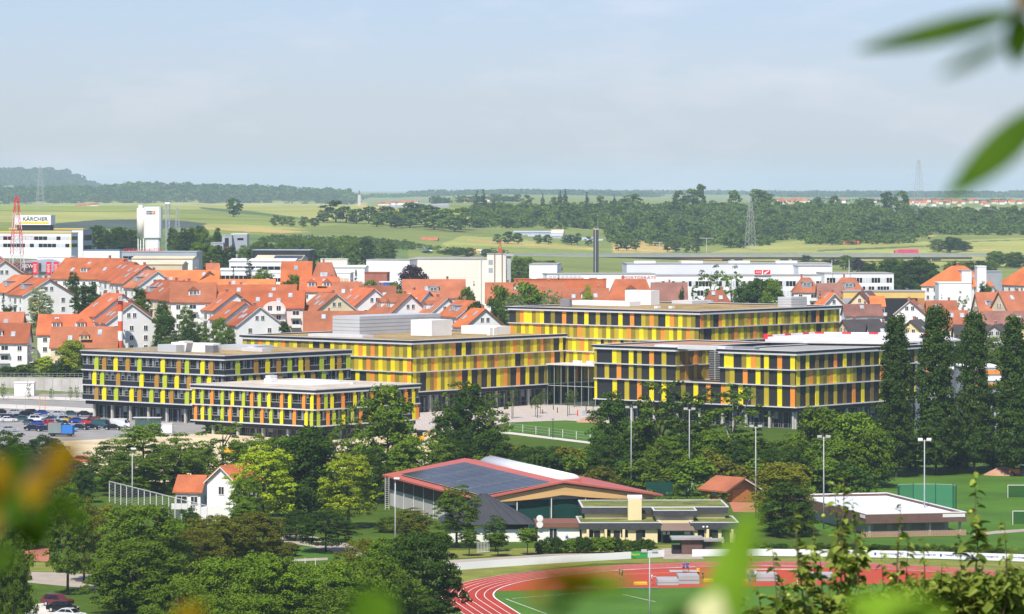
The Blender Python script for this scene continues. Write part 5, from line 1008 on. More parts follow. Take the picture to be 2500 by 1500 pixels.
# hut, white flat-roofed pavilion, little white house
hu = house(1812, 1170, 704, 7.6, 1.9, -38, 6.5, 't', 'b', 'small red brown timber hut with tiled roof at the wood edge', rows=0, sky=0, chim=0, name='timber_hut', cat='hut', swin=False, over=.8); bx('door', M('orange_timber', (0.52, 0.18, 0.05), 0.7, 0.1, 1.5), hu, (-2.4, -.06, .6), (4.6, .08, 2.2)); bx('shutter', M('grey_shutter', (0.34, 0.32, 0.28)), hu, (-3.86, 2.6, 1.6), (.08, 1.6, 1.2))
q = [Vector((58.2, 631, 0)), Vector((75.2, 635, 0)), Vector((66.0, 676, 0)), Vector((49.0, 672, 0))]; pv = empty('pavilion', q[0], math.atan2(4, 17), 'pavilion with brown tiled fascia and bright white flat roof', 'pavilion'); ca, sa_ = math.cos(-math.atan2(4, 17)), math.sin(-math.atan2(4, 17)); ql = [Vector(((p - q[0]).x * ca - (p - q[0]).y * sa_, (p - q[0]).x * sa_ + (p - q[0]).y * ca, 0)) for p in q]; c_ = sum(ql, Vector()) / 4
def ringq(s, z): return [c_ + (p - c_) * s + Vector((0, 0, z)) for p in ql]
b = MB(); b.prism(ringq(.80, 0), ringq(.80, 2.4)); b.build('wall', WALL['g'], pv)
for i in range(4):
    j = (i + 1) % 4; A_, B_, C_, D_ = ringq(1, 2.2)[i], ringq(1, 2.2)[j], ringq(.965, 2.2)[j], ringq(.965, 2.2)[i]; up = Vector((0, 0, 1.5)); b = MB(); b.prism([A_, B_, C_, D_], [p + up for p in (A_, B_, C_, D_)]); b.build('fascia', BRF, pv); b = MB(); b.prism([p + up * 1.002 for p in (A_, B_, C_, D_)], [p + up * 1.08 for p in (A_, B_, C_, D_)]); b.build('coping', HF, pv)
b = MB(); b.prism(ringq(.964, 2.6), ringq(.964, 3.3)); b.build('roof', MEM, pv)
dirx = (ql[1] - ql[0]).normalized(); wl = (ringq(.8, 0)[1] - ringq(.8, 0)[0])
for k in range(4): p = ringq(.8, 0)[0] + wl * (.06 + k * .24) - Vector((0, .06, 0)); bx('shutter', M('grey_shutter', (0.34, 0.32, 0.28)), pv, p + Vector((0, 0, .7)), (2.4, .08, 1.3))
for k in range(4): p = ringq(.96, 0)[0] + (ringq(.96, 0)[1] - ringq(.96, 0)[0]) * (k / 3.0 * .94 + .02); bx('column', CONC, pv, p, (.35, .35, 2.2))
bx('sign_plate', HF, pv, ql[1] + Vector((-4.2, -.06, 3.0)), (3.9, .06, .55)); bx('sign_plate', HF, pv, ql[0] + Vector((-.06, .5, 3.0)), (.06, 2.6, .55))
tf = empty('terrace_fence', q[0] + Vector((-1, -2.2, 0)), math.atan2(4, 17), 'brown slatted terrace fence in front of the pavilion', 'fence')
for k in range(70): bx('slat', M('fence_timber', (0.42, 0.27, 0.18)), tf, (k * .26, 0, .1), (.2, .05, .95))
bx('rail', M('fence_timber', (0.42, 0.27, 0.18)), tf, (0, .06, .6), (18, .05, .1))
wh = house(541, 1141, 664, 6.2, 2.5, 32, 7.5, 'w', 'r', 'small white gabled house with orange roof beside the yellow green maple', gwin=1, sky=0, chim=0, name='small_house', rows=1); bx('balcony', HF, wh, (-1.5, -1.9, 2.9), (6.5, 1.9, .15)); bx('garage_wall', WALL['w'], wh, (-2.8, -2.2, 0), (8, 2.2, 2.85))
for k in range(9): bx('baluster', STEEL, wh, (-1.4 + k * .75, -1.85, 3.05), (.05, .05, 1.0))
bx('rail', STEEL, wh, (-1.45, -1.86, 4.06), (6.3, .06, .06))
house(500, 1164, 676, 6, 2.4, -80, 4.5, 'w', 'r', 'low white annexe under orange tiles next to the small white house', gwin=1, sky=0, rows=1, chim=0, name='annexe')
# tall mesh fence by the ball court
f0, f1 = flat(266, 1226), flat(505, 1290); v = f1 - f0; mf = empty('ball_fence', f0, math.atan2(v.y, v.x), 'tall white posted mesh fence round the ball court', 'fence'); ln = v.length; n = 16
for k in range(n + 1): bx('post', HF, mf, (k * ln / n, 0, 0), (.12, .12, 3.8))
bx('rail', HF, mf, (0, -.02, 3.75), (ln, .1, .1)); b = MB()
for k in range(12): b.tube((0, .05, .3 + k * .3), (ln, .05, .3 + k * .3), .018, n=4)
b.build('mesh_wire', STEEL, mf)
# sponsor boards round the track
BL = M('letter_blue', (0.03, 0.08, 0.40)); GBAN = M('banner_green', (0.05, 0.38, 0.09)); 
def boards(pts, h, step, label, special=None):
    P_ = [flat(*p) for p in pts]; r = empty('sponsor_boards', P_[0], 0, label, 'hoarding', 'white sponsor boards round the track'); idx = 0
    for p0, p1 in zip(P_, P_[1:]):
        v = p1 - p0; n = max(1, round(v.length / step)); a = math.atan2(v.y, v.x)
        for k in range(n):
            q0 = p0 + v * (k / n) - P_[0]; m_ = (special or {}).get(idx, PANW); w_ = v.length / n
            bx('board', m_, r, q0, (w_ - .01, .06, h), a)
            if special and idx in special.get('text', {}): 
                text('lettering', special['text'][idx], BL, r, q0 + Vector((math.cos(a) * .62 * w_ / 3, math.sin(a) * w_ * .2 - .03, h * .38)), h * .3, a, w_ * .72, .02); bx('emblem', BL, r, q0 + Vector((math.cos(a) * .3, math.sin(a) * .3 - .05, h * .35)), (.3, .04, .38), a)
            idx += 1
    return r
boards([(1092, 1394), (1200, 1386), (1330, 1377), (1500, 1367), (1622, 1360)], 1.1, 3.0, 'white board row running from the dark glossy tree to the kiosk', {11: GBAN, 'x': 0})
boards([(1690, 1359), (1850, 1357.5), (2050, 1359.5), (2290, 1364.5), (2520, 1372), (2600, 1376)], 1.1, 5.2, 'white board row with blue bank lettering along the hedge', {'text': {k: 'Volksbank Stuttgart eG' for k in (5, 6, 7, 8, 9)}})
gb = text('lettering', 'Sport', SIGNY, None, flat(1541, 1364.6) + Vector((0, -.1, .45)), .4, R(4), 1.3, .03); tag(gb, 'small lettering on the green banner of the board row', 'lettering')
# netting cage, goals, mats, court net
NET = bpy.data.materials.new('green_netting'); NET.use_nodes = True; n_ = NET.node_tree.nodes; n_.clear(); o1 = n_.new('ShaderNodeOutputMaterial'); t1 = n_.new('ShaderNodeBsdfTransparent'); d1 = n_.new('ShaderNodeBsdfDiffuse'); d1.inputs[0].default_value = (0.05, 0.30, 0.20, 1); x1_ = n_.new('ShaderNodeMixShader'); x1_.inputs[0].default_value = .38
NET.node_tree.links.new(t1.outputs[0], x1_.inputs[1]); NET.node_tree.links.new(d1.outputs[0], x1_.inputs[2]); NET.node_tree.links.new(x1_.outputs[0], o1.inputs[0])
cg = empty('throwing_cage', flat(2262, 1250), 0, 'green netted throwing cage on the sports lawn', 'cage'); ring_ = [(-5.0, -1.5), (-4.9, 1.8), (-2.0, 3.4), (2.0, 3.4), (4.9, 1.8), (5.1, -1.5)]
for x, y in ring_: b = MB(); b.tube((x, y, 0), (x, y, 4.9), .07); b.build('post', GREENW, cg)
for (x0, y0), (x1, y1) in zip(ring_, ring_[1:]):
    b = MB(); b.box((0, -.02, .2), (math.hypot(x1 - x0, y1 - y0), .02, 4.6)); o = b.build('net', NET, cg); o.location = (x0, y0, 0); o.rotation_euler = (0, 0, math.atan2(y1 - y0, x1 - x0)); b = MB(); b.tube((x0, y0, 4.65), (x1, y1, 4.65), .04); b.build('cable', STEEL, cg)
def goal(px, py, wv, label, rz=0, net=True):
    g_ = empty('goal', flat(px, py), rz, label, 'goal', 'goals on the sports lawn')
    for x in (0, wv): bx('post', HF, g_, (x, 0, 0), (.1, .1, 2.3))
    bx('crossbar', HF, g_, (0, 0, 2.31), (wv + .1, .1, .1))
    if not net: return
    b = MB(); b.prism([(0.05, .1, 2.3), (wv, .1, 2.3), (wv, .12, 2.3), (.05, .12, 2.3)], [(0.05, 1.8, 0), (wv, 1.8, 0), (wv, 1.82, 0), (.05, 1.82, 0)]); b.build('net', NET, g_)
goal(2460, 1216, 6, 'goal with green net beyond the pavilion'); goal(2472, 1282, 6, 'white framed goal near the pavilion'); goal(1807, 1430, 8.2, 'white goal frame standing in front of the athletes', 0, False)
MATG = M('mat_grey', (0.36, 0.37, 0.37), 0.7, 0.1); MATY = M('mat_yellow', (0.75, 0.45, 0.03)); TARP = M('tarp_teal', (0.04, 0.25, 0.20))
def mats(px, py, sx, sy, sz, m_, label, grp='crash mats on the apron', rz=.03):
    o = empty('crash_mat', flat(px, py), rz, label, 'mat', grp); b = MB(); e = .06; b.prism([(e, e, 0), (sx - e, e, 0), (sx - e, sy - e, 0), (e, sy - e, 0)], [(0, 0, .1), (sx, 0, .1), (sx, sy, .1), (0, sy, .1)]); b.prism([(0, 0, .101), (sx, 0, .101), (sx, sy, .101), (0, sy, .101)], [(e, e, sz), (sx - e, e, sz), (sx - e, sy - e, sz), (e, sy - e, sz)]); b.build('cushion', m_, o); bx('seam', SHELL, o, (.02, -.012, sz * .5), (sx - .04, .01, .03))
mats(1605, 1431, 3.1, 4.5, .9, MATG, 'grey crash mat with black open end on the apron'); mats(1656, 1428, 3.1, 4.5, 1.25, MATG, 'thicker grey crash mat beside the one with black end'); mats(1636, 1399, 4.5, 3, .15, MATG, 'thin grey landing pad behind the crash mats'); mats(1846, 1421, 3.2, 4, 1.1, MATG, 'grey crash mat behind the goal frame'); mats(1980, 1418, 3.5, 4, .9, MATG, 'grey crash mat half hidden by the apple shoots'); mats(1547, 1430, 2.0, 1.2, .45, MATY, 'yellow mat end by the grey mats'); mats(1717, 1423, 1.6, 1.2, .5, MATY, 'yellow mat beside the athlete in black'); mats(1803, 1424, 1.4, 1.2, .5, MATY, 'yellow mat behind the goal post'); mats(1515, 1439, 5.5, 1.0, .04, TARP, 'teal ground sheet beside the mats'); mats(1402, 1438, 3.3, 2.4, .85, M('glass_green', (0.30, 0.42, 0.30), 0.3), 'pale green cabinet lying on the apron')
tn = empty('court_fence', flat(1655, 1212), R(4), 'green court fence with lettered tarpaulin beside the hut', 'fence')
for k in range(7): bx('post', GREENW, tn, (-6 + k * 2.2, 0, 0), (.08, .08, 3.2))
bx('net', GREENW, tn, (-6, .03, .1), (5.0, .02, 2.6)); bx('tarpaulin', M('tarp_pale_green', (0.30, 0.40, 0.28)), tn, (.5, -.05, .3), (5.2, .04, 2.2)); text('lettering', 'össinen', SHELL, tn, (1.9, -.06, 1.5), .55, 0, 3.4, .01); text('lettering', 'schid', SHELL, tn, (3.4, -.06, .55), .55, 0, 2.2, .01)
sm = MB(); ringm = [[Vector((math.cos(6.283 * k / 20) * rr_ * (1 + .06 * math.sin(3 * k)), math.sin(6.283 * k / 20) * rr_ * .7, z)) for k in range(20)] for rr_, z in ((4.2, -.05), (2.9, .7), (1.5, 1.35), (.4, 1.65))]
for A_, B_ in zip(ringm, ringm[1:]):
    for k in range(20): sm.face([A_[k], A_[(k + 1) % 20], B_[(k + 1) % 20], B_[k]])
sm.face(ringm[-1]); o = sm.build('soil_heap', M('reddish_soil', (0.42, 0.24, 0.15), 0.95, 0.15, 0.8), None, True); o.location = flat(2452, 1160); tag(o, 'heap of reddish soil at the edge of the sports lawn', 'heap')
o = bpy.data.objects.new('soil_heap', o.data); COL.objects.link(o); o.location = flat(1440, 1031); o.scale = (.8, .8, .8); tag(o, 'small heap of reddish soil beside the plaza lawn', 'heap')
tr = empty('tractor', flat(2494, 1163), R(170), 'orange tractor parked by the soil heap', 'tractor'); bx('body', M('tractor_orange', (0.70, 0.16, 0.03)), tr, (0, -.6, .6), (2.4, 1.2, .8)); bx('cab', GLASSW, tr, (-.9, -.65, .9), (1.2, 1.3, 1.3)); bx('cab_roof', HF, tr, (-1.0, -.75, 2.22), (1.4, 1.5, .14))
for x, r_ in ((-.5, .75), (1.9, .5)):
    for y in (-.95, .7): b = MB(); b.tube((x, y, r_), (x, y + .25, r_), r_, n=14); b.build('wheel', SHELL, tr)
# white gate, fence posts by the plaza lawn
gt = empty('white_gate', flat(1165, 1352), R(35), 'white barred gate beside the sports hall', 'gate')
for k in range(9): bx('bar', HF, gt, (k * .28, 0, .1), (.06, .05, 1.7))
for z in (.15, 1.75): bx('rail', HF, gt, (0, -.02, z), (2.3, .08, .08))
lf = empty('lawn_fence', flat(1244, 1053), 0, 'thin wire fence along the plaza lawn', 'fence'); p0, p1 = flat(1244, 1053) , flat(1440, 1077)
for k in range(7): q_ = (p1 - p0) * (k / 6.0); bx('post', HF, lf, q_, (.14, .14, 1.9))
b = MB()
for z in (.6, 1.2, 1.85): b.tube((0, 0, z), (p1 - p0) + Vector((0, 0, z)), .03, n=4)
b.build('wire', STEEL, lf)
# ------------------------------------------------------------------ trees
LEAF = dict(
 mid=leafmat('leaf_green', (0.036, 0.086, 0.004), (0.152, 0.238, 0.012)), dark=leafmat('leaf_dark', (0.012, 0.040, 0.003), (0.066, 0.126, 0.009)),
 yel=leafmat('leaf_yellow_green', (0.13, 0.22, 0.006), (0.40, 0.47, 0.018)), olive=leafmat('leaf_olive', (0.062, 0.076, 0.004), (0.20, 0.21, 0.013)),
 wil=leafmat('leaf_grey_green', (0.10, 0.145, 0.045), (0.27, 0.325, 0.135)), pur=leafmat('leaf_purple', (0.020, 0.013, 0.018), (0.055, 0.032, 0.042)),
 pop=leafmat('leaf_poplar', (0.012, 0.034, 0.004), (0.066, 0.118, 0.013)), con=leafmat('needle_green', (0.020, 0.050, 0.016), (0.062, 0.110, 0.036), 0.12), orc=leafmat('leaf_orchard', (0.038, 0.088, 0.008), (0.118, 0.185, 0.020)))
BARK = mat('bark', (0.085, 0.062, 0.045), 0.95, 0.2, 2.0); BARKP = mat('pale_bark', (0.34, 0.31, 0.26), 0.9, 0.25, 2.0)
def prof(kind, z):
    if kind == 'round': return np.sqrt(np.maximum(0, 1 - (2 * z - 1) ** 2))
    if kind == 'egg': return np.sqrt(np.maximum(0, 1 - (2 * np.power(z, 0.75) - 1) ** 2))
    if kind == 'cone': return np.maximum(0.03, (1 - z) * 1.02) * (0.85 + 0.15 * np.sin(z * 60))
    if kind == 'column': return np.minimum(1, np.minimum((z + 0.03) * 6, 1.0)) * np.power(np.maximum(0, 1 - z), 0.34) * 0.95
    if kind == 'ball': return np.sqrt(np.maximum(0, 1 - (2 * z - 1) ** 2))
    return np.ones_like(z)
def leaves(rng, kind, n, leaf, clumps, crad, flat=0.5, gap=0.0):
    """unit crown (height 1, radius 0.5): leaf quads gathered in clumps spread through the volume"""
    zc = rng.uniform(0.04, 0.97, clumps * 6); pr = prof(kind, zc); keep = rng.uniform(0, 1, len(zc)) < pr + 0.12; zc = zc[keep][:clumps]; pr = prof(kind, zc)
    th = rng.uniform(0, 2 * np.pi, len(zc)); ang = np.stack([np.cos(th), np.sin(th)], 1)
    lump = 0.86 + 0.2 * np.sin(3 * th + zc * 9 + rng.uniform(0, 6)) + rng.uniform(-0.12, 0.12, len(zc))
    rad = 0.5 * pr * np.sqrt(rng.uniform(0.25, 1.0, len(zc))) * lump
    C = np.stack([ang[:, 0] * rad, ang[:, 1] * rad, zc], 1); cr = crad * rng.uniform(0.55, 1.25, len(zc)); ct = rng.uniform(0, 1, len(zc))
    k = rng.integers(0, len(zc), n); v = rng.normal(size=(n, 3)); v /= np.linalg.norm(v, axis=1, keepdims=True); v[:, 2] = np.abs(v[:, 2]) * 0.9 - 0.25
    r = np.power(rng.uniform(0, 1, n), 0.45)[:, None]
    asp = np.array([1, 1, flat])
    P = C[k] + v * r * cr[k][:, None] * asp
    nrm = v * 0.8 + np.array([0, 0, 0.55]) + rng.normal(size=(n, 3)) * 0.55 + (P - np.array([0, 0, 0.5])) * 0.5; nrm /= np.linalg.norm(nrm, axis=1, keepdims=True)
    tint = np.clip(0.25 + 0.35 * ct[k] + 0.28 * v[:, 2] + rng.uniform(-0.2, 0.35, n), 0, 1)  # random tone per clump and leaf, plus shade painted in: undersides darker, tops lighter
    return P, nrm, leaf * rng.uniform(0.6, 1.35, n), tint
def leafmesh(name, P, nrm, s, tint, m, extra=None):
    n = len(P); up = np.random.default_rng(1).normal(size=(n, 3)); u = np.cross(nrm, up); u /= np.linalg.norm(u, axis=1, keepdims=True) + 1e-9; w = np.cross(nrm, u)
    a = u * s[:, None] * 0.5; b = w * s[:, None] * 0.62
    V = np.stack([P - b, P + a * 0.9 - b * 0.1, P + b, P - a * 0.9 - b * 0.1], 1).reshape(-1, 3); q = np.arange(4 * n).reshape(-1, 4); t4 = np.repeat(tint, 4)
    mi = np.zeros(n, np.int32); mats = [m]
    loops = q.ravel(); ls = np.arange(0, 4 * n, 4); lt = np.full(n, 4)
    if extra is not None:
        ev, ef, em = extra; base = len(V); V = np.concatenate([V, np.array(ev)]); t4 = np.concatenate([t4, np.zeros(len(ev))])
        el = np.concatenate([np.array(f) + base for f in ef]); et = np.array([len(f) for f in ef]); ls = np.concatenate([ls, len(loops) + np.concatenate([[0], np.cumsum(et)[:-1]])]); lt = np.concatenate([lt, et]); loops = np.concatenate([loops, el]); mi = np.concatenate([mi, np.ones(len(ef), np.int32)]); mats.append(em)
    me = bpy.data.meshes.new(name); me.vertices.add(len(V)); me.vertices.foreach_set('co', V.ravel().astype(np.float32)); me.loops.add(len(loops)); me.loops.foreach_set('vertex_index', loops.astype(np.int32))
    me.polygons.add(len(ls)); me.polygons.foreach_set('loop_start', ls.astype(np.int32)); me.polygons.foreach_set('loop_total', lt.astype(np.int32)); me.polygons.foreach_set('material_index', mi)
    for x in mats: me.materials.append(x)
    at_ = me.attributes.new('tint', 'FLOAT', 'POINT'); at_.data.foreach_set('value', t4.astype(np.float32)); me.update(calc_edges=True); return me
def trunk_mesh(seed, limbs=5, pale=False, fork=0.35):
    r = random.Random(seed); b = MB(); b.pipe([(0, 0, -0.02), (0.01, 0, 0.2), (-0.01, 0.01, 0.5), (0.01, 0, 0.82)], [0.032, 0.024, 0.016, 0.004], 7)
    for k in range(limbs):
        a = 6.283 * (k + r.uniform(-.3, .3)) / limbs; z = fork + 0.35 * k / limbs; ln = r.uniform(0.16, 0.3)
        b.pipe([(0, 0, z), (math.cos(a) * ln * .5, math.sin(a) * ln * .5, z + ln * .55), (math.cos(a) * ln, math.sin(a) * ln, z + ln * 1.15)], [0.014, 0.009, 0.003], 5)
    return b.mesh('trunk', BARKP if pale else BARK, True)
CM, TM = {}, {}
SPEC = dict(  # kind: profile, leaves, leaf size, clumps, clump radius, flatness, variants
 broad=('round', 9000, 0.040, 110, 0.15, 1.0, 3), fine=('egg', 15000, 0.026, 230, 0.10, 0.95, 3), big=('round', 34000, 0.0185, 330, 0.088, 0.9, 3), airy=('egg', 3600, 0.034, 70, 0.10, 0.9, 2), tall=('egg', 13000, 0.034, 170, 0.13, 1.1, 3),
 poplar=('column', 38000, 0.036, 600, 0.13, 1.3, 3), spruce=('cone', 5500, 0.040, 150, 0.10, 0.4, 2), ball=('ball', 4200, 0.062, 80, 0.17, 1.0, 2), shrub=('round', 4200, 0.060, 60, 0.2, 1.0, 3), orchard=('round', 800, 0.105, 26, 0.2, 0.8, 4))
ASP = dict(poplar=3.0, tall=1.5, fine=1.35, airy=1.5, spruce=2.0, broad=1.1, shrub=0.9)
def cmesh(kind, mk, var):
    k = (kind, mk, var)
    if k not in CM:
        pf, n, lf, cl_, cr_, fl_, nv = SPEC[kind]; A = ASP.get(kind, 1.0)      # leaves keep their shape when the crown is stretched to its usual proportion
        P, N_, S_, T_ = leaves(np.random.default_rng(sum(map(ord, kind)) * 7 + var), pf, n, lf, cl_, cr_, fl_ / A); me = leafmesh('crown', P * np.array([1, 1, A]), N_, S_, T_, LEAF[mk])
        co = np.empty(len(me.vertices) * 3, np.float32); me.vertices.foreach_get('co', co); co = co.reshape(-1, 3); co[:, 2] /= A; me.vertices.foreach_set('co', co.ravel()); me.update(); CM[k] = me
    return CM[k]
def tmesh(var, pale=False):
    if (var, pale) not in TM: TM[(var, pale)] = trunk_mesh(var, pale=pale)
    return TM[(var, pale)]
rt_ = random.Random(21); TREES = []
def tree(kind, px, ytop, wpx, d, mk='mid', label=None, group=None, cb=0.16, name='tree', pale=False, g=None, depth=1.0):
    p = at(px, ytop, d); g = gz(p.x, p.y) if g is None else g; H = p.z - g
    if H < 1.0: print('TREE LOW', kind, px, ytop, d, H); return
    v = rt_.randrange(SPEC[kind][6]); Wd = m_of(wpx, d) * 1.04
    root = empty(name, (p.x, p.y, g - 0.05), rt_.uniform(0, 6.28), label, 'tree' if name not in ('shrub', 'hedge') else 'shrub', group)
    if name != 'shrub': ts = min(H * .9, Wd * .95); link('trunk', tmesh(v, pale), root, (0, 0, 0), 0, (ts, ts, H))
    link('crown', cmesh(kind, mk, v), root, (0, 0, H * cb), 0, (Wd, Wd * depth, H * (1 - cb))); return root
def row(items, **kw):
    for it in items: tree(*it, **kw)
G1 = 'maples below the viewpoint'
# near trees, their feet below the picture
tree('big', 15, 1205, 130, 478, 'mid', 'dark leafy tree rising beside the parked cars', 'trees around the car bay', 0.1); tree('big', 30, 1330, 110, 455, 'mid', 'dark leafy tree rising beside the parked cars', 'trees around the car bay', 0.1)
tree('fine', 165, 1180, 125, 541, 'mid', 'slim leafy tree with a bare straight trunk on the lawn', None, 0.17); tree('fine', 205, 1215, 110, 560, 'olive', 'yellowish tree just behind the slim one with the bare trunk', None, 0.1)
tree('big', 345, 1232, 300, 528, 'mid', 'wide feathery green tree spreading over the park lawn', None, 0.06, depth=0.8); tree('big', 330, 1320, 330, 512, 'mid', 'lower feathery tree nestled under the wide spreading one', None, 0.05, depth=0.8)
tree('fine', 250, 1232, 120, 585, 'olive', 'olive tinged tree by the white mesh fence', None); tree('tall', 462, 1235, 70, 590, 'dark', 'dark tree standing in front of the white house yard', None)
row([('big', 520, 1258, 190, 572), ('big', 622, 1250, 170, 578), ('big', 470, 1290, 160, 560)], mk='olive', label='broad olive brown shrub tree beside the park path', group='olive shrub trees by the path', cb=0.02)
row([('big', 545, 1362, 260, 472), ('big', 690, 1358, 240, 468), ('big', 640, 1350, 220, 485), ('big', 440, 1420, 220, 460), ('big', 800, 1372, 230, 470), ('big', 905, 1352, 220, 480), ('big', 610, 1450, 260, 445), ('big', 820, 1440, 280, 448), ('big', 500, 1450, 200, 440)], mk='mid', label='bushy maple in the dense row below the slope', group=G1, cb=0.02)
tree('big', 1030, 1300, 225, 495, 'dark', 'big dark glossy tree overlapping the start of the running track', None, 0.02); tree('big', 950, 1310, 160, 505, 'mid', 'round green tree behind the dark glossy one by the track', None, 0.02); tree('big', 880, 1315, 130, 520, 'olive', 'light speckled tree by the lamp mast and the gravel path', None, 0.04)
tree('fine', 795, 1242, 155, 605, 'dark', 'spreading dark tree with forked trunk on the gravel path', None, 0.14); tree('fine', 722, 1245, 90, 625, 'dark', 'dark shrubby tree at the bend of the gravel path', None, 0.02)
tree('fine', 850, 1108, 155, 648, 'yel', 'bright yellow green maple in front of the sports hall', None, 0.12); tree('fine', 642, 1085, 165, 655, 'yel', 'bright yellow green maple beside the small white house', None, 0.1); tree('fine', 600, 1150, 90, 648, 'mid', 'green tree partly hiding the small white house', None, 0.05)
tree('tall', 755, 1042, 175, 668, 'dark', 'massive dark tree between two yellow green maples', None, 0.04); tree('tall', 700, 1110, 120, 672, 'dark', 'dark tree pressed against the massive dark one', None, 0.04); tree('tall', 590, 1215, 70, 640, 'mid', 'small leafy tree at the corner of the white house yard', None, 0.02)
row([('fine', 350, 1034, 170, 735), ('fine', 268, 1078, 140, 728), ('fine', 440, 1056, 110, 732), ('fine', 400, 1092, 170, 722), ('fine', 310, 1105, 150, 716), ('fine', 470, 1100, 90, 726)], mk='mid', label='leafy tree in the clump beside the car park', group='tree clump by the car park', cb=0.05)
row([('tall', 20, 1050, 120, 760), ('tall', 105, 1062, 110, 770), ('fine', 70, 1105, 150, 730), ('tall', 160, 1110, 100, 720), ('fine', 30, 1150, 140, 680), ('tall', 205, 1130, 70, 700), ('fine', 120, 1170, 140, 650), ('fine', 60, 1215, 100, 610)], mk='dark', label='dark tree in the thicket below the car park', group='thicket below the car park', cb=0.05)
tree('airy', 545, 1015, 120, 735, 'mid', 'thin airy tree in front of the low dark hospital wing', None, 0.2); tree('tall', 640, 1058, 110, 740, 'mid', 'green bush tree at the foot of the low hospital wing', None, 0.05); tree('airy', 850, 985, 90, 745, 'mid', 'sparse young tree at the corner of the low hospital wing', None, 0.2); tree('tall', 780, 1045, 90, 720, 'dark', 'dark tree top peeping over the massive dark tree', None, 0.05)
tree('tall', 945, 942, 150, 722, 'mid', 'tall full green tree hiding the end of the low hospital wing', None, 0.05); tree('tall', 985, 1060, 110, 715, 'mid', 'green tree at the foot of the tall full one', None, 0.03); tree('fine', 915, 1090, 100, 700, 'dark', 'dark tree behind the sports hall corner', None, 0.03)
tree('airy', 1125, 925, 130, 765, 'mid', 'tall loose tree in front of the yellow hospital facade', None, 0.05); tree('tall', 1150, 940, 130, 758, 'dark', 'dark loose tree on the plaza edge', None, 0.04); tree('airy', 1205, 955, 110, 752, 'mid', 'thin spreading tree beside the bright lawn', None, 0.1); tree('tall', 1100, 1000, 110, 750, 'dark', 'bushy dark tree left of the plaza lawn' .replace('left of', 'beside'), None, 0.02)
# belt of trees and bushes along the stream
rb = random.Random(4)
for px in range(1060, 2120, 36):
    if 1238 < px < 1445: yt = 1098 + rb.uniform(0, 35)
    else: yt = 1050 + rb.uniform(0, 50)
    tree(rb.choice(('tall', 'fine', 'broad')), px + rb.uniform(-12, 12), yt, rb.uniform(80, 130), 742 + rb.uniform(-18, 14), rb.choice(('mid', 'dark', 'dark', 'mid')), 'leafy tree in the dense belt along the stream', 'trees of the stream belt', 0.03)
for px in range(1075, 2130, 44): tree('shrub', px + rb.uniform(-15, 15), 1118 + rb.uniform(-10, 35), rb.uniform(80, 120), 722 + rb.uniform(-8, 6), rb.choice(('mid', 'mid', 'dark', 'olive')), 'rounded bush at the foot of the stream belt', 'bushes of the stream belt', 0.0, 'shrub')
for px, yt, w_, d_ in ((1895, 1075, 110, 770), (1950, 1060, 110, 775), (1860, 1085, 90, 765), (1985, 1085, 90, 760), (1480, 1065, 110, 775), (1540, 1070, 100, 780), (1630, 1060, 110, 778), (1740, 1065, 110, 775), (1820, 1070, 100, 778)): tree(rb.choice(('tall', 'broad')), px, yt, w_, d_, rb.choice(('mid', 'dark')), 'leafy tree in the dense belt along the stream', 'trees of the stream belt', 0.03)
for px in range(1190, 1470, 32): tree('shrub', px, 1092 + rb.uniform(-5, 8), rb.uniform(70, 100), 765 + rb.uniform(-8, 6), rb.choice(('mid', 'dark', 'olive')), 'rounded bush at the foot of the stream belt', 'bushes of the stream belt', 0.0, 'shrub')
row([('tall', 590, 1072, 90, 752), ('broad', 680, 1068, 110, 748), ('tall', 500, 1085, 80, 756), ('broad', 730, 1075, 90, 745), ('tall', 870, 1075, 90, 742), ('airy', 820, 1040, 90, 748)], mk='mid', label='leafy tree hiding the sandy ground below the low hospital wing', group='trees below the low hospital wing', cb=0.04)
tree('tall', 1490, 958, 120, 765, 'dark', 'dark broad tree before the end of the glass foyer', None, 0.05); tree('airy', 1610, 925, 170, 752, 'mid', 'loose tree hiding the corner of the notched terrace wing', None, 0.1); tree('airy', 1680, 918, 150, 748, 'dark', 'loose dark tree under the roof terrace', None, 0.06); tree('airy', 1790, 928, 180, 742, 'mid', 'airy tree with pale forked trunk before the panelled corner', None, 0.34, pale=True); tree('tall', 1560, 1010, 120, 755, 'dark', 'full dark tree below the notched terrace wing', None, 0.03); tree('tall', 1700, 1010, 140, 750, 'dark', 'full dark tree beside the pale forked trunk', None, 0.03)
tree('broad', 2010, 992, 140, 745, 'mid', 'fresh green round tree at the base of the panelled corner', None, 0.03); tree('broad', 2090, 1005, 140, 742, 'mid', 'fresh green round tree next to the poplars', None, 0.03); tree('broad', 2135, 1050, 100, 735, 'mid', 'smaller fresh green tree at the foot of the poplars', None, 0.02)
tree('fine', 1912, 1128, 165, 640, 'olive', 'yellowish green two headed tree beside the white flat roof', None, 0.03); tree('fine', 1925, 1175, 150, 632, 'dark', 'dark lower tree beside the white flat roof', None, 0.03)
for px, yt, w_, d, lb in ((2188, 762, 106, 763, 'columnar dark poplar standing in front of the panelled hospital wing'), (2285, 738, 114, 768, 'tallest columnar poplar of the row by the sports lawn'), (2378, 755, 102, 772, 'columnar poplar with the grey school showing on both sides'), (2475, 765, 108, 766, 'columnar poplar closest to the soil heap')): tree('poplar', px, yt, w_, d, 'pop', lb, 'row of tall poplars', 0.03, 'poplar')
for px, yt in ((2150, 1075), (2235, 1060), (2330, 1000), (2425, 940), (2340, 1085), (2440, 1070), (2530, 1060)): tree('tall', px, yt, 95, 785, 'dark', 'dark bushy tree filling the gap between the poplars', 'undergrowth trees behind the poplars', 0.03)
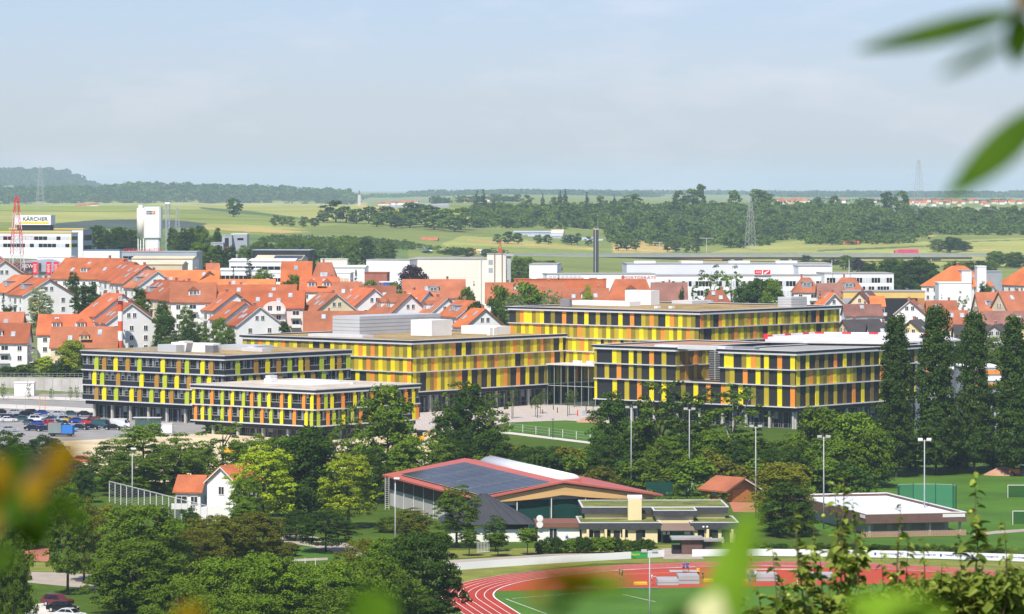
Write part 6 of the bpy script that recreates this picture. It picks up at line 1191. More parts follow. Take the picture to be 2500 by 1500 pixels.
# around the sports hall
for px, yt in ((1077, 1297), (1145, 1294), (1216, 1298), (1288, 1288)): tree('ball', px, yt, 50, 598 if px != 1288 else 600, 'mid', 'small ball shaped tree with thin trunk before the sports hall', 'row of ball shaped trees', 0.44)
tree('fine', 1115, 1183, 125, 612, 'mid', 'full green tree standing among the ball shaped ones', None, 0.24); tree('fine', 1005, 1238, 120, 622, 'olive', 'olive tinged tree against the timber wall of the sports hall', None, 0.05); tree('fine', 1210, 1258, 66, 606, 'dark', 'small dark tree in front of the grey hip roof', None, 0.1); tree('fine', 950, 1260, 80, 640, 'mid', 'bush by the timber wall of the sports hall', None, 0.02, 'shrub')
for px in range(1320, 1600, 19): tree('shrub', px, 1316 + rb.uniform(-4, 5), 30, 603, rb.choice(('dark', 'mid')), 'clipped dark hedge bush in front of the clubhouse', 'clubhouse hedge bushes', 0.0, 'shrub')
for px in range(1840, 2480, 23): tree('shrub', px, 1328 + (px - 1840) * 0.012 + rb.uniform(-5, 5), 34, 601, rb.choice(('dark', 'mid')), 'low hedge bush along the white sponsor boards', 'hedge along the sponsor boards', 0.0, 'shrub')
tree('shrub', 655, 1322, 66, 600, 'olive', 'clipped reddish olive hedge beside the park path', None, 0.0, 'shrub'); tree('shrub', 700, 1326, 66, 598, 'olive', 'clipped olive hedge end beside the park path', None, 0.0, 'shrub')
# young trees on the plaza
for px, yt, yb in ((1063, 968, 1045), (1307, 965, 1018), (1320, 955, 1010), (1390, 950, 1014), (1332, 952, 990), (1402, 950, 994), (1253, 942, 1022), (1180, 965, 1030)): d_ = CAMZ * F / (yb - HOR); tree('airy', px, yt, 26, d_, 'mid', 'young thin tree planted in the paved plaza', 'young plaza trees', 0.35)
for px, yt in ((70, 930), (125, 945), (172, 940), (187, 940), (8, 930)): tree('airy', px, yt, 14, 1045, 'mid', 'sapling before the retaining wall', 'saplings by the retaining wall', 0.1)
# among the houses
for it in ((96, 700, 72, 1150, 'wil', 'fine', 'silvery willow in front of the broad white gable'), (405, 758, 72, 1096, 'dark', 'tall', 'dark green tree rising behind the hospital roof'), (460, 790, 50, 1092, 'dark', 'tall', 'dark tree by the white gable behind the hospital'), (178, 832, 74, 1085, 'yel', 'broad', 'yellow green tree before the cream house'), (492, 788, 48, 1094, 'mid', 'tall', 'green tree next to the pale pink apartments'), (215, 690, 80, 1160, 'dark', 'tall', 'dark tree between the terraces and the broad white gable'), (240, 720, 60, 1140, 'dark', 'fine', 'dark bushy tree behind the striped chimney'), (178, 665, 40, 1240, 'dark', 'tall', 'tree below the sweeping orange roof'), (640, 658, 62, 1310, 'mid', 'tall', 'green tree between the white sheds and the tall orange roof'), (720, 672, 50, 1305, 'mid', 'broad', 'green tree against the tall orange roof'), (905, 686, 42, 1290, 'mid', 'broad', 'round bush in front of the red brick shed'), (1007, 647, 78, 1320, 'pur', 'broad', 'purple black copper beech before the ivory factory'),
           (1225, 700, 80, 1150, 'mid', 'broad', 'yellowish round tree in the thicket behind the hospital'), (1290, 692, 110, 1165, 'mid', 'broad', 'broad tree in the thicket behind the hospital'), (1345, 705, 70, 1150, 'wil', 'fine', 'grey green tree in the thicket behind the hospital'), (1215, 735, 50, 1120, 'dark', 'tall', 'dark tree beside the bright orange roofed gable'), (1260, 715, 70, 1140, 'wil', 'fine', 'pale willow like tree in the thicket behind the hospital'), (1435, 697, 30, 1185, 'yel', 'tall', 'yellow green pointed tree by the brownish roof'), (1735, 640, 78, 1330, 'mid', 'airy', 'tall birch with white stem before the factory front'), (1785, 642, 70, 1325, 'mid', 'airy', 'second birch before the factory front'), (1850, 680, 110, 1270, 'dark', 'broad', 'broad dark tree behind the hospital roof'), (1890, 685, 60, 1260, 'mid', 'broad', 'green tree beside the hipped brown roof'), (1815, 695, 70, 1265, 'dark', 'tall', 'dark tree between birch and broad dark tree'), (2405, 688, 50, 1290, 'dark', 'tall', 'dark tree before the plain white block'), (2350, 705, 34, 1250, 'wil', 'airy', 'thin spindly tree before the plain white block'), (1665, 700, 20, 1230, 'dark', 'tall', 'small dark tree beside the brown roof'),
           (60, 890, 60, 1085, 'mid', 'broad', 'garden tree above the retaining wall'), (110, 870, 50, 1086, 'yel', 'broad', 'yellowish garden tree above the retaining wall'), (150, 885, 60, 1084, 'dark', 'broad', 'dark garden bush above the retaining wall'), (190, 893, 50, 1083, 'mid', 'broad', 'green garden bush above the retaining wall'), (20, 895, 50, 1084, 'dark', 'broad', 'dark garden bush by the corner of the wall'), (410, 830, 40, 1090, 'mid', 'broad', 'bush behind the dark hospital wing'), (340, 700, 50, 1170, 'dark', 'tall', 'tree hidden between the orange terraces'), (560, 800, 30, 1093, 'mid', 'broad', 'small bush below the pale pink apartments'), (700, 690, 40, 1240, 'dark', 'broad', 'dark bush among orange roofs'), (345, 725, 44, 1160, 'mid', 'tall', 'green tree at the foot of the terraced roofs'), (395, 735, 40, 1130, 'dark', 'tall', 'dark tree at the corner of the terraced roofs'), (535, 775, 40, 1105, 'mid', 'broad', 'green bush tree by the stepped white gable'), (270, 745, 44, 1120, 'dark', 'broad', 'dark bush tree beneath the tall white gable'), (455, 745, 44, 1125, 'mid', 'tall', 'green tree below the gabled balcony dormer'), (695, 785, 36, 1098, 'dark', 'broad', 'dark bush beside the dark verge boards'), (960, 690, 46, 1240, 'mid', 'broad', 'green tree beside the long brownish roof'), (1140, 700, 46, 1200, 'mid', 'broad', 'green tree at the end of the long brownish roof'), (20, 745, 40, 1130, 'dark', 'tall', 'dark tree behind the orange hipped dormer'), (1160, 740, 60, 1118, 'dark', 'broad', 'dark bush by the orange gable')):
    tree(it[5], it[0], it[1], it[2], it[3], it[4], it[6], None, 0.08)
for px, yt, w_, d in ((8, 712, 24, 1150), (190, 700, 18, 1180), (608, 605, 40, 1420), (769, 612, 44, 1480), (869, 655, 26, 1270), (1157, 680, 24, 1190), (1364, 665, 24, 1240), (1691, 697, 30, 1215), (1797, 706, 36, 1195), (2299, 714, 14, 1200), (2352, 735, 28, 1180), (2484, 702, 22, 1220), (1590, 710, 14, 1210), (2002, 705, 26, 1200), (570, 650, 18, 1330)): tree('spruce', px, yt, w_, d, 'con', 'dark pointed spruce standing among the roofs', 'spruces among the houses', 0.03, 'conifer')
# thickets behind the town
rb = random.Random(8); GB = 'trees behind the town'
def thicket(x0, x1, n, y0, y1, d0, d1, w0, w1, mks, label, group, kinds=('tall', 'broad')):
    for k in range(n):
        px = x0 + (x1 - x0) * (k + rb.uniform(0.1, 0.9)) / n; tree(rb.choice(kinds), px, rb.uniform(y0, y1), rb.uniform(w0, w1), rb.uniform(d0, d1), rb.choice(mks), label, group, 0.04)
thicket(228, 335, 7, 548, 566, 1900, 2050, 34, 52, ('dark', 'mid'), 'dark tree in the grove between the offices and the silos', 'grove by the silos'); thicket(412, 540, 9, 548, 580, 1880, 2000, 30, 46, ('dark', 'mid'), 'tree in the grove behind the grey tower block', 'grove behind the tower block'); thicket(470, 600, 6, 590, 615, 1640, 1690, 40, 60, ('mid', 'dark'), 'leafy tree in front of the grey tower block', 'trees before the tower block'); thicket(610, 960, 17, 574, 600, 1900, 2150, 32, 52, ('dark', 'mid', 'orc'), 'tree in the line behind the dark hall', 'tree line behind the halls')
thicket(960, 1200, 8, 604, 618, 2460, 2520, 26, 40, ('dark', 'mid'), 'bushy tree along the motorway bank', 'motorway trees'); thicket(1240, 1350, 6, 622, 640, 1800, 1950, 34, 52, ('dark', 'mid'), 'bushy tree beside the ivory stair tower', 'trees by the factory'); thicket(1960, 2110, 7, 622, 642, 2300, 2450, 30, 46, ('mid', 'dark'), 'bushy tree under the viaduct', 'trees under the viaduct'); thicket(2120, 2290, 8, 626, 650, 1680, 1900, 46, 70, ('dark', 'mid'), 'broad tree behind the two storey factory wing', 'trees by the factory wing'); thicket(2310, 2420, 5, 630, 645, 1900, 2100, 40, 60, ('mid', 'dark'), 'broad tree behind the orange roofed offices', 'trees behind the offices'); thicket(2410, 2560, 7, 612, 630, 2300, 2450, 40, 56, ('dark', 'mid'), 'bushy tree at the end of the viaduct', 'trees at the viaduct end'); thicket(2280, 2370, 4, 573, 590, 2700, 2760, 36, 56, ('orc', 'dark'), 'large bush on the pale field beyond the viaduct', 'field bushes'); tree('tall', 2095, 630, 40, 2000, 'pur', 'dark purple tree behind the flagpoles', None, 0.05)
thicket(2330, 2460, 5, 800, 850, 1000, 1050, 60, 90, ('mid', 'dark'), 'green tree behind the poplar row', 'trees beyond the poplars'); thicket(2260, 2360, 3, 820, 860, 1040, 1060, 50, 70, ('mid', 'dark'), 'green tree behind the poplar row', 'trees beyond the poplars')
# far trees and orchards: too small to show their parts
OM = []
for v in range(4):
    P, N_, S_, T_ = leaves(np.random.default_rng(90 + v), ('round', 'egg', 'round', 'egg')[v], 900, 0.10, 30, 0.19, 0.85); P = P * np.array([1, 1, 0.86]) + np.array([0, 0, 0.14]); b = MB(); b.pipe([(0, 0, -0.03), (0.01, 0, 0.3), (0, 0.01, 0.6)], [0.035, 0.025, 0.008], 5)
    OM.append([leafmesh('orchard_tree', P, N_, S_, T_, LEAF[m], (b.v, b.f, BARK)) for m in ('orc', 'dark', 'mid')])
P, N_, S_, T_ = leaves(np.random.default_rng(99), 'cone', 900, 0.075, 60, 0.12, 0.4); CONF = leafmesh('distant_conifer', P, N_, S_, T_, LEAF['con'])
ro = random.Random(33)
def far_tree(px, d, H, Wd, label, group, name='orchard_tree', me=None, cat='tree', dz=0.0):
    X = ux(px) * d; o = link(name, me or ro.choice(OM)[ro.choice((0, 0, 0, 1, 2))], None, (X, d, gz(X, d) - 0.2 + dz), ro.uniform(0, 6.28), (Wd, Wd, H)); return tag(o, label, cat, group)
n = 0
while n < 285:
    px = ro.uniform(1150, 2540); t = ro.random(); d = 3000 + 690 * t
    low = 3090 if px < 1330 else 3080 if px < 1480 else 2790 if px < 1870 else 2960 if px < 1960 else 2850 if px < 2230 else 3080
    d = low + (3700 - low) * t ** 1.25
    if 1280 < px < 1480 and d < 3080: continue
    big = ro.random() < 0.16; far_tree(px, d, ro.uniform(11, 15) if big else ro.uniform(6, 9.5), ro.uniform(10, 14) if big else ro.uniform(8, 13), 'rounded tree of the orchard covering the far slope', 'orchard on the far slope'); n += 1
for px, d, H, W_ in ((820, 3130, 17, 22), (845, 3110, 13, 20), (790, 3120, 10, 14), (870, 3090, 12, 18), (900, 3100, 14, 16), (930, 3080, 10, 16), (955, 3060, 12, 20), (985, 3150, 13, 20), (1010, 3120, 18, 24), (1040, 3060, 18, 26), (1070, 3080, 14, 22), (1095, 3050, 16, 20), (1125, 3030, 18, 22), (1000, 3030, 12, 18), (1060, 3010, 11, 20), (965, 3000, 9, 15), (920, 3010, 9, 14), (1110, 2990, 12, 22), (940, 3190, 12, 22), (960, 3180, 10, 18)): far_tree(px, d, H, W_, 'dark leafy tree of the hedgerow copse across the fields', 'hedgerow copse')
for px, d in ((672, 2980), (690, 2990), (710, 2970), (742, 2960), (768, 2970), (1215, 2800), (1240, 2795), (1265, 2790), (1314, 2800), (1338, 2795), (1382, 2800), (1395, 2785), (1410, 2790), (1436, 2780), (1510, 2700), (1530, 2705), (1552, 2700), (1630, 2700), (1650, 2705), (1675, 2700), (1700, 2700)): far_tree(px, d, ro.uniform(6.5, 9), ro.uniform(7, 10), 'small round fruit tree scattered on the meadow', 'scattered fruit trees')
for px, d, H in ((1165, 3600, 20), (1180, 3560, 22), (1205, 3500, 16), (1325, 3640, 17), (1368, 3660, 20), (1380, 3660, 21), (1433, 3650, 18), (1500, 3600, 17)): far_tree(px, d, H, H * .55, 'tall dark conifer on the orchard ridge', 'conifers on the ridge', 'distant_conifer', CONF)
for px, d, H, W_ in ((1660, 3680, 18, 16), (1690, 3690, 20, 16), (1712, 3690, 24, 12), (1790, 3690, 18, 14), (1850, 3690, 19, 20), (1870, 3690, 15, 18), (1545, 3690, 15, 20), (2040, 3690, 13, 14), (2165, 3650, 20, 14), (2200, 3660, 21, 18), (2120, 3690, 12, 16)): far_tree(px, d, H, W_, 'tall tree standing out on the ridge line of the orchard', 'ridge line trees')
far_tree(570, 3290, 16, 14, 'lone round tree in the middle of the pale fields', None, 'lone_tree'); far_tree(1286, 3950, 13, 13, 'lone round tree on the skyline field', None, 'lone_tree')
def woods(name, pts, label, mk='dark', n=90, leaf=0.2, seed=3):
    """a far wood: hundreds of crowns merged into one mass"""
    rng = np.random.default_rng(seed); PP, NN, SS, TT = [], [], [], []
    base = [leaves(np.random.default_rng(seed + k), ('round', 'egg')[k % 2], n, leaf, 16, 0.22, 0.9) for k in range(5)]
    for i, (x, y, z, h, w) in enumerate(pts):
        P, N_, S_, T_ = base[i % 5]; a = rng.uniform(0, 6.28); c, s = math.cos(a), math.sin(a); Rm = np.array([[c, -s, 0], [s, c, 0], [0, 0, 1]]); PP.append((P * np.array([w, w, h])) @ Rm.T + np.array([x, y, z])); NN.append(N_ @ Rm.T); SS.append(S_ * (w + h) * .5); TT.append(np.clip(T_ + rng.uniform(-.25, .25), 0, 1))
    o = bpy.data.objects.new(name, leafmesh(name, np.concatenate(PP), np.concatenate(NN), np.concatenate(SS), np.concatenate(TT), LEAF[mk])); COL.objects.link(o); return tag(o, label, None, None, 'stuff')
rn = np.random.default_rng(12)
def scatter(pxa, pxb, da, db, n, h, w, lift=0):
    out = []
    for _ in range(n):
        px = rn.uniform(pxa, pxb); d = rn.uniform(da, db); X = ux(px) * d; out.append((X, d, gz(X, d) - 1 + lift, rn.uniform(*h), rn.uniform(*w)))
    return out
woods('forest', scatter(-300, 868, 7900, 8480, 620, (15, 23), (26, 40)) + scatter(300, 720, 8250, 8500, 120, (20, 27), (28, 40)), 'dense dark forest along the ridge beyond the fields', 'dark', 110, 0.17)
woods('forest', scatter(-300, 240, 12000, 13000, 340, (14, 26), (50, 80)) + scatter(-300, 190, 12400, 13000, 140, (20, 34), (50, 80)), 'wooded hill rising hazy beyond the forest', 'dark', 90, 0.2, 5)
woods('forest', scatter(1000, 1600, 10200, 11000, 230, (6, 16), (34, 56)) + scatter(860, 1010, 10200, 11000, 40, (4, 10), (28, 44)) + scatter(1060, 1260, 5300, 5600, 36, (7, 12), (14, 26)), 'hazy belt of trees on the central skyline', 'dark', 80, 0.2, 6)
woods('forest', scatter(1900, 2800, 11200, 12100, 360, (9, 17), (48, 76)) + scatter(1900, 2700, 5900, 7000, 90, (4, 8), (10, 20)), 'hazy wooded ridge above the distant village', 'dark', 80, 0.2, 7)
woods('forest', scatter(1330, 2000, 12500, 14500, 160, (3, 12), (80, 140)), 'faint blue wooded hills on the horizon', 'dark', 70, 0.22, 8)
woods('undergrowth', scatter(1150, 2560, 3090, 3720, 2300, (5, 9), (7, 12)) + scatter(1480, 1740, 2830, 3150, 200, (4, 7), (6, 10)) + scatter(1740, 1880, 2840, 3200, 190, (4, 7), (6, 10)) + scatter(1880, 2270, 2960, 3200, 260, (4, 7), (6, 10)) + scatter(1970, 2230, 2870, 3000, 110, (4, 7), (6, 10)), 'low scrub and saplings between the orchard trees', 'orc', 60, 0.22, 9)
woods('vine_rows', scatter(640, 1000, 2500, 2700, 200, (2, 3.5), (5, 9)) + scatter(640, 1240, 2560, 2640, 150, (1.5, 3), (5, 9)), 'rows of low vines and bushes below the copse', 'orc', 60, 0.22, 10)
woods('roadside_bushes', scatter(-100, 210, 1081, 1092, 90, (1.2, 2.6), (2, 3.6)), 'scrubby green bank above the retaining wall', 'mid', 90, 0.16, 11)
woods('meadow_scrub', scatter(1060, 2140, 700, 735, 150, (1.5, 3.5), (2.5, 5)), 'tangled weeds and scrub along the stream', 'mid', 110, 0.13, 13)
# ------------------------------------------------------------------ masts, lamps, cars, people
def mast(px, ytop, d, label, heads=2, w=None, group='floodlight masts of the sports ground', tall=0.11, face=0.0):
    p = at(px, ytop, d); r = empty('floodlight_mast', (p.x, p.y, 0), R(face), label, 'lamp', group); H = p.z - .4
    b = MB(); b.pipe([(0, 0, -.1), (0, 0, H * .5), (0, 0, H)], [tall * 1.25, tall, tall * .7], 10); b.build('pole', STEEL, r, True)
    if heads == 2:
        bx('cross_bar', STEEL, r, (-1.0, -.05, H - .25), (2.0, .1, .1))
        for x in (-1.1, .35): o = bx('lamp_head', HF if px > 2200 else M('lamp_grey', (0.34, 0.34, 0.33)), r, (x, -.45, H - .1), (.75, .6, .42)); o.rotation_euler = (R(-18), 0, 0)
    else:
        o = bx('lamp_head', HF if heads == 1 else SHELL, r, (-.2, -.5, H - .1), (.9, .55, .3)); o.rotation_euler = (R(-10), 0, R(-15))
mast(1541, 990, 722, 'tall floodlight mast with twin lamps rising behind the red roof ridge'); mast(1683, 994, 722, 'tall floodlight mast with twin lamps beside the court tarpaulin'); mast(1845, 1036, 672, 'floodlight mast with twin lamps next to the timber hut'); mast(2011, 1061, 646, 'floodlight mast with twin lamps behind the pavilion'); mast(2257, 1068, 650, 'floodlight mast with bright white lamps behind the throwing cage'); mast(323, 1090, 660, 'slim grey lamp mast above the tall mesh fence', 1); mast(965, 1162, 600, 'grey lamp mast standing before the sports hall wall', 1); mast(1586, 1339, 500, 'grey lamp mast standing inside the running track', 2, tall=.09)
def pole(px, ytop, ybase, label, group, r=.06, name='lamp_post', head=True, m=None, cat='lamp'):
    p = flat(px, ybase); d = p.y; H = zof(ytop, d); o = empty(name, p, 0, label, cat, group); b = MB(); b.pipe([(0, 0, -.05), (0, 0, H)], [r, r * .75], 6); b.build('post', m or SHELL, o)
    if head: bx('lamp_head', m or SHELL, o, (-.35, -.1, H), (.7, .2, .12))
for px, y0, y1 in ((1250, 945, 1024), (1312, 978, 1021), (1386, 970, 1017), (1448, 985, 1035), (1350, 1024, 1070)): pole(px, y0, y1, 'dark slim lamp post on the paved plaza', 'plaza lamp posts', .09)
for px, y0, y1 in ((1351, 989, 1001), (1361, 995, 1008), (1325, 1000, 1011), (1431, 991, 1001), (1024, 1005, 1019)): pole(px, y0, y1, 'short dark bollard light on the paved plaza', 'plaza bollards', .12, 'bollard', False, None, 'bollard')
for px, y0, y1 in ((128, 928, 988), (62, 958, 1012), (160, 965, 1018), (40, 978, 1020), (197, 925, 970), (232, 985, 1000), (20, 960, 975)): pole(px, y0, y1, 'thin grey lamp post beside the car park road', 'car park lamp posts', .06, m=STEEL)
for px, y0, y1 in ((97, 962, 1006), (110, 960, 1004)): pole(px, y0, y1, 'orange height post at the car park entrance', 'orange entrance posts', .1, 'post', False, M('post_orange', (0.75, 0.32, 0.02)), 'post')
pole(1410, 1001, 1016, 'red hydrant post on the plaza', None, .16, 'hydrant', False, REWR, 'hydrant')
tb = empty('service_box', flat(1422, 1016), 0, 'grey service cabinet on the plaza', 'cabinet'); bx('box', GREYM, tb, (0, 0, 0), (.9, .6, 1.25)); bx('lid', STEEL, tb, (-.04, -.04, 1.26), (.98, .68, .08))
for px in (660, 690, 720, 745, 770): pole(px, 1362 - 0, 1381, 'white wooden post beside the park path', 'white park posts', .07, 'path_post', False, HF, 'post')
# cars
CARM = {}
def car_meshes(kind):
    if kind in CARM: return CARM[kind]
    if kind == 'van': sil = [(-2.4, .35), (2.45, .35), (2.5, .95), (2.2, 1.15), (1.55, 2.0), (1.2, 2.15), (-2.35, 2.15), (-2.45, .9)]; win = [(1.3, 1.25, 2.05, 1.25, 1.5, 1.9, 1.3, 1.9)]
    elif kind == 'suv': sil = [(-2.15, .35), (2.15, .35), (2.2, .8), (2.0, .98), (1.1, 1.08), (.45, 1.62), (-1.5, 1.66), (-2.05, 1.1), (-2.2, .85)]; win = 1
    else: sil = [(-2.1, .3), (2.1, .3), (2.16, .62), (1.95, .8), (1.05, .92), (.35, 1.4), (-.95, 1.44), (-1.75, .98), (-2.1, .9), (-2.18, .6)]; win = 1
    b = MB(); 
    def ring_(y, k): return [(x, y * (1 if z < 1.0 else k), z) for x, z in sil]
    # body lofted across four stations so the sides round over
    st = [ring_(-.86, .82), ring_(-.5, .95), ring_(.5, .95), ring_(.86, .82)]
    i = 0; n = len(sil); V_ = []; 
    for s_, (y, zz) in zip(st, ((-.86, .02), (-.7, 0), (.7, 0), (.86, .02))): b.v += [(x, yy if abs(y) > .8 else y * (.84 if z > 1.0 else 1), z - (zz if z > .9 else 0)) for (x, yy, z) in s_]
    for k in range(3):
        for j in range(n): j2 = (j + 1) % n; b.f.append((k * n + j, k * n + j2, (k + 1) * n + j2, (k + 1) * n + j)); b.m.append(0)
    b.f.append(tuple(range(n - 1, -1, -1))); b.m.append(0); b.f.append(tuple(range(3 * n, 4 * n))); b.m.append(0)
    g = MB(); top = max(z for _, z in sil); 
    if kind == 'van':
        for s in (-1, 1): g.face([(1.25, s * .88, 1.2), (2.1, s * .87, 1.2), (1.55, s * .78, 1.9), (1.25, s * .76, 1.9)][::s])
        g.face([(2.24, -.7, 1.18), (2.24, .7, 1.18), (1.62, .62, 2.0), (1.62, -.62, 2.0)])
    else:
        zb = 1.0 if kind != 'suv' else 1.12; f0 = (1.05, .35) if kind != 'suv' else (1.0, .4); r0 = (-1.7, -.95) if kind != 'suv' else (-1.9, -1.45)
        for s in (-1, 1):
            for xa, xb, xc, xd in ((f0[0] - .15, -.25, -.25, f0[1] - .02), (-.32, r0[0] + .2, r0[1] + .08, -.32)): g.face([(xa, s * .885, zb), (xb, s * .885, zb), (xc, s * .735, top - .1), (xd, s * .735, top - .1)][::-s])
        g.face([(f0[0] + .03, -.68, zb - .03), (f0[0] + .03, .68, zb - .03), (f0[1] + .06, .58, top - .06), (f0[1] + .06, -.58, top - .06)]); g.face([(r0[0] - .04, .66, zb), (r0[0] - .04, -.66, zb), (r0[1] - .06, -.58, top - .04), (r0[1] - .06, .58, top - .04)])
    w = MB(); w.tube((0, -.11, 0), (0, .11, 0), .33, n=14); w2 = MB(); w2.tube((0, -.118, 0), (0, .118, 0), .2, n=10)
    CARM[kind] = (b, g.mesh('glazing', GLASSW), (w.mesh('wheel', SHELL), w2.mesh('rim', STEEL))); return CARM[kind]
CARC = {}
HL = M('headlamp', (0.75, 0.76, 0.78), 0.2); TL = M('tail_lamp', (0.45, 0.02, 0.02), 0.3)
def car(px, py, rz, kind, cname, col, label, group='cars in the car park'):
    b, g, w = car_meshes(kind); k = (kind, cname)
    if k not in CARC: CARC[k] = b.mesh('body', mat('carpaint_' + cname, col, 0.25, 0.02, metal=.25, spec=.6))
    r = empty('parked_car', flat(px, py) + Vector((0, 0, .03)), R(rz), label, 'van' if kind == 'van' else 'car', group); bd = link('body', CARC[k], r); link('glazing', g, bd)
    for x in (-1.32, 1.32):
        for y in (-.78, .78): link('rim', w[1], link('wheel', w[0], r, (x, y, .33)))
    for s in (-.6, .6): bx('headlight', HL, bd, (2.0, s - .18, .62), (.14, .36, .16)); bx('tail_light', TL, bd, (-2.17, s - .16, .72), (.1, .32, .18))
NAVY, BLK, SIL, WHT, REDC, YELC, LBL, BLU, TEAL = ('navy', (0.015, 0.02, 0.05)), ('black', (0.01, 0.01, 0.012)), ('silver', (0.42, 0.45, 0.48)), ('white', (0.75, 0.75, 0.75)), ('red', (0.55, 0.015, 0.03)), ('yellow', (0.75, 0.48, 0.01)), ('light_blue', (0.12, 0.38, 0.62)), ('blue', (0.02, 0.06, 0.35)), ('teal', (0.03, 0.09, 0.11))
for px, py, rz, k, c, lb in ((68, 1019, 8, 'suv', BLK, 'black car at the back of the car park near the silver one'), (95, 1024, 5, 'hatch', SIL, 'silver blue car at the back of the car park'), (174, 1032, 172, 'hatch', YELC, 'bright yellow car at the edge of the car park'), (222, 1037, 165, 'suv', REDC, 'bright red car next to the yellow one'), (247, 1046, -8, 'van', TEAL, 'dark green van beside the white van'), (294, 1044, -6, 'van', WHT, 'white van at the end of the parked row'), (222, 1049, -10, 'hatch', BLK, 'black car in the front row before the red one'), (196, 1050, -10, 'hatch', NAVY, 'dark navy car beside the light blue one'), (168, 1054, -12, 'hatch', LBL, 'light blue car in the front row'), (138, 1038, -60, 'hatch', SIL, 'silver car between the dark blue and grey cars'), (155, 1041, -58, 'hatch', TEAL, 'dark grey blue car in the middle row'), (117, 1039, 120, 'hatch', REDC, 'dark red car in the middle row'), (90, 1041, 125, 'hatch', BLU, 'deep blue car in the middle row'), (72, 1038, -60, 'hatch', TEAL, 'dark teal car with pale window reflections'), (45, 1025, 10, 'hatch', BLK, 'black car half hidden at the back of the car park'), (20, 1031, 8, 'hatch', WHT, 'white car by the bushes of the car park'), (6, 1025, 8, 'hatch', TEAL, 'dark car at the end of the back row'), (22, 1055, 10, 'hatch', SIL, 'silver car behind the thicket'), (82, 1052, -12, 'hatch', NAVY, 'navy car in the front row behind the bush'), (110, 1054, -12, 'hatch', NAVY, 'navy car beside the grey container'), (276, 1050, -10, 'hatch', BLK, 'black car before the white van'), (204, 1154, -20, 'hatch', WHT, 'white car parked below the sandy ground'), (184, 1148, -20, 'hatch', BLU, 'dark blue car next to the white one below the sandy ground'), (205, 1132, -20, 'suv', ('coral', (0.60, 0.13, 0.06)), 'orange red car behind the white one below the sandy ground')): car(px, py, rz, k, c[0], c[1], lb)
for px, py, rz, k, c, lb in ((140, 1480, -28, 'suv', ('maroon', (0.16, 0.03, 0.03)), 'dark red car farthest along the bay on the lawn'.replace('farthest along', 'at the end of')), (153, 1495, -28, 'hatch', BLK, 'black saloon in the bay on the lawn'), (172, 1512, -28, 'hatch', WHT, 'white car in the bay on the lawn')): car(px, py, rz, k, c[0], c[1], lb, 'cars in the lawn bay')
p = at(1668, 622.5, 2545); o_c = empty('passing_car', (p.x, p.y, zd + 0.01), 0, 'white car driving over the viaduct', 'car'); b_, g_, w_ = car_meshes('suv'); CARC.setdefault(('suv', 'white'), b_.mesh('body', mat('carpaint_white', (0.75, 0.75, 0.75), 0.25, 0.02))); link('body', CARC[('suv', 'white')], o_c); link('glazing', g_, o_c)
tl = empty('site_trailer', flat(165, 1066), R(-8), 'blue and grey tipper trailer at the car park', 'trailer'); bx('box', M('trailer_blue', (0.03, 0.18, 0.55)), tl, (-1.2, -1, .7), (2.6, 2, 1.9)); bx('box', M('trailer_grey', (0.20, 0.24, 0.23)), tl, (-4.4, -1, .8), (3.1, 2, 2.3)); bx('chassis', SHELL, tl, (-4.4, -.8, .4), (5.8, 1.6, .28))
for x in (-3.5, .5): b = MB(); b.tube((x, -1, .4), (x, 1, .4), .4, n=12); b.build('wheel', SHELL, tl)
sh = empty('bus_shelter', flat(360, 1046), R(-5), 'glass bus shelter with curved pale roof by the car park', 'shelter'); bx('roof', LEDGE, sh, (-3.4, -1.2, 2.5), (6.8, 2.4, .14)); bx('pane', FG, sh, (-3.2, .9, .2), (6.4, .04, 2.1))
for x in (-3.1, -1, 1, 3.0): bx('post', STEEL, sh, (x, .85, 0), (.1, .1, 2.5))
gs = empty('info_board', flat(424, 1030), 0, 'green sign board on a dark plinth by the hospital door', 'sign'); bx('board', M('board_green', (0.15, 0.50, 0.03)), gs, (-.4, 0, 1.0), (.85, .15, 1.3)); bx('plinth', SHELL, gs, (-.35, .02, 0), (.75, .15, 1.0))
gs = empty('info_board', flat(310, 1017), 0, 'blue and white sign post before the dark banded wing', 'sign'); bx('board', M('board_blue', (0.05, 0.20, 0.60)), gs, (-.3, 0, 1.3), (.65, .12, 1.2)); bx('plinth', HF, gs, (-.3, 0, 0), (.65, .12, 1.28))
wt = empty('site_cabin', flat(407, 1057), 0, 'white box cabin beside the sandy ground', 'cabin'); bx('wall', WHITEC, wt, (-1.3, 0, 0), (2.6, 2.2, 2.1)); bx('roof', LEDGE, wt, (-1.4, -.1, 2.11), (2.8, 2.4, .1))
cy = empty('yellow_shed', flat(1035, 1130), R(-4), 'pale yellow flat shed behind the sports hall', 'shed'); bx('wall', YELW, cy, (-3.6, 0, 0), (6, 5, 3.6)); bx('roof', LEDGE, cy, (-3.7, -.1, 3.61), (6.2, 5.2, .15)); bx('wall', WALL['g'], cy, (-1, -1.5, 0), (4.2, 1.45, 1.5))
for px, py in ((560, 1115), (580, 1120), (1020, 1085)):
    dg = empty('digger', flat(px, py), R(20), 'yellow digger working on the sandy ground', 'digger', 'yellow diggers'); DY = M('digger_yellow', (0.75, 0.40, 0.02)); bx('body', DY, dg, (-1.2, -.9, .8), (2.4, 1.8, 1.1)); bx('cab', GLASSW, dg, (-.2, -.8, 1.91), (1.1, 1.0, 1.0)); bx('track', SHELL, dg, (-1.5, -1.1, 0), (3.0, .5, .75)); bx('track', SHELL, dg, (-1.5, .6, 0), (3.0, .5, .75)); b = MB(); b.pipe([(1.0, 0, 1.5), (2.6, 0, 3.0), (3.8, 0, 1.4)], [.2, .17, .12], 6); b.build('arm', DY, dg)
rc = random.Random(77)
